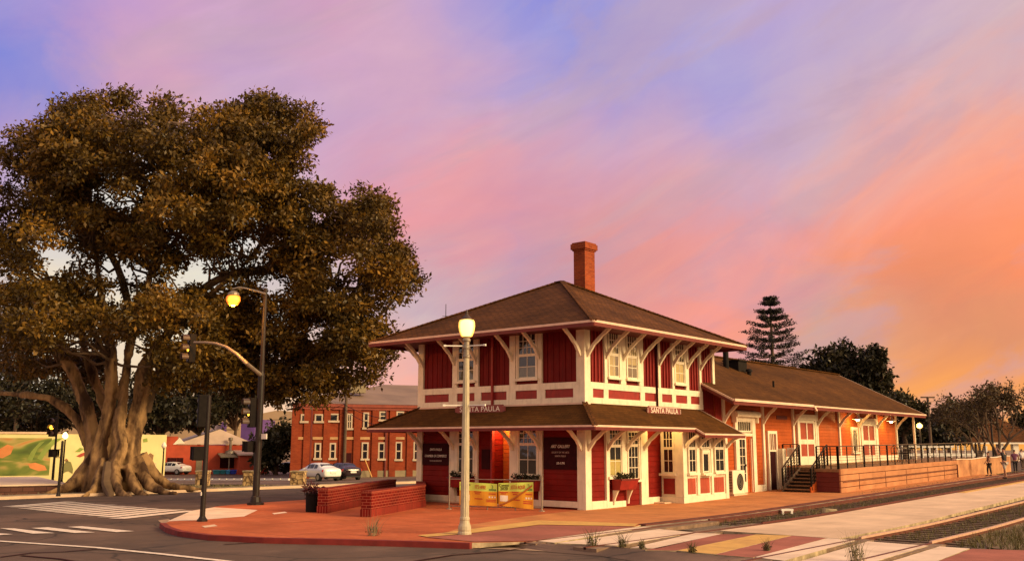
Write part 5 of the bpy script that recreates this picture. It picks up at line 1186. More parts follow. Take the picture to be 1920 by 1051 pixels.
# post at the kerb corner
p = Vector(G(379, 976)); d1 = depth(p)
t = thing('signal_post', 'dark slim signal post standing at the kerb corner of the plaza', 'signal post', tuple(p))
mb = MB(); mb.lathe(p, [(.075, .05), (.062, upz(742, d1)), (.02, upz(742, d1) + .03)], 12); mb.build('post', M['pole_dark'], t)
mb = MB(); mb.lathe(p, [(.15, 0), (.15, .04), (.10, .10), (.08, .14)], 10); mb.build('base', M['pole_dark'], t)
signal_head(p + Vector((0, 0, upz(770, d1))) - rr_ * .17 + ff_ * .05, ff_ * .9 - rr_ * .45, t, None, scale=.85)
ped_head(p + Vector((0, 0, upz(850, d1))) - rr_ * .19, ff_ * .85 - rr_ * .5, t)
for z in (upz(745, d1), upz(795, d1), upz(850, d1)): MB().bar(p + Vector((0, 0, z - .06)) - rr_ * .2, p + Vector((0, 0, z - .06)), .035, .035).build('clamp', M['black_metal'], t)
MB().box(p.x - .085, p.x + .02, p.y - .09, p.y - .05, .98, 1.16).build('push_button', M['black_metal'], t)
MB().bar(p + Vector((-.01, -.075, .70)), p + Vector((-.01, -.075, .80)), .05, .02, (0, 1, 0)).build('sticker', M['white'], t)
# slim post across the street
p = Vector(G(109, 929)); d2 = depth(p); zt2 = upz(828, d2)
t = thing('signal_post', 'slim pedestrian signal post on the far kerb before the mural', 'signal post', tuple(p))
mb = MB(); mb.lathe(p, [(.12, 0), (.07, .2), (.06, zt2 - p.z), (.02, zt2 - p.z + .04)], 10); mb.build('post', M['pole_dark'], t)
ped_head(Vector((p.x, p.y, upz(850, d2))) - rr_ * .42, rr_ * .9 - ff_ * .3, t)
for y in (843, 858): MB().bar(Vector((p.x, p.y, upz(y, d2))), Vector((p.x, p.y, upz(y, d2))) - rr_ * .4, .03, .03).build('bracket', M['pole_dark'], t)
# acorn park lamps
def park_lamp(px, pyb, pyt, label, lit, d=None):
    p = Vector(G(px, pyb)); d = depth(p); zt = upz(pyt, d); h = zt - p.z
    t = thing('park_lamp', label, 'park lamp', tuple(p), 'black acorn park lamps')
    mb = MB(); mb.lathe(p, [(.16, 0), (.16, .1), (.09, .3), (.06, .5), (.05, h - .5), (.10, h - .47), (.06, h - .42)], 10); mb.build('post', M['black_metal'], t)
    mb = MB(); mb.lathe((p.x, p.y, zt - .45), [(.08, 0), (.19, .14), (.20, .26), (.12, .40), (.03, .52)], 14)
    mb.build('globe', emis2('park_globe', (1, .82, .45), 5, (1, .58, .12), 1.6) if lit else M['letter'], t, smooth=True)
    if lit: lamp_light('park_glow', (p.x - .3, p.y - .3, zt - .1), 380, (1, .72, .3), .2, t)
park_lamp(115, 912, 812, 'lit acorn park lamp in front of the mural', True)
park_lamp(303, 906, 830, 'unlit acorn park lamp right of the fig trunk', False)
# far signal glimpsed left of the trunk
q = Vector(at(96, 930, 66)); p = Vector((q.x, q.y, gz(q.x, q.y)))
t = thing('traffic_signal', 'distant amber traffic signal above the mural', 'traffic signal', tuple(p))
mb = MB(); mb.lathe(p, [(.10, 0), (.06, upz(775, 66) - p.z)], 8); mb.build('pole', M['pole_dark'], t)
signal_head(Vector(at(98, 800, 66)), -DX, t, 1, scale=1.2)
# ------------------------------------------------------------------ mural wall and park edge
ma, mbb = at(-80, 895, 76), at(313, 895, 84); MFc = Facade(ma, mbb)
u0, _ = MFc.uz(-80, 850); u1, zt3 = MFc.uz(313, 814); _, zb3 = MFc.uz(100, 893)
t = thing('mural_wall', 'long pale wall with a green and orange farm mural', 'mural', MFc.M @ Vector((u0, 0, -1.2)))
def muralmat():
    m = mat('mural_paint', (.62, .52, .26), .7, .12, .35, detail=6); tt = m.node_tree
    co = tt.nodes.new('ShaderNodeTexCoord'); mp = tt.nodes.new('ShaderNodeMapping'); mp.inputs['Scale'].default_value = (.30, .75, 1); tt.links.new(co.outputs['UV'], mp.inputs[0])
    w = tt.nodes.new('ShaderNodeTexNoise'); w.inputs['Scale'].default_value = .8; w.inputs['Detail'].default_value = 2.5; w.inputs['Distortion'].default_value = 1.2; tt.links.new(mp.outputs[0], w.inputs[0])
    r = tt.nodes.new('ShaderNodeValToRGB'); r.color_ramp.interpolation = 'LINEAR'; e = r.color_ramp.elements; e[0].position = .30; e[0].color = (.05, .075, .012, 1); e[1].position = .74; e[1].color = (.46, .14, .03, 1)
    for pos, c in ((.44, (.085, .13, .018)), (.53, (.16, .19, .03)), (.62, (.38, .28, .09))): n = e.new(pos); n.color = c + (1,)
    tt.links.new(w.outputs['Fac'], r.inputs[0])
    m.node_tree.links.new(r.outputs[0], tt.nodes['Principled BSDF'].inputs['Base Color']); return m
um, _ = MFc.uz(95, 850)
MB(MFc.M).box(u0, u1, -.4, 0, -1.6, zt3).build('wall_body', mat('mural_cream', (.66, .56, .26), .7, .12, .5), t)
_, zt4 = MFc.uz(50, 820)
MB(MFc.M).box(u0, um, 0, .02, zb3 + .15, zt4).build('painted_field', muralmat(), t)
mb = MB(MFc.M); mb.box(u0, um + .1, -.45, .10, zt3 + .002, zt3 + .16); mb.build('coping', M['concrete2'], t)
def blob(px, col, name):
    mb = MB(MFc.M); mb.prism([MFc.uz(*q) for q in px], 1, .004, .03); mb.build(name, col, t)
M['mu_g'] = mat('mural_olive', (.16, .15, .05), .7, .2, .8); M['mu_o'] = mat('mural_orange', (.55, .20, .06), .7, .2, .8); M['mu_r'] = mat('mural_red', (.36, .05, .03), .7, .2, .8); M['mu_l'] = mat('mural_leaf', (.20, .26, .05), .7, .2, .8); M['mu_b'] = mat('mural_brown', (.24, .12, .05), .7, .2, .8)
blob([(117, 884), (119, 871), (125, 862), (133, 865), (137, 878), (136, 887), (128, 882), (122, 884), (118, 887)], M['mu_g'], 'painted_figure')
blob([(121, 862), (124, 858), (128, 861), (126, 866)], M['mu_b'], 'painted_figure')
blob([(52, 868), (66, 866), (84, 872), (88, 880), (72, 882), (56, 876)], M['mu_o'], 'painted_fruit')
blob([(0, 840), (14, 832), (26, 836), (20, 850), (4, 858), (-10, 855)], M['mu_o'], 'painted_fruit')
blob([(78, 862), (88, 845), (104, 830), (118, 820), (100, 822), (84, 836), (70, 858)], M['mu_l'], 'painted_furrow')
blob([(60, 862), (70, 840), (84, 826), (74, 828), (58, 846), (50, 862)], M['mu_l'], 'painted_furrow')
blob([(143, 854), (152, 849), (160, 846), (160, 852), (150, 856)], M['mu_r'], 'painted_bird')
blob([(140, 846), (150, 838), (158, 840), (150, 846)], M['mu_l'], 'painted_leaf')
blob([(262, 868), (278, 868), (277, 880), (264, 882)], M['mu_g'], 'painted_table')
blob([(277, 852), (282, 848), (288, 852), (286, 864), (281, 870), (283, 884), (279, 884), (279, 868)], M['mu_b'], 'painted_chair')
blob([(284, 868), (293, 866), (294, 878), (286, 880)], mat('mural_tan', (.58, .44, .26), .7, .15, 1), 'painted_crate')
blob([(268, 822), (276, 820), (277, 827), (269, 828)], M['mu_l'], 'painted_leaf')
# raised planting ledge before the mural
a, b = G(-150, 930), G(128, 922); LW = Facade(a, b); zl = LW.uz(40, 907)[1]
t = thing('planter_ledge', 'low dark stone ledge with a pale top under the mural', 'low wall', tuple(a))
M['stone_dark'] = bricks('dark_ledge_stone', (.14, .06, .045), (.10, .045, .035), (.06, .03, .025), .6, .25, .02, .9, .6)
L_ = (Vector(b) - Vector(a)).length
MB(LW.M).box(0, L_, -14, 0, -2, zl - .08).build('ledge_body', M['stone_dark'], t); MB(LW.M).box(-.05, L_ + .05, -14.1, .06, zl - .08, zl).build('ledge_top', M['concrete'], t)
# far kerb and pavement across the street
mb = MB(); n = 60; v = []; f = []
for i in range(n + 1):
    y = -60 + 200 * i / n
    for x, z in ((KX + .02, -.16), (KX + .02, .03), (KX - .28, .03), (KX - .28, -.16)): v.append((x, y, gz(x, y) + z))
f = [(4 * i + k, 4 * i + (k + 1) % 4, 4 * i + 4 + (k + 1) % 4, 4 * i + 4 + k) for i in range(n) for k in range(4)]
struct(mb.add(v, f).build('far_kerb', M['concrete2']), 'kerb across the street', 'kerb')
sheet('far_pavement', [(KX - .28, -60), (KX - 3.2, -60), (KX - 3.2, 130), (KX - .28, 130)], .012, M['concrete_dirty'], 2.2, label='pavement across the street', cat='pavement')
sheet('parking_lot', [(KX - 5.5, 14.5), (KX - 70, 14.5), (KX - 70, 130), (KX - 5.5, 130)], -.02, M['asphalt_old'], 3)
LK = G(300, 899), G(545, 899)
mb = MB(); 
for i in range(18):
    a = Vector(LK[0]).lerp(Vector(LK[1]), i / 18); b = Vector(LK[0]).lerp(Vector(LK[1]), (i + .86) / 18); mb.bar((a.x, a.y, gz(a.x, a.y) + .07), (b.x, b.y, gz(b.x, b.y) + .07), .3, .16)
struct(mb.build('parking_kerb', M['white']), 'broken white kerb of the parking lot', 'kerb')
M['rubble'] = mat('rubble_stone', (.50, .34, .16), .9, .5, 2.4, .6, 4, stain=(.10, .05, .025))
def vor(m, sc):
    tt = m.node_tree; co = tt.nodes.new('ShaderNodeTexCoord'); vo = tt.nodes.new('ShaderNodeTexVoronoi'); vo.feature = 'DISTANCE_TO_EDGE'; vo.inputs['Scale'].default_value = sc; tt.links.new(co.outputs['UV'], vo.inputs['Vector'])
    r = tt.nodes.new('ShaderNodeValToRGB'); r.color_ramp.elements[0].color = (1, 1, 1, 1); r.color_ramp.elements[1].color = (0, 0, 0, 1); r.color_ramp.elements[1].position = .10; tt.links.new(vo.outputs[0], r.inputs[0]); mixin(m, r.outputs[0], (.06, .03, .02))
vor(M['rubble'], 2.6)
for px, w, lb in ((376, 22, 'rubble stone pillar behind the kerb corner post'), (467, 26, 'rubble stone pillar behind the tall signal pole'), (556, 26, 'rubble stone pillar left of the white car')):
    p = Vector(G(px, 908)); k = F / depth(p); wd = w / k / 2
    t = thing('stone_pillar', lb, 'pillar', tuple(p), 'rubble stone pillars of the parking lot'); z1 = upz(884, depth(p))
    fr = frame(p, rr_, -ff_); mb = MB(fr); mb.box(-wd, wd, -wd * 2, 0, -.1, z1 - p.z); mb.build('shaft', M['rubble'], t, bevel=.04)
    MB(fr).box(-wd * 1.08, wd * 1.08, -wd * 2.1, wd * .1, z1 - p.z, z1 - p.z + .1).build('cap', M['concrete_dirty'], t, bevel=.02)
# ------------------------------------------------------------------ cars
M['car_white'] = mat('white_car_paint', (.80, .78, .76), .18, .02, 1, spec=.6); M['car_dark'] = mat('dark_car_paint', (.022, .012, .016), .15, .1, 1, spec=.7)
M['car_glass'] = mat('car_glass', (.012, .012, .018), .05, .1, 1, spec=.8); M['tyre'] = mat('tyre', (.02, .017, .016), .85, .2, 6); M['rim'] = mat('wheel_rim', (.30, .28, .27), .35, .1, 5, metal=.7)
M['tail'] = mat('tail_lamp', (.45, .03, .02), .2, .15, 9); M['plate'] = mat('number_plate', (.72, .66, .58), .5, .05, 6); M['headlamp'] = mat('clear_lamp', (.55, .52, .48), .15, .1, 6)
def sedan(label, paint, loc, yaw, hatch=False):
    """four-door car, rear at -x; built at the origin, then turned"""
    t = thing('parked_car', label, 'car', (0, 0, 0), 'cars in the parking lot')
    S = [ # x, zbot, zbelt, ztop, half width, half width at roof
        (-2.28, .42, .82, .90, .66, .60), (-2.20, .30, .90, 1.00, .80, .72), (-1.95, .26, .95, 1.06, .87, .76), (-1.50, .26, .97, 1.10, .89, .74), (-1.05, .26, .97, 1.36, .90, .64), (-.55, .26, .96, 1.44, .90, .62),
        (.10, .26, .95, 1.45, .90, .62), (.55, .26, .94, 1.38, .90, .62), (1.15, .26, .94, 1.02, .89, .72), (1.6, .26, .88, .93, .87, .72), (2.05, .28, .78, .84, .82, .70), (2.28, .40, .66, .72, .64, .58)]
    mb = MB(); n = len(S); v = []
    for x, zb_, zc_, zt_2, w, wt in S:
        half = [(w * .82, zb_), (w * .97, zb_ + .12), (w, (zb_ + zc_) / 2 + .05), (w * .985, zc_ - .06), (w * .94, zc_), (wt, zt_2 - .05), (wt * .82, zt_2), (wt * .4, zt_2 + .02)]
        v += [(x, y, z) for y, z in half] + [(x, -y, z) for y, z in half[::-1]]
    K = 16
    f = [(i * K + k, (i + 1) * K + k, (i + 1) * K + (k + 1) % K, i * K + (k + 1) % K) for i in range(n - 1) for k in range(K)] + [tuple(range(K - 1, -1, -1)), tuple((n - 1) * K + k for k in range(K))]
    b = mb.add(v, f).build('body', paint, t, smooth=True)
    sub = b.modifiers.new('sub', 'SUBSURF'); sub.levels = sub.render_levels = 1
    def pt(i, k, off=.012):
        p = Vector(v[i * K + k]); c = Vector((p.x, 0, .8)); d = (p - c); d.x = 0; d.normalize(); return p + d * off
    def ip(i, k0, k1, s_): return pt(i, k0).lerp(pt(i, k1), s_)
    for sd in (0, 1):
        k4, k5 = (4, 5) if sd == 0 else (11, 10)
        for i0, i1, a, c in ((4, 5, .0, .1), (5, 6, .1, .06), (6, 7, .06, .2)):
            q = [ip(i0, k4, k5, .12).lerp(ip(i1, k4, k5, .12), a), ip(i0, k4, k5, .12).lerp(ip(i1, k4, k5, .12), 1 - c), ip(i0, k4, k5, .86).lerp(ip(i1, k4, k5, .86), 1 - c), ip(i0, k4, k5, .86).lerp(ip(i1, k4, k5, .86), a)]
            MB().add([tuple(p) for p in q], [(0, 1, 2, 3)]).build('side_window', M['car_glass'], t)
    for i0, i1, a, c, nm in ((3, 4, .10, .92, 'rear_window'), (7, 8, .08, .92, 'windscreen')):
        q = [pt(i0, 6).lerp(pt(i1, 6), a), pt(i0, 9).lerp(pt(i1, 9), a), pt(i0, 9).lerp(pt(i1, 9), c), pt(i0, 6).lerp(pt(i1, 6), c)]
        MB().add([tuple(p + Vector((0, 0, .012))) for p in q], [(0, 1, 2, 3)]).build(nm, M['car_glass'], t)
    for sx in (-1.42, 1.40):
        for s in (-1, 1):
            w = MB(); w.tube([(sx, s * .70, .33), (sx, s * .915, .33)], .33, 20); wo_ = w.build('wheel', M['tyre'], t)
            r = MB(); r.tube([(sx, s * .90, .33), (sx, s * .925, .33)], .21, 14); r.build('rim', M['rim'], wo_)
    for s in (-1, 1):
        MB().hexa([(-2.27, s * .42, .74), (-2.02, s * .90, .76), (-1.90, s * .88, .80), (-2.1, s * .4, .80), (-2.25, s * .42, .90), (-2.02, s * .88, .93), (-1.9, s * .86, .93), (-2.1, s * .4, .92)]).build('tail_light', M['tail'], t)
        MB().hexa([(2.25, s * .40, .58), (2.0, s * .84, .60), (1.9, s * .80, .6), (2.1, s * .4, .6), (2.24, s * .42, .68), (1.98, s * .82, .74), (1.88, s * .8, .74), (2.1, s * .4, .7)]).build('headlight', M['headlamp'], t)
        MB().box(.62, .78, s * .90 - .02 + (0 if s > 0 else -.12), s * .90 + .14 + (0 if s > 0 else -.12), .92, 1.04).build('mirror', paint, t)
    MB().box(-2.31, -2.27, -.26, .26, .62, .76).build('number_plate', M['plate'], t)
    MB().box(-2.30, -1.9, -.62, .62, .26, .40).build('bumper_trim', M['tyre'], t)
    t.location = loc; t.rotation_euler = (0, 0, yaw); return t
bpy.context.view_layer.update()
yaw_view = math.atan2(ff_.y, ff_.x)
def carat(px, py, label, paint, da): p = G(px, py); sedan(label, paint, (p[0], p[1], p[2] + .0), yaw_view + math.radians(da))
carat(597, 900, 'white sedan seen from its rear left in the parking lot', M['car_white'], 42)
carat(641, 898, 'dark sedan parked to the right of the white sedan', M['car_dark'], 34)
carat(322, 888, 'pale car half hidden by the right end of the mural', M['car_white'], 70)
carat(541, 888, 'dark car parked under the green tree beside the brick warehouse', M['car_dark'], 60)
# ------------------------------------------------------------------ brick warehouse
WA, WB = G(547, 896), G(785, 891); WF = Facade(WA, WB); 
t = thing('brick_warehouse', 'large two-storey red brick warehouse with grey sloping roof behind the depot', 'warehouse', tuple(WA))
L_ = (Vector(WB) - Vector(WA)).length * 1.6; ze = WF.uz(560, 756)[1]; zb_ = WA[2] - .5; DP = 26
SK = 7.0; MB(WF.M).hexa([(SK, -DP, zb_), (L_, -DP, zb_), (L_, 0, zb_), (0, 0, zb_), (SK, -DP, ze), (L_, -DP, ze), (L_, 0, ze), (0, 0, ze)]).build('wall', M['warehouse'], t)
mb = MB(WF.M); mb.box(-.15, L_, -.1, .18, ze - .5, ze - .25); mb.box(-.25, L_, -.1, .30, ze - .25, ze + .05); mb.build('cornice', mat('cornice_brick', (.24, .05, .03), .8, .2, 2), t)
M['wh_roof'] = mat('weathered_roof', (.22, .145, .105), .7, .22, .35, detail=8)
ru = WF.uz(640, 730)[0]
mb = MB(WF.M); zrg = WF.uz(740, 722)[1] + .9; mb.add([(-.3, .35, ze + .06), (L_, .35, ze + .06), (L_, -DP / 2, zrg), (DP * .45, -DP / 2, zrg), (SK - .3, -DP - .3, ze + .06), (L_, -DP - .3, ze + .06)], [(0, 1, 2, 3), (0, 3, 4), (3, 2, 5, 4)]); mb.build('roof', M['wh_roof'], t)
mb = MB(WF.M); u, _ = WF.uz(672, 740); mb.box(u, u + 1.6, -5.2, -4, ze + 1.4, ze + 2.5); mb.build('roof_hatch', M['blind'], t)
zg = WF.uz(700, 881)[1]; mb = MB(WF.M); mb.box(0, L_, -.05, .05, zb_, zg); mb.build('plinth', mat('stained_plinth', (.26, .2, .12), .9, .3, .6), t)
mb = MB(WF.M)
for px in (551, 574, 611, 641, 668, 702, 735, 768): u, _ = WF.uz(px, 850); mb.box(u - .32, u + .32, -.05, .14, zb_, ze - .5)
mb.build('pilaster', M['warehouse'], t)
M['wh_trim'] = mat('weathered_window_paint', (.46, .35, .26), .7, .2, 1)
def whwin(x0, y0, x1, y1, cols=1, rows=2):
    u0_, u1_, z0_, z1_ = WF.rect(x0, y0, x1, y1); f = MB(WF.M); w = .14
    f.box(u0_, u0_ + w, -.05, .10, z0_, z1_); f.box(u1_ - w, u1_, -.05, .10, z0_, z1_); f.box(u0_ + w, u1_ - w, -.05, .10, z1_ - w, z1_); f.box(u0_ - .1, u1_ + .1, -.05, .2, z0_ - .05, z0_ + w)
    for i in range(1, rows): z = z0_ + (z1_ - z0_) * i / rows; f.box(u0_ + w, u1_ - w, -.05, .08, z - .05, z + .05)
    for i in range(1, cols): u = u0_ + (u1_ - u0_) * i / cols; f.box(u - .04, u + .04, -.05, .08, z0_ + w, z1_ - w)
    fo = f.build('window', M['wh_trim'], t); MB(WF.M).box(u0_ + w, u1_ - w, -.03, .03, z0_, z1_ - .02).build('pane', M['car_glass'], fo)
for q in ((564, 775, 576, 791, 2, 1), (590, 775, 605, 791, 1, 1), (617, 774, 634, 790, 1, 1), (650, 774, 660, 804, 2, 2), (681, 772, 691, 803, 1, 2), (711, 770, 725, 788, 1, 2), (743, 770, 757, 790, 1, 2)): whwin(*q)
for q in ((590, 829, 601, 860), (618, 829, 629, 860), (678, 828, 690, 861), (709, 828, 721, 861), (741, 827, 753, 862), (775, 827, 786, 862)): whwin(*q, 1, 2)
mb = MB(WF.M)
for x0, x1 in ((558, 577), (586, 605), (612, 633), (648, 664), (671, 693), (703, 722), (734, 758), (768, 790)):
    u0_, u1_, z0_, z1_ = WF.rect(x0, 818, x1, 823); mb.box(u0_, u1_, -.05, .09, z0_, z1_)
mb.build('lintel_band', mat('sandy_lintel', (.42, .24, .11), .85, .2, 1), t)
u0_, u1_, z0_, z1_ = WF.rect(648, 848, 658, 879); MB(WF.M).box(u0_, u1_, -.05, .06, z0_, z1_).build('door', M['signblack'], t)
for px in (583, 646, 723): u, _ = WF.uz(px, 820); MB(WF.M).box(u - .07, u + .07, .02, .16, zb_ + .6, ze - .5).build('downpipe', M['eave_red'], t)
# bollards, guy wire guards, utility pole and wires before the warehouse
M['guard'] = mat('guard_plastic', (.62, .34, .10), .6, .15, 4)
for px, py, h, lb in ((662, 886, .8, 'short white bollard left of the dark car'), (672, 893, 1.1, 'tall white bollard at the end of the parking row'), (650, 884, .7, 'small white bollard before the warehouse door')):
    p = Vector(G(px, py)); t = thing('bollard', lb, 'bollard', tuple(p), 'white bollards before the warehouse'); mb = MB(); mb.lathe(p, [(.10, 0), (.10, h), (.07, h + .05), (.02, h + .07)], 10); mb.build('post', M['white'], t)
for b_, a_, m_, lb in (((697, 893), (684, 860), 'guard', 'slanting orange guy wire guard before the warehouse'), ((705, 892), (690, 838), 'ban_red', 'slanting red guy wire guard before the warehouse')):
    p = Vector(G(*b_)); q = Vector(at(a_[0], a_[1], depth(p))); t = thing('guy_guard', lb, 'guy wire guard', tuple(p), 'guy wire guards'); MB().tube([p, q], .06, 8).build('tube', M[m_], t)
def upole(px, pyb, pyt, d, label, arms=()):
    q = at(px, pyb, d); p = Vector((q[0], q[1], gz(q[0], q[1]))); t = thing('utility_pole', label, 'utility pole', tuple(p), 'utility poles')
    top = Vector((p.x, p.y, upz(pyt, d))); MB().tube([p, top], [.17, .12], 10).build('pole', M['bark_dark'], t)
    for y, wpx in arms: c = Vector((p.x, p.y, upz(y, d))); w = wpx * d / F / 2; MB().bar(c - rr_ * w, c + rr_ * w, .14, .14).build('crossarm', M['bark_dark'], t)
    return t, top
UP, ut = upole(645, 884, 690, 92, 'brown utility pole before the brick warehouse')
upole(1746, 840, 741, 95, 'utility pole with a wide crossarm in the far sunset', ((742, 26), (754, 12)))
upole(1740, 840, 752, 120, 'thin utility pole just left of the one with the wide crossarm', ((756, 8),))
def wire(a, b, sag, label):
    P_ = [Vector(a).lerp(Vector(b), i / 14) - Vector((0, 0, sag * 4 * i / 14 * (1 - i / 14))) for i in range(15)]
    o = MB().tube(P_, .025, 5).build('overhead_wire', M['black_metal']); tag(o, label, 'wire', 'overhead wires near the brick warehouse')
d_ = 92
wire(at(500, 786, 95), at(645, 757, d_), .4, 'overhead wire rising from the left to the brown utility pole')
wire(at(645, 757, d_), at(800, 788, 60), .5, 'overhead wire falling from the brown pole towards the depot eave')
wire(at(540, 793, 96), at(645, 772, d_), .5, 'lower overhead wire crossing the left windows of the warehouse')
wire(at(645, 765, d_), at(830, 770, 55), 1.2, 'sagging overhead wire in front of the warehouse windows')
# ------------------------------------------------------------------ buildings beyond the street
RA, RB = G(300, 888), G(505, 886); RFc = Facade(RA, RB)
def fbox(Fc, x0, y0, x1, y1, nb, nf, material, name, parent, zlo=None):
    a, b, c, d = Fc.rect(x0, y0, x1, y1)
    if zlo is not None: c = zlo
    return MB(Fc.M).box(a, b, nb, nf, c, d).build(name, material, parent)
M['red_stucco'] = mat('red_stucco', (.46, .07, .03), .85, .2, .7); M['roof_pale'] = mat('pale_roof', (.50, .36, .28), .7, .12, .6)
t = thing('red_building', 'single-storey red building with a pale low roof right of the mural', 'building', tuple(RA))
fbox(RFc, 312, 833, 500, 886, -14, 0, M['red_stucco'], 'wall', t, RA[2] - .5)
a, b, z0_, z1_ = RFc.rect(332, 812, 480, 832)
mb = MB(RFc.M); m_ = a + (b - a) * .55; mb.add([(a, .2, z0_), (b, .2, z0_), (b, -14, z0_), (a, -14, z0_), (m_, -1.2, z1_ + .6), (m_, -13, z1_ + .6)], [(0, 1, 4), (1, 2, 5, 4), (2, 3, 5), (3, 0, 4, 5)]); mb.build('roof', M['roof_pale'], t)
mb = MB(RFc.M); a, b, z0_, z1_ = RFc.rect(325, 819, 348, 832); mb.prism([(a, z0_), (b, z0_), ((a + b) / 2, z1_)], 1, -.4, .12); mb.build('pale_gable', M['letter'], t)
fbox(RFc, 311, 817, 333, 834, -10, .05, M['red_stucco'], 'raised_parapet', t)
for q in ((314, 857, 330, 875), (332, 857, 342, 886), (368, 857, 378, 884)): fbox(RFc, *q, -.1, .06, M['signblack'] if q[0] != 368 else M['blind'], 'opening', t)
fbox(RFc, 413, 855, 455, 876, -.1, .05, M['signblack'], 'dark_bay', t)
a, b, z0_, z1_ = RFc.rect(408, 848, 455, 856); mb = MB(RFc.M); mb.hexa([(a, 0, z1_ - .1), (b, 0, z1_ - .1), (b, 3.0, z0_), (a, 3.0, z0_), (a, 0, z1_), (b, 0, z1_), (b, 3.0, z0_ + .12), (a, 3.0, z0_ + .12)]); mb.build('awning', M['blind'], t)
for px in (423, 452): u, _ = RFc.uz(px, 870); MB(RFc.M).box(u - .06, u + .06, 2.6, 2.72, RA[2] - .2, z0_).build('awning_post', M['galv'], t)
u, z_ = RFc.uz(430, 850); mb = MB(); c = RFc.M @ Vector((u, .6, z_)); mb.lathe(c, [(.7, 0), (.6, .35), (.2, .5), (.16, .55), (.16, 1.6), (.28, 1.65), (.28, 1.95), (.05, 2.0)], 12); mb.build('kitchen_vent', M['galv'], t)
a, b, z0_, z1_ = RFc.rect(440, 845, 482, 852); mb = MB(RFc.M); mb.box(a, b, 0, 4, RA[2] - .3, z0_); mb.build('side_annexe', M['red_stucco'], t); MB(RFc.M).hexa([(a - .2, 0, z1_), (b, 0, z1_), (b, 4.3, z0_), (a - .2, 4.3, z0_), (a - .2, 0, z1_ + .15), (b, 0, z1_ + .15), (b, 4.3, z0_ + .15), (a - .2, 4.3, z0_ + .15)]).build('annexe_roof', M['roof_pale'], t)
M['bin_teal'] = mat('teal_plastic', (.02, .16, .22), .5, .1, 3); M['bin_blue'] = mat('blue_plastic', (.02, .05, .42), .5, .1, 3); M['bin_sky'] = mat('bright_blue_plastic', (.04, .26, .55), .5, .1, 3)
for x0, x1, m_, lb in ((390, 401, 'bin_teal', 'teal wheeled bin, leftmost of the bins at the red building'), (402, 411, 'bin_teal', 'teal wheeled bin between the leftmost bin and the bright blue bin'), (412, 419, 'bin_sky', 'bright blue wheeled bin in the middle of the row'), (420, 431, 'bin_blue', 'deep blue wheeled bin, rightmost of the row')):
    a, b, z0_, z1_ = RFc.rect(x0, 878, x1, 890); z0_ = RA[2]; t = thing('wheeled_bin', lb, 'bin', RFc.M @ Vector(((a + b) / 2, 4.6, z0_)), 'wheeled bins by the red building'); k = .06
    MB(RFc.M).hexa([(a + k, 4.2, z0_ + .1), (b - k, 4.2, z0_ + .1), (b - k, 5.0, z0_ + .1), (a + k, 5.0, z0_ + .1), (a, 4.1, z1_ - .1), (b, 4.1, z1_ - .1), (b, 5.1, z1_ - .1), (a, 5.1, z1_ - .1)]).build('body', M[m_], t); MB(RFc.M).box(a - .03, b + .03, 4.05, 5.15, z1_ - .1, z1_).build('lid', M[m_], t)
# purple and tan building behind
c0 = at(395, 840, 165); c1 = at(482, 840, 165); PFc = Facade(c0, c1); t = thing('stucco_building', 'purple and tan building rising behind the red building', 'building', tuple(c0))
M['tan'] = mat('tan_stucco', (.42, .29, .17), .85, .15, .4); M['purple'] = mat('purple_stucco', (.10, .045, .20), .8, .2, .4); M['lav'] = mat('lavender_grey', (.26, .20, .24), .8, .15, .4)
fbox(PFc, 396, 795, 418, 850, -12, 0, M['lav'], 'wing', t, -2); fbox(PFc, 424, 783, 450, 850, -14, .5, M['tan'], 'tower_wall', t, -2); fbox(PFc, 451, 784, 476, 850, -14, .3, M['purple'], 'purple_wall', t, -2); fbox(PFc, 417, 790, 424, 850, -14, .6, M['purple'], 'purple_fin', t, -2)
for k in range(3): fbox(PFc, 424, 789 + 7 * k, 450, 790.5 + 7 * k, .5, .62, M['blind'], 'ledge', t)
# distant hills
mb = MB(); pts = [(-200, 800), (120, 778), (330, 782), (470, 778), (520, 768), (600, 775), (700, 792), (900, 806), (1100, 812)]; v = []; 
for x, y in pts: a = at(x, y, 900); v += [(a[0], a[1], a[2]), (a[0] - 60, a[1] - 20, -30), (a[0] + DX[0] * 300, a[1] + DX[1] * 300, -30)]
f = []
for i in range(len(pts) - 1): o = 3 * i; f += [(o + 1, o + 4, o + 3, o), (o, o + 3, o + 5, o + 2)]
struct(mb.add(v, f).build('hills', mat('dry_hills', (.50, .36, .24), .95, .15, .01)), 'pale dry hills far behind the red building', 'hills')
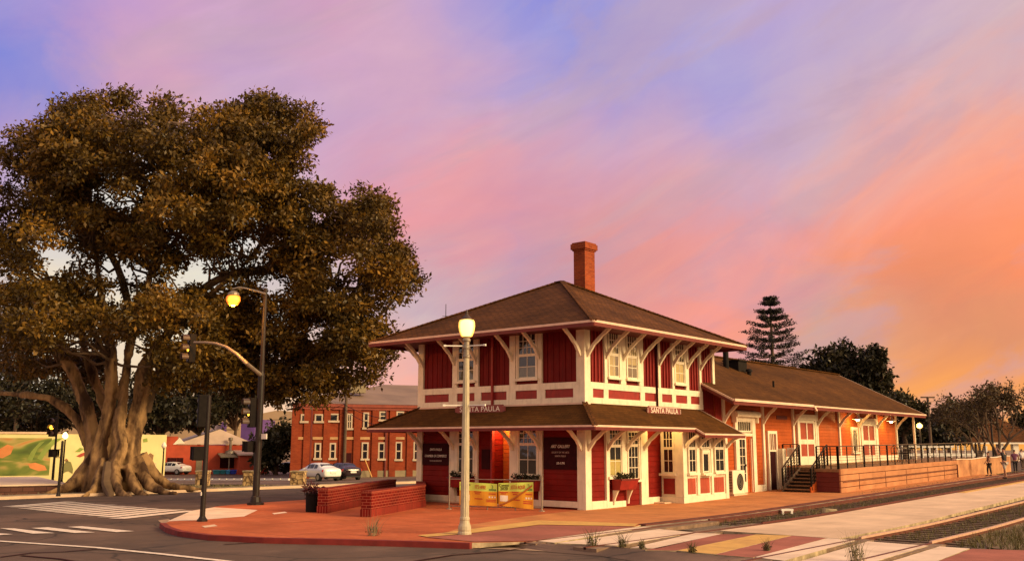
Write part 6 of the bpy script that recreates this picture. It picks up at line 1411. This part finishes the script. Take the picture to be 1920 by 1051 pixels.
# ------------------------------------------------------------------ trees
def tree(name, label, px, d, blobs, n, size, lm, group=None, trunk=.25, aspect=.55, base_y=None, twigs=True, hollow=.45):
    q = at(px, 840, d); p = np.array([q[0], q[1], gz(q[0], q[1])]); t = thing(name, label, 'tree', tuple(p), group); k = d / F
    B_ = []
    for cx, cy, rx, ry in blobs:
        off = random.uniform(-.35, .35) * rx * k; B_.append((at(cx, cy, d) + DX * off, (rx * k, rx * k, ry * k)))
    for b in list(B_): # smaller tufts that break up the outline
        for _ in range(5):
            dd = rng.normal(size=3); dd /= np.linalg.norm(dd); dd[2] = dd[2] * .9 + .25; B_.append((b[0] + dd * np.array(b[1]) * rng.uniform(.9, 1.4), tuple(np.array(b[1]) * rng.uniform(.14, .32))))
    top = max(b[0][2] for b in B_); c = np.mean([b[0] for b in B_], axis=0); fork = np.array([p[0], p[1], p[2] + (c[2] - p[2]) * .55])
    mb = MB(); mb.tube(bend(p - np.array([0, 0, .2]), fork, 0, 5, trunk * .15), [trunk * (1.25 - .1 * i) for i in range(6)], 9)
    for b in B_:
        mb.tube(bend(fork, b[0], .3, 5, .12), [trunk * .55 * (1 - .15 * i) for i in range(6)], 6)
        if twigs and b[1][0] > .9:
            for _ in range(7):
                dd = rng.normal(size=3); dd /= np.linalg.norm(dd); mb.tube(bend(b[0], b[0] + dd * np.array(b[1]) * .9, .1, 3, .05), [trunk * .2, trunk * .15, trunk * .1, trunk * .05], 5, False)
    mb.build('trunk', M['bark_dark'], t)
    leaves('crown', B_, n, size, lm, t, aspect=aspect, hollow=hollow); return t
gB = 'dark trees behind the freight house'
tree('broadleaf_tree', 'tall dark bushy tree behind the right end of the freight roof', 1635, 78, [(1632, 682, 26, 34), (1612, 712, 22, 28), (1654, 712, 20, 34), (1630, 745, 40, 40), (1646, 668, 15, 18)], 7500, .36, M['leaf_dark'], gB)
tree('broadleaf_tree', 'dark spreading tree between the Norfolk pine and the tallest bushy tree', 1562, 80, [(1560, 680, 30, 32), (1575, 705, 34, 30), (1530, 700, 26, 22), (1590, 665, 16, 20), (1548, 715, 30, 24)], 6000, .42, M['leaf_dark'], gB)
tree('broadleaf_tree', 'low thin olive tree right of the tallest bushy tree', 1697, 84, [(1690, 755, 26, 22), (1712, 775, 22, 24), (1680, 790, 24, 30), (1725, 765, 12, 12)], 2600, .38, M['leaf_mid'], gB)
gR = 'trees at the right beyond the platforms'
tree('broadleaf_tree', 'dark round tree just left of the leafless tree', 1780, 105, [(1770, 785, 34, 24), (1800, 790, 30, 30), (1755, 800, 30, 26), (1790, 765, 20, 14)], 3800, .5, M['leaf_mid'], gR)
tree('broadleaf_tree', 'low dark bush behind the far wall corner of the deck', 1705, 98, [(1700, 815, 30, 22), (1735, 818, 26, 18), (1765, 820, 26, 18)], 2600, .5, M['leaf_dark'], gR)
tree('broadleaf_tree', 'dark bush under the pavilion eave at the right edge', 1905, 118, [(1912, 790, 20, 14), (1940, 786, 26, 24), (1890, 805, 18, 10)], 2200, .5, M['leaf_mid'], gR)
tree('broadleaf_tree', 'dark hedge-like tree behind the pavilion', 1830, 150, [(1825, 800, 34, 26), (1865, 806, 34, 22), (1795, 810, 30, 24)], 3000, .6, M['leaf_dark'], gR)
# sparse autumn tree: branches with few leaves
def bare_tree(px, d, label, top_y, w, n, seed):
    r = np.random.default_rng(seed); q = at(px, 840, d); p = np.array([q[0], q[1], gz(q[0], q[1])]); t = thing('bare_tree', label, 'tree', tuple(p), 'sparse trees by the pavilion'); k = d / F; mb = MB(); tips = []
    H_ = upz(top_y, d) - p[2]
    def grow(a, dirv, L, rad, lev):
        b = a + dirv * L; mb.tube(bend(a, b, .05 * L, 3, .03 * L), [rad, rad * .9, rad * .8, rad * .66], 6 if lev < 2 else 4, False)
        if lev >= 5: tips.append(b); return
        for j in range(3 if lev < 3 else 2):
            dd = dirv + r.normal(size=3) * (.42 if lev else .34) + np.array([0, 0, .05]); dd /= np.linalg.norm(dd); grow(b, dd, L * r.uniform(.62, .82), rad * .64, lev + 1)
            if lev > 2: tips.append(b)
    for s in (-.35, .08, .42):
        dd = np.array(rr_) * s * w + np.array([0, 0, 1]) + np.array(ff_) * r.uniform(-.2, .2); dd /= np.linalg.norm(dd); grow(p.copy(), dd, H_ * .30, H_ * .020, 0)
    mb.build('trunk', M['bark_dark'], t)
    leaves('crown', [(x, (.45, .45, .4)) for x in tips], n, .20, M['leaf_dry'], t, aspect=.6, hollow=.1)
bare_tree(1872, 72, 'large sparse reddish tree with forking trunk before the pavilion', 705, 1.3, 5200, 3)
bare_tree(1835, 80, 'smaller sparse tree to the left of the large sparse tree', 722, 1.0, 3000, 8)
# Norfolk pine
q = at(1456, 840, 92); p = np.array([q[0], q[1], gz(q[0], q[1])]); t = thing('norfolk_pine', 'tall Norfolk pine with tiered branches behind the freight roof', 'tree', tuple(p)); k = 92 / F; zt_p = upz(549, 92)
MB().tube([p, (p[0], p[1], zt_p)], [.42, .04], 8).build('trunk', M['bark_dark'], t)
mb = MB(); bl = []; z = upz(720, 92)
while z < zt_p - .1:
    fr_ = (zt_p - z) / (zt_p - upz(650, 92)); L_b = min(1, fr_ ** .85) * 60 * k * random.uniform(.85, 1.05) + .15; nb = random.choice((6, 7, 8)); a0 = random.random() * 6
    for i in range(nb):
        a = a0 + 6.283 * i / nb + random.uniform(-.15, .15); l = L_b * random.uniform(.70, 1.12); e = np.array([p[0] + l * math.cos(a), p[1] + l * math.sin(a), z + l * .10]); s_ = np.array([p[0], p[1], z]); mb.tube(bend(s_, e, -.10 * l, 3), [.05, .04, .03, .015], 4, False)
        for f0 in np.linspace(.28, 1.02, 8): c = s_ + (e - s_) * f0 + np.array([0, 0, .06 + .05 * f0 - .4 * .1 * l * 4 * f0 * (1 - f0)]); bl.append((c, (.24 + .12 * f0, .24 + .12 * f0, .10)))
    z += random.uniform(.62, .86) if fr_ > .3 else .46
mb.build('limbs', M['bark_dark'], t); leaves('needles', bl, 17000, .22, M['needle'], t, aspect=.4, hollow=.2)
# dark trees beyond the street, behind the fig
gL = 'trees beyond the street behind the fig'
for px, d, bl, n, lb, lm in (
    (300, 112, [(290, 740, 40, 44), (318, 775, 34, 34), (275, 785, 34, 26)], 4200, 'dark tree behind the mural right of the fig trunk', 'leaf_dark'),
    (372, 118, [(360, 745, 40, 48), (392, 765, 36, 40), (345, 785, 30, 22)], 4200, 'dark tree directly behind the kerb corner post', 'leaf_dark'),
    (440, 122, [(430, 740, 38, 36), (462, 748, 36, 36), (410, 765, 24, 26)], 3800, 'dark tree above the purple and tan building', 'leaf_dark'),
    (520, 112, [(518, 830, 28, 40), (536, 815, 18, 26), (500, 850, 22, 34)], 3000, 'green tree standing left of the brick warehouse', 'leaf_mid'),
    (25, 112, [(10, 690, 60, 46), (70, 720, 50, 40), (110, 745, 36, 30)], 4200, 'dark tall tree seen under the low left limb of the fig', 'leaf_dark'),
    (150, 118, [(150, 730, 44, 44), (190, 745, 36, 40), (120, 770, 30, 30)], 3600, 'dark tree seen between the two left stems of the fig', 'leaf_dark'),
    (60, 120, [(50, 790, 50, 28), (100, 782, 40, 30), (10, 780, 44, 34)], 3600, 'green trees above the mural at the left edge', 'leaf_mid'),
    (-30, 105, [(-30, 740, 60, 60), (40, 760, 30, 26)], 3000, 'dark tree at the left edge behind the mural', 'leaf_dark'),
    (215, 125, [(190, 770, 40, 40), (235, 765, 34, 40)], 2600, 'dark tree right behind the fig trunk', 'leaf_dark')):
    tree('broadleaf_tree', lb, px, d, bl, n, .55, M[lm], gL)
# ------------------------------------------------------------------ the great fig
TB = G(215, 919); TD = depth(TB); TK = TD / F
rng = np.random.default_rng(23); tw = MB(); limbs = []
t = thing('fig_tree', 'huge old fig tree with fluted buttressed trunk and broad golden green crown', 'tree', tuple(TB))
def tp(x, y, o=0.): return at(x, y, TD + o)
mb = MB()
def flute(ph, n=4, a=.10): return lambda q, s: 1 + a * math.sin(n * q + ph + 2.2 * s) + .05 * math.sin(9 * q + ph * 2)
def limb(px, r, ph=0., seg=14, n=4, a=.09):
    # smooth the hand-placed centreline
    P_ = [np.array(tp(*q)) for q in px]; R_ = [v * TK * (.84 if max(r) > 10.5 else 1) for v in r]; out, ro = [], []
    for i in range(len(P_) - 1):
        p0, p1, p2, p3 = P_[max(i - 1, 0)], P_[i], P_[i + 1], P_[min(i + 2, len(P_) - 1)]
        for j in range(5):
            u = j / 5; out.append(.5 * ((2 * p1) + (-p0 + p2) * u + (2 * p0 - 5 * p1 + 4 * p2 - p3) * u * u + (-p0 + 3 * p1 - 3 * p2 + p3) * u ** 3)); ro.append(R_[i] + (R_[i + 1] - R_[i]) * u)
    out.append(P_[-1]); ro.append(R_[-1]); (mb if max(r) > 10.5 else tw).tube(out, ro, seg, True, flute(ph, n, a)); limbs.extend(out); return out
limb([(128, 924, -1.5), (160, 885, -1.5), (176, 840, -1), (170, 795, -.5), (155, 738, 0), (127, 684, 0), (70, 636, 1), (-20, 598, 1)], [16, 18, 15, 14, 13, 12, 9, 6], 0, 20, 5, .16)
limb([(172, 926, -2.4), (183, 880, -2.4), (188, 830, -2), (205, 768, -1.6), (209, 700, -1.6), (206, 640, -1), (190, 560, 0), (180, 470, 1), (170, 380, 1)], [22, 17, 14, 12, 11.5, 10, 7, 5, 3], 2, 20, 4, .2)
limb([(204, 926, -3.2), (212, 880, -3.2), (227, 836, -2.8), (223, 795, -2.2), (231, 750, -1.6), (235, 700, -1), (250, 620, 0), (280, 520, 1), (300, 400, 1), (310, 300, 1), (320, 230, 1)], [20, 15, 12, 11, 10, 9, 8, 6, 5, 4, 2], 3, 20, 4, .22)
limb([(240, 926, -1.8), (238, 880, -2.2), (246, 825, -1.8), (259, 775, -1.2), (267, 720, -1), (276, 680, -1), (302, 640, 0), (350, 590, 0), (420, 530, 1), (480, 470, 1), (520, 380, 1)], [28, 22, 19, 17, 16, 13, 10, 8, 6, 4, 2], 4, 22, 5, .16)
limb([(205, 910, 1), (210, 860, 1.2), (214, 800, 2), (190, 740, 3), (170, 690, 3), (150, 620, 4), (120, 520, 4)], [40, 34, 18, 11.5, 10, 7, 4], 5, 20, 6, .15)
limb([(196, 890, 0), (172, 850, .6), (146, 790, 1), (104, 752, 1), (50, 740, 1), (-40, 734, 2)], [12, 12, 11, 9, 7, 5], 6)
limb([(150, 745, 1), (130, 690, 2), (104, 590, 2), (90, 520, 2)], [9, 7, 5, 3], 1, 10)
limb([(275, 770, 0), (290, 715, 0), (312, 672, 0), (340, 645, 0), (390, 620, 1), (450, 620, 2), (530, 645, 2), (600, 668, 2)], [10, 8, 7, 6, 5, 4, 3, 2], 7, 10)
limb([(302, 645, 0), (360, 560, 1), (420, 518, 1), (480, 508, 1), (545, 502, 1), (600, 516, 2), (650, 560, 2), (680, 610, 2)], [10, 8, 7, 7, 6, 5, 3, 2], 8, 10)
limb([(480, 508, 1), (540, 480, 0), (600, 470, 0), (660, 440, 0), (690, 400, 0)], [5, 4, 4, 3, 2], 9, 8)
limb([(250, 620, 0), (220, 500, 2), (150, 400, 2), (90, 320, 2), (60, 240, 2)], [8, 6, 5, 4, 2], 10, 8)
limb([(280, 520, 0), (350, 420, 1), (420, 330, 1), (460, 240, 1)], [6, 4, 3, 2], 11, 8)
nlimb = 0
# buttress roots
for pts, r in (([(178, 850, -1.6), (150, 895, -2.6), (118, 916, -3.4), (78, 926, -4)], [12, 13, 9, 3]), ([(196, 860, -2.6), (184, 902, -4.0), (172, 922, -5), (152, 932, -6)], [11, 11, 8, 3]), ([(216, 870, -3.4), (220, 908, -4.6), (232, 926, -5.6), (248, 931, -6.4)], [11, 10, 7, 3]),
    ([(258, 860, -2.2), (276, 902, -3.2), (300, 919, -4), (330, 925, -5)], [12, 13, 9, 3]), ([(266, 850, -1), (296, 896, -.6), (330, 912, -1), (385, 916, -1)], [12, 13, 9, 4]), ([(206, 870, -3.4), (200, 908, -4.6), (206, 926, -5.6), (204, 934, -6.4)], [10, 9, 6, 3]), ([(240, 870, -3), (252, 910, -4), (268, 926, -4.8), (282, 931, -5.6)], [11, 10, 7, 3])): limb(pts, r, r[0], 12, 3, .14)
trunk = mb.build('trunk', M['bark'], t, smooth=True)
rm = trunk.modifiers.new('merge', 'REMESH'); rm.mode = 'VOXEL'; rm.voxel_size = .085; rm.use_smooth_shade = True
sm = trunk.modifiers.new('smooth', 'SMOOTH'); sm.factor = .5; sm.iterations = 3
for nm_, sz_, st_ in (('lumps', 1.1, .30), ('bark_folds', .32, .10)):
    tx = bpy.data.textures.new(nm_, 'CLOUDS'); tx.noise_scale = sz_; tx.noise_depth = 3; dm = trunk.modifiers.new(nm_, 'DISPLACE'); dm.texture = tx; dm.texture_coords = 'LOCAL'; dm.strength = st_; dm.mid_level = .5
# crown: clumps of leaves spread through the volume of each lobe, joined to the limbs by branchlets
LOBES = [ # centre px, radii px, depth offset, radius in depth (m), clumps
    (518, 250, 78, 88, 0, 4.5, 40), (592, 385, 36, 36, 0, 3.5, 8), (400, 690, 110, 46, 2, 4, 26), (520, 690, 90, 50, 2, 4, 24), (60, 665, 110, 34, 3, 4, 20), (600, 620, 110, 60, 2, 4, 30), (150, 690, 60, 30, 5, 3, 8), (420, 590, 110, 70, 2, 4, 30), (500, 600, 80, 60, 1, 4, 18),
    (285, 322, 285, 160, 0, 8.0, 215), (345, 315, 85, 75, -1, 4.5, 26), (160, 300, 80, 70, -1, 4.5, 22), (480, 290, 110, 110, 0, 5, 46), (110, 300, 105, 105, 0, 6, 44), (655, 500, 115, 140, 0, 6, 74), (90, 480, 120, 120, -2, 6, 42), (660, 660, 85, 62, 1, 4.5, 34), (560, 725, 90, 40, 1, 4, 24),
    (310, 600, 120, 66, -3, 5, 36), (450, 640, 95, 75, 1, 4.5, 34), (60, 590, 110, 60, -3, 5, 34), (180, 600, 90, 55, -1, 5, 24), (-40, 420, 110, 190, 0, 6, 40), (480, 430, 110, 100, 2, 5, 36), (290, 460, 160, 100, 2, 6, 44), (560, 450, 70, 90, 1, 4, 20), (470, 720, 60, 40, 2, 3, 12), (330, 690, 44, 34, -3, 3, 9), (690, 400, 45, 55, 0, 3.5, 14), (730, 500, 44, 80, 0, 3.5, 18)]
nodes = np.array(limbs); nodes = nodes[nodes[:, 2] > upz(690, TD)]
clumps = []
for cx, cy, rx, ry, o, rd, n in LOBES:
    n = int(n * 1.0)
    for _ in range(n):
        dv = rng.normal(size=3); dv /= np.linalg.norm(dv); s = (.44 + .56 * rng.random() ** .65)
        c = tp(cx + dv[0] * rx * s, cy - dv[2] * ry * s, o + dv[1] * rd * s); r = rng.uniform(.6, 1.35); clumps.append((c, (r, r, r * .6)))
        nd = nodes[np.argsort(((nodes - c) ** 2).sum(1) + 60 * (nodes[:, 2] > c[2] + .5))[rng.integers(0, 7)]]
        if np.linalg.norm(nd - c) < 5: tw.tube(bend(nd, c, -.25, 5, .16), [.10, .085, .07, .055, .04, .02], 5, False)
        for _ in range(3): e = c + np.clip(rng.normal(size=3), -1.4, 1.4) * r * .34; tw.tube(bend(c, e, .05, 2, .05), [.03, .022, .01], 4, False)
tw.build('branches', M['twig'], t)
leaves('crown', clumps, 235000, .285, M['leaf_fig'], t, aspect=.48, hollow=.2, droop=.15)
# ------------------------------------------------------------------ pavilion, far lamp, small far things
pa, pb = at(1790, 835, 110), at(1960, 835, 110); PV = Facade(pa, pb)
t = thing('pavilion', 'open park pavilion with brown hip roof and pale posts at the right edge', 'pavilion', tuple(pa))
a, b, z0_, z1_ = PV.rect(1788, 794, 1945, 829); zg_ = gz(pa[0], pa[1])
mb = MB(PV.M); mb.add([(a, 4, z0_), (b, 4, z0_), (b, -8, z0_), (a, -8, z0_), (a + 3.2, -2, z1_ + 1.0), (b - 4, -2, z1_ + 1.0)], [(0, 1, 5, 4), (1, 2, 5), (2, 3, 4, 5), (3, 0, 4), (0, 3, 2, 1)]); mb.build('roof', M['shingle'], t)
MB(PV.M).box(a - .05, b + .05, 3.9, 4.06, z0_ - .16, z0_ + .02).build('fascia', M['letter'], t)
for px in (1847, 1874, 1905, 1935): u, _ = PV.uz(px, 850); MB(PV.M).box(u - .3, u + .3, 3.2, 3.8, zg_ - 1, z0_).build('post', M['letter'], t)
q = at(1728, 850, 72); p = Vector((q[0], q[1], gz(q[0], q[1]))); zt_l = upz(792, 72)
t = thing('street_lamp', 'distant lit street lamp past the end of the freight house', 'street lamp', tuple(p))
MB().lathe(p, [(.10, 0), (.06, zt_l - p.z)], 8).build('post', M['pole_dark'], t); MB().lathe((p.x, p.y, zt_l - .35), [(.08, 0), (.22, .14), (.22, .28), (.04, .45)], 12).build('globe', emis2('far_globe', (1, .80, .30), 3.5, (1, .55, .06), 1.2), t, smooth=True)
lamp_light('far_glow', (p.x, p.y - .4, zt_l - .1), 160, (1, .7, .25), .2, t)
q = at(1862, 840, 88); p = Vector((q[0], q[1], gz(q[0], q[1]))); t = thing('street_light', 'dark double-armed street light among the sparse trees, unlit', 'street light', tuple(p))
zt_l = upz(757, 88); MB().tube([p, (p.x, p.y, zt_l)], [.11, .07], 8).build('pole', M['pole_dark'], t)
for s in (-1, 1): MB().bar((p.x, p.y, zt_l), Vector((p.x, p.y, zt_l - .5)) + rr_ * 1.15 * s, .06, .06).build('arm', M['pole_dark'], t); c = Vector((p.x, p.y, zt_l - .52)) + rr_ * 1.15 * s; MB().bar(c - rr_ * .32, c + rr_ * .32, .2, .08).build('lamp_head', M['letter'], t)
# pale low fence/wall seen behind the railing and small parked things
wa, wb = at(1690, 846, 92), at(1850, 846, 92); Wf = Facade(wa, wb); t = thing('low_fence', 'low white park fence behind the deck railing', 'fence', tuple(wa)); Lw = (Vector(wb) - Vector(wa)).length; zt_w = upz(832, 92)
MB(Wf.M).box(0, Lw * .62, -.08, .08, zt_w - .18, zt_w).build('top_board', M['white'], t); MB(Wf.M).box(0, Lw, -.06, .06, zt_w - 1.0, zt_w - .72).build('low_board', M['white'], t)
mb = MB(Wf.M); 
for i in range(13): mb.box(Lw * i / 12 - .06, Lw * i / 12 + .06, -.07, .07, 0, zt_w - .02)
mb.build('fence_posts', M['white'], t)
# bird of the roof line: thin mast behind the roof
q = at(835, 650, 140); t = thing('radio_mast', 'thin distant radio mast rising behind the depot roof', 'mast', (q[0], q[1], gz(q[0], q[1]))); zt_m = upz(571, 140)
MB().tube([(q[0], q[1], gz(q[0], q[1])), (q[0], q[1], zt_m)], [.14, .05], 6).build('mast', M['pole_dark'], t); MB().bar(Vector((q[0], q[1], zt_m - 1.8)) - rr_ * .5, Vector((q[0], q[1], zt_m - 1.8)) + rr_ * .5, .06, .06).build('crosspiece', M['pole_dark'], t)
# ------------------------------------------------------------------ track boxes and weeds
p = Vector(G(1476, 958)); t = thing('derail_block', 'small white two-legged block lying on the rails near the depot', 'track block', tuple(p)); fr = frame(p, rr_, -ff_)
mb = MB(fr); mb.box(-.19, .19, -.05, .05, .03, .09); mb.build('bar', M['white'], t)
for u in (-.17, .11): MB(fr).box(u, u + .06, -.05, .05, -.08, .03).build('leg', M['white'], t)
p = Vector(G(1556, 957)); t = thing('joint_block', 'pale broken concrete block beside the second rail', 'track block', tuple(p)); fr = frame(p, rr_, -ff_); MB(fr).hexa([(-.25, -.1, -.1), (.3, -.1, -.1), (.26, .1, -.1), (-.2, .1, -.1), (-.22, -.08, .09), (.22, -.07, .05), (.2, .08, .07), (-.17, .08, .1)]).build('block', M['concrete_dirty'], t, bevel=.02)
WEED = [(1110, 1022, 26, 'tallest weed tuft at the front edge of the crossing'), (1168, 1024, 22, 'weed tuft in the crack right of the tallest tuft'), (1203, 1026, 14, 'small weed tuft beside the narrow concrete strip'), (1298, 1034, 16, 'weed tuft at the foot of the yellow crossing strip'), (1438, 1031, 18, 'weed tuft growing out of the plum pavers'), (700, 1003, 30, 'dry weed at the red kerb left of the lamp post'), (1605, 1052, 42, 'pale straw tuft between the near rails')]
for px, py, h, lb in WEED:
    p = Vector(G(px, py)); k = depth(p) / F; t = thing('weed_tuft', lb, 'weed', tuple(p), 'weeds along the crossing')
    mm = 'straw' if px in (1605, 700) else 'grass'; o = blades('stems', p, 46, h * k * 1.25, h * k * .45, M[mm], t, .006, .4)
    leaves('leaves', [((p.x, p.y, p.z + h * k * .3), (h * k * .5, h * k * .5, h * k * .3))], 60, .05, M['leaf_mid'], t, aspect=.4, hollow=.1)
t = []
V = []
def tufts(name, fn, n, h, m, w=.008):
    V = []
    for i in range(n):
        x, y = fn(); z = gz(x, y) - .09
        for _ in range(5):
            a = rng.random() * 6.283; l = h * rng.uniform(.4, 1.2); e = rng.normal(size=2) * .4 * l; s = np.array([math.sin(a), -math.cos(a), 0]) * w; q = np.array([x + rng.normal() * .03, y + rng.normal() * .03, z]); tp_ = q + np.array([e[0], e[1], l]); V += [q - s, q + s, tp_ + s * .2, tp_ - s * .2]
    o = rawquads(name, np.array(V), M[m], None); o['kind'] = 'stuff'; o['label'] = name.replace('_', ' '); o['category'] = 'grass'; return o
tufts('track_grass', lambda: (rng.uniform(5.35, 6.7), 1.5 + abs(rng.normal()) * 12 - 3), 420, .12, 'grass')
tufts('verge_grass', lambda: (rng.uniform(12.3, 16.5), rng.uniform(-3.2, 14)), 2600, .20, 'grass')
tufts('near_track_grass', lambda: (rng.uniform(10.5, 11.9), rng.uniform(-2.8, 16)), 500, .12, 'grass')
tufts('edge_grass', lambda: (rng.normal(3.95 + rng.random() * .5, .15), rng.uniform(13, 40)), 500, .14, 'grass')
tufts('far_verge_grass', lambda: (KX - rng.uniform(3.2, 18), rng.uniform(-20, 14)), 2500, .16, 'straw', .02)
# ------------------------------------------------------------------ people
M['skin'] = mat('skin', (.36, .17, .10), .6, .1, 6); M['cl_black'] = mat('black_cloth', (.018, .014, .016), .8, .2, 6); M['cl_grey'] = mat('grey_cloth', (.40, .33, .28), .8, .15, 6); M['cl_plum'] = mat('plum_cloth', (.16, .05, .10), .8, .2, 6); M['cl_white'] = mat('white_cloth', (.70, .62, .58), .8, .1, 6); M['cl_brown'] = mat('brown_cloth', (.09, .05, .035), .8, .2, 6); M['hair'] = mat('dark_hair', (.02, .012, .009), .7, .3, 8); M['shoe'] = mat('dark_shoe', (.02, .016, .015), .6, .2, 6)
def skin_obj(name, material, parent, nodes_, edges, root=0):
    me = bpy.data.meshes.new(name); me.from_pydata([n_[0] for n_ in nodes_], [], []); me.edges.add(len(edges)); me.edges.foreach_set('vertices', [i for e in edges for i in e]); me.update()
    o = bpy.data.objects.new(name, me); COL.objects.link(o); o.parent = parent; me.materials.append(material)
    s = o.modifiers.new('skin', 'SKIN'); s.use_smooth_shade = True
    for i, n_ in enumerate(nodes_): d = me.skin_vertices[0].data[i]; r = n_[1]; d.radius = r if isinstance(r, tuple) else (r, r); d.use_root = i == root
    b = o.modifiers.new('sub', 'SUBSURF'); b.levels = b.render_levels = 1; return o
def person(label, loc, yaw, h, top, bottom, shorts, arms, stride=.12, sleeve=.55, lean=0.):
    """figure 1.75 tall at the origin, facing +y; arms: two (elbow, hand) points"""
    t = thing('person', label, 'person', (0, 0, 0), None); sc = h / 1.75
    hips = [(.09, stride), (-.09, -stride)]
    nd = [((0, 0, .93), (.15, .10)), ((0, .01 + lean * .3, 1.12), (.135, .095)), ((0, .015 + lean * .6, 1.33), (.165, .105)), ((0, .01 + lean, 1.47), .058), ((0, .02 + lean, 1.55), .07), ((0, .025 + lean, 1.65), (.082, .098)), ((0, .015 + lean, 1.715), (.06, .075)), ((0, .115 + lean, 1.62), .014)]
    ed = [(0, 1), (1, 2), (2, 3), (3, 4), (4, 5), (5, 6), (5, 7)]
    fing = []
    for s, (el, hd) in zip((1, -1), arms):
        i = len(nd); sh = (s * .19, .01 + lean, 1.40); w = Vector(hd); e_ = Vector(el); dirh = (w - e_).normalized(); palm = w + dirh * .07
        nd += [(sh, .058), (tuple(el), .042), (tuple(hd), .028), (tuple(palm), (.038, .016))]; ed += [(2, i), (i, i + 1), (i + 1, i + 2), (i + 2, i + 3)]
        sd = dirh.cross(Vector((0, 0, 1))).normalized() if abs(dirh.z) < .9 else Vector((1, 0, 0))
        for k in range(4): nd.append((tuple(palm + dirh * (.085 - .012 * abs(k - 1.3)) + sd * (.026 * (k - 1.5))), .009)); ed.append((i + 3, len(nd) - 1))
        nd.append((tuple(w + dirh * .07 + sd * .07 * s), .010)); ed.append((i + 2, len(nd) - 1))
    for s, (x, st) in zip((1, -1), hips):
        i = len(nd); nd += [((x * 1.05, 0, .86), .085), ((x * 1.08, st * .7 + .03, .49), .056), ((x * 1.08, st, .09), .036), ((x * 1.15, st + .14, .035), (.04, .025))]; ed += [(0, i), (i, i + 1), (i + 1, i + 2), (i + 2, i + 3)]
    skin_obj('body', M['skin'], t, nd, ed)
    # shirt
    sn = [((0, 0, .88), (.17, .125)), ((0, .01 + lean * .3, 1.12), (.155, .115)), ((0, .015 + lean * .6, 1.34), (.18, .122)), ((0, .01 + lean, 1.46), .075)]; se = [(0, 1), (1, 2), (2, 3)]
    for s, (el, hd) in zip((1, -1), arms): i = len(sn); sh = Vector((s * .19, .01 + lean, 1.40)); sn += [(tuple(sh), .072), (tuple(sh.lerp(Vector(el), sleeve)), .06)]; se += [(2, i), (i, i + 1)]
    skin_obj('shirt', top, t, sn, se)
    tn = [((0, 0, .94), (.165, .12))]; te = []
    for s, (x, st) in zip((1, -1), hips):
        i = len(tn); kn = Vector((x * 1.08, st * .7 + .03, .49)); an = Vector((x * 1.08, st, .12)); tn += [((x * 1.05, 0, .85), .10), (tuple(kn), .075)]; te += [(0, i), (i, i + 1)]
        if not shorts: tn.append((tuple(an), .055)); te.append((i + 1, i + 2))
    skin_obj('shorts' if shorts else 'trousers', bottom, t, tn, te)
    skin_obj('hair', M['hair'], t, [((0, -.015 + lean, 1.60), (.085, .075)), ((0, -.01 + lean, 1.70), (.09, .098)), ((0, .01 + lean, 1.745), (.06, .07))], [(0, 1), (1, 2)])
    for s, (x, st) in zip((1, -1), hips): skin_obj('shoe', M['shoe'], t, [((x * 1.08, st - .04, .06), .05), ((x * 1.15, st + .17, .03), (.05, .032))], [(0, 1)])
    t.scale = (sc, sc, sc); t.location = loc; t.rotation_euler = (0, 0, yaw); return t
def face(dirv): return math.atan2(dirv.y, dirv.x) - math.pi / 2
p = G(1886, 896); person('person in black top and grey shorts raising both arms', tuple(p), face(-rr_ * .5 + ff_ * .8), 1.62, M['cl_black'], M['cl_grey'], True, (((.22, .22, 1.36), (.12, .36, 1.62)), ((-.22, .22, 1.36), (-.12, .36, 1.62))), .10)
p = G(1856, 891); person('person in dark clothes walking beside the orange wall', tuple(p), face(-rr_ * .9 + ff_ * .2), 1.34, M['cl_brown'], M['cl_black'], False, (((.24, .04, 1.14), (.20, .20, .95)), ((-.24, .02, 1.14), (-.22, .16, .93))), .10)
p = G(1905, 886); person('person in plum and white top with dark trousers', tuple(p), face(rr_ * .3 + ff_ * .9), 1.36, M['cl_plum'], M['cl_black'], False, (((.25, .02, 1.15), (.22, .16, .92)), ((-.25, .0, 1.14), (-.24, .10, .90))), .14)
p = G(1918, 879); person('person in pale clothes at the right edge farthest along the track', tuple(p), face(ff_), 1.30, M['cl_white'], M['cl_brown'], False, (((.24, .04, 1.14), (.22, .18, .95)), ((-.24, .02, 1.14), (-.22, .12, .92))), .10)
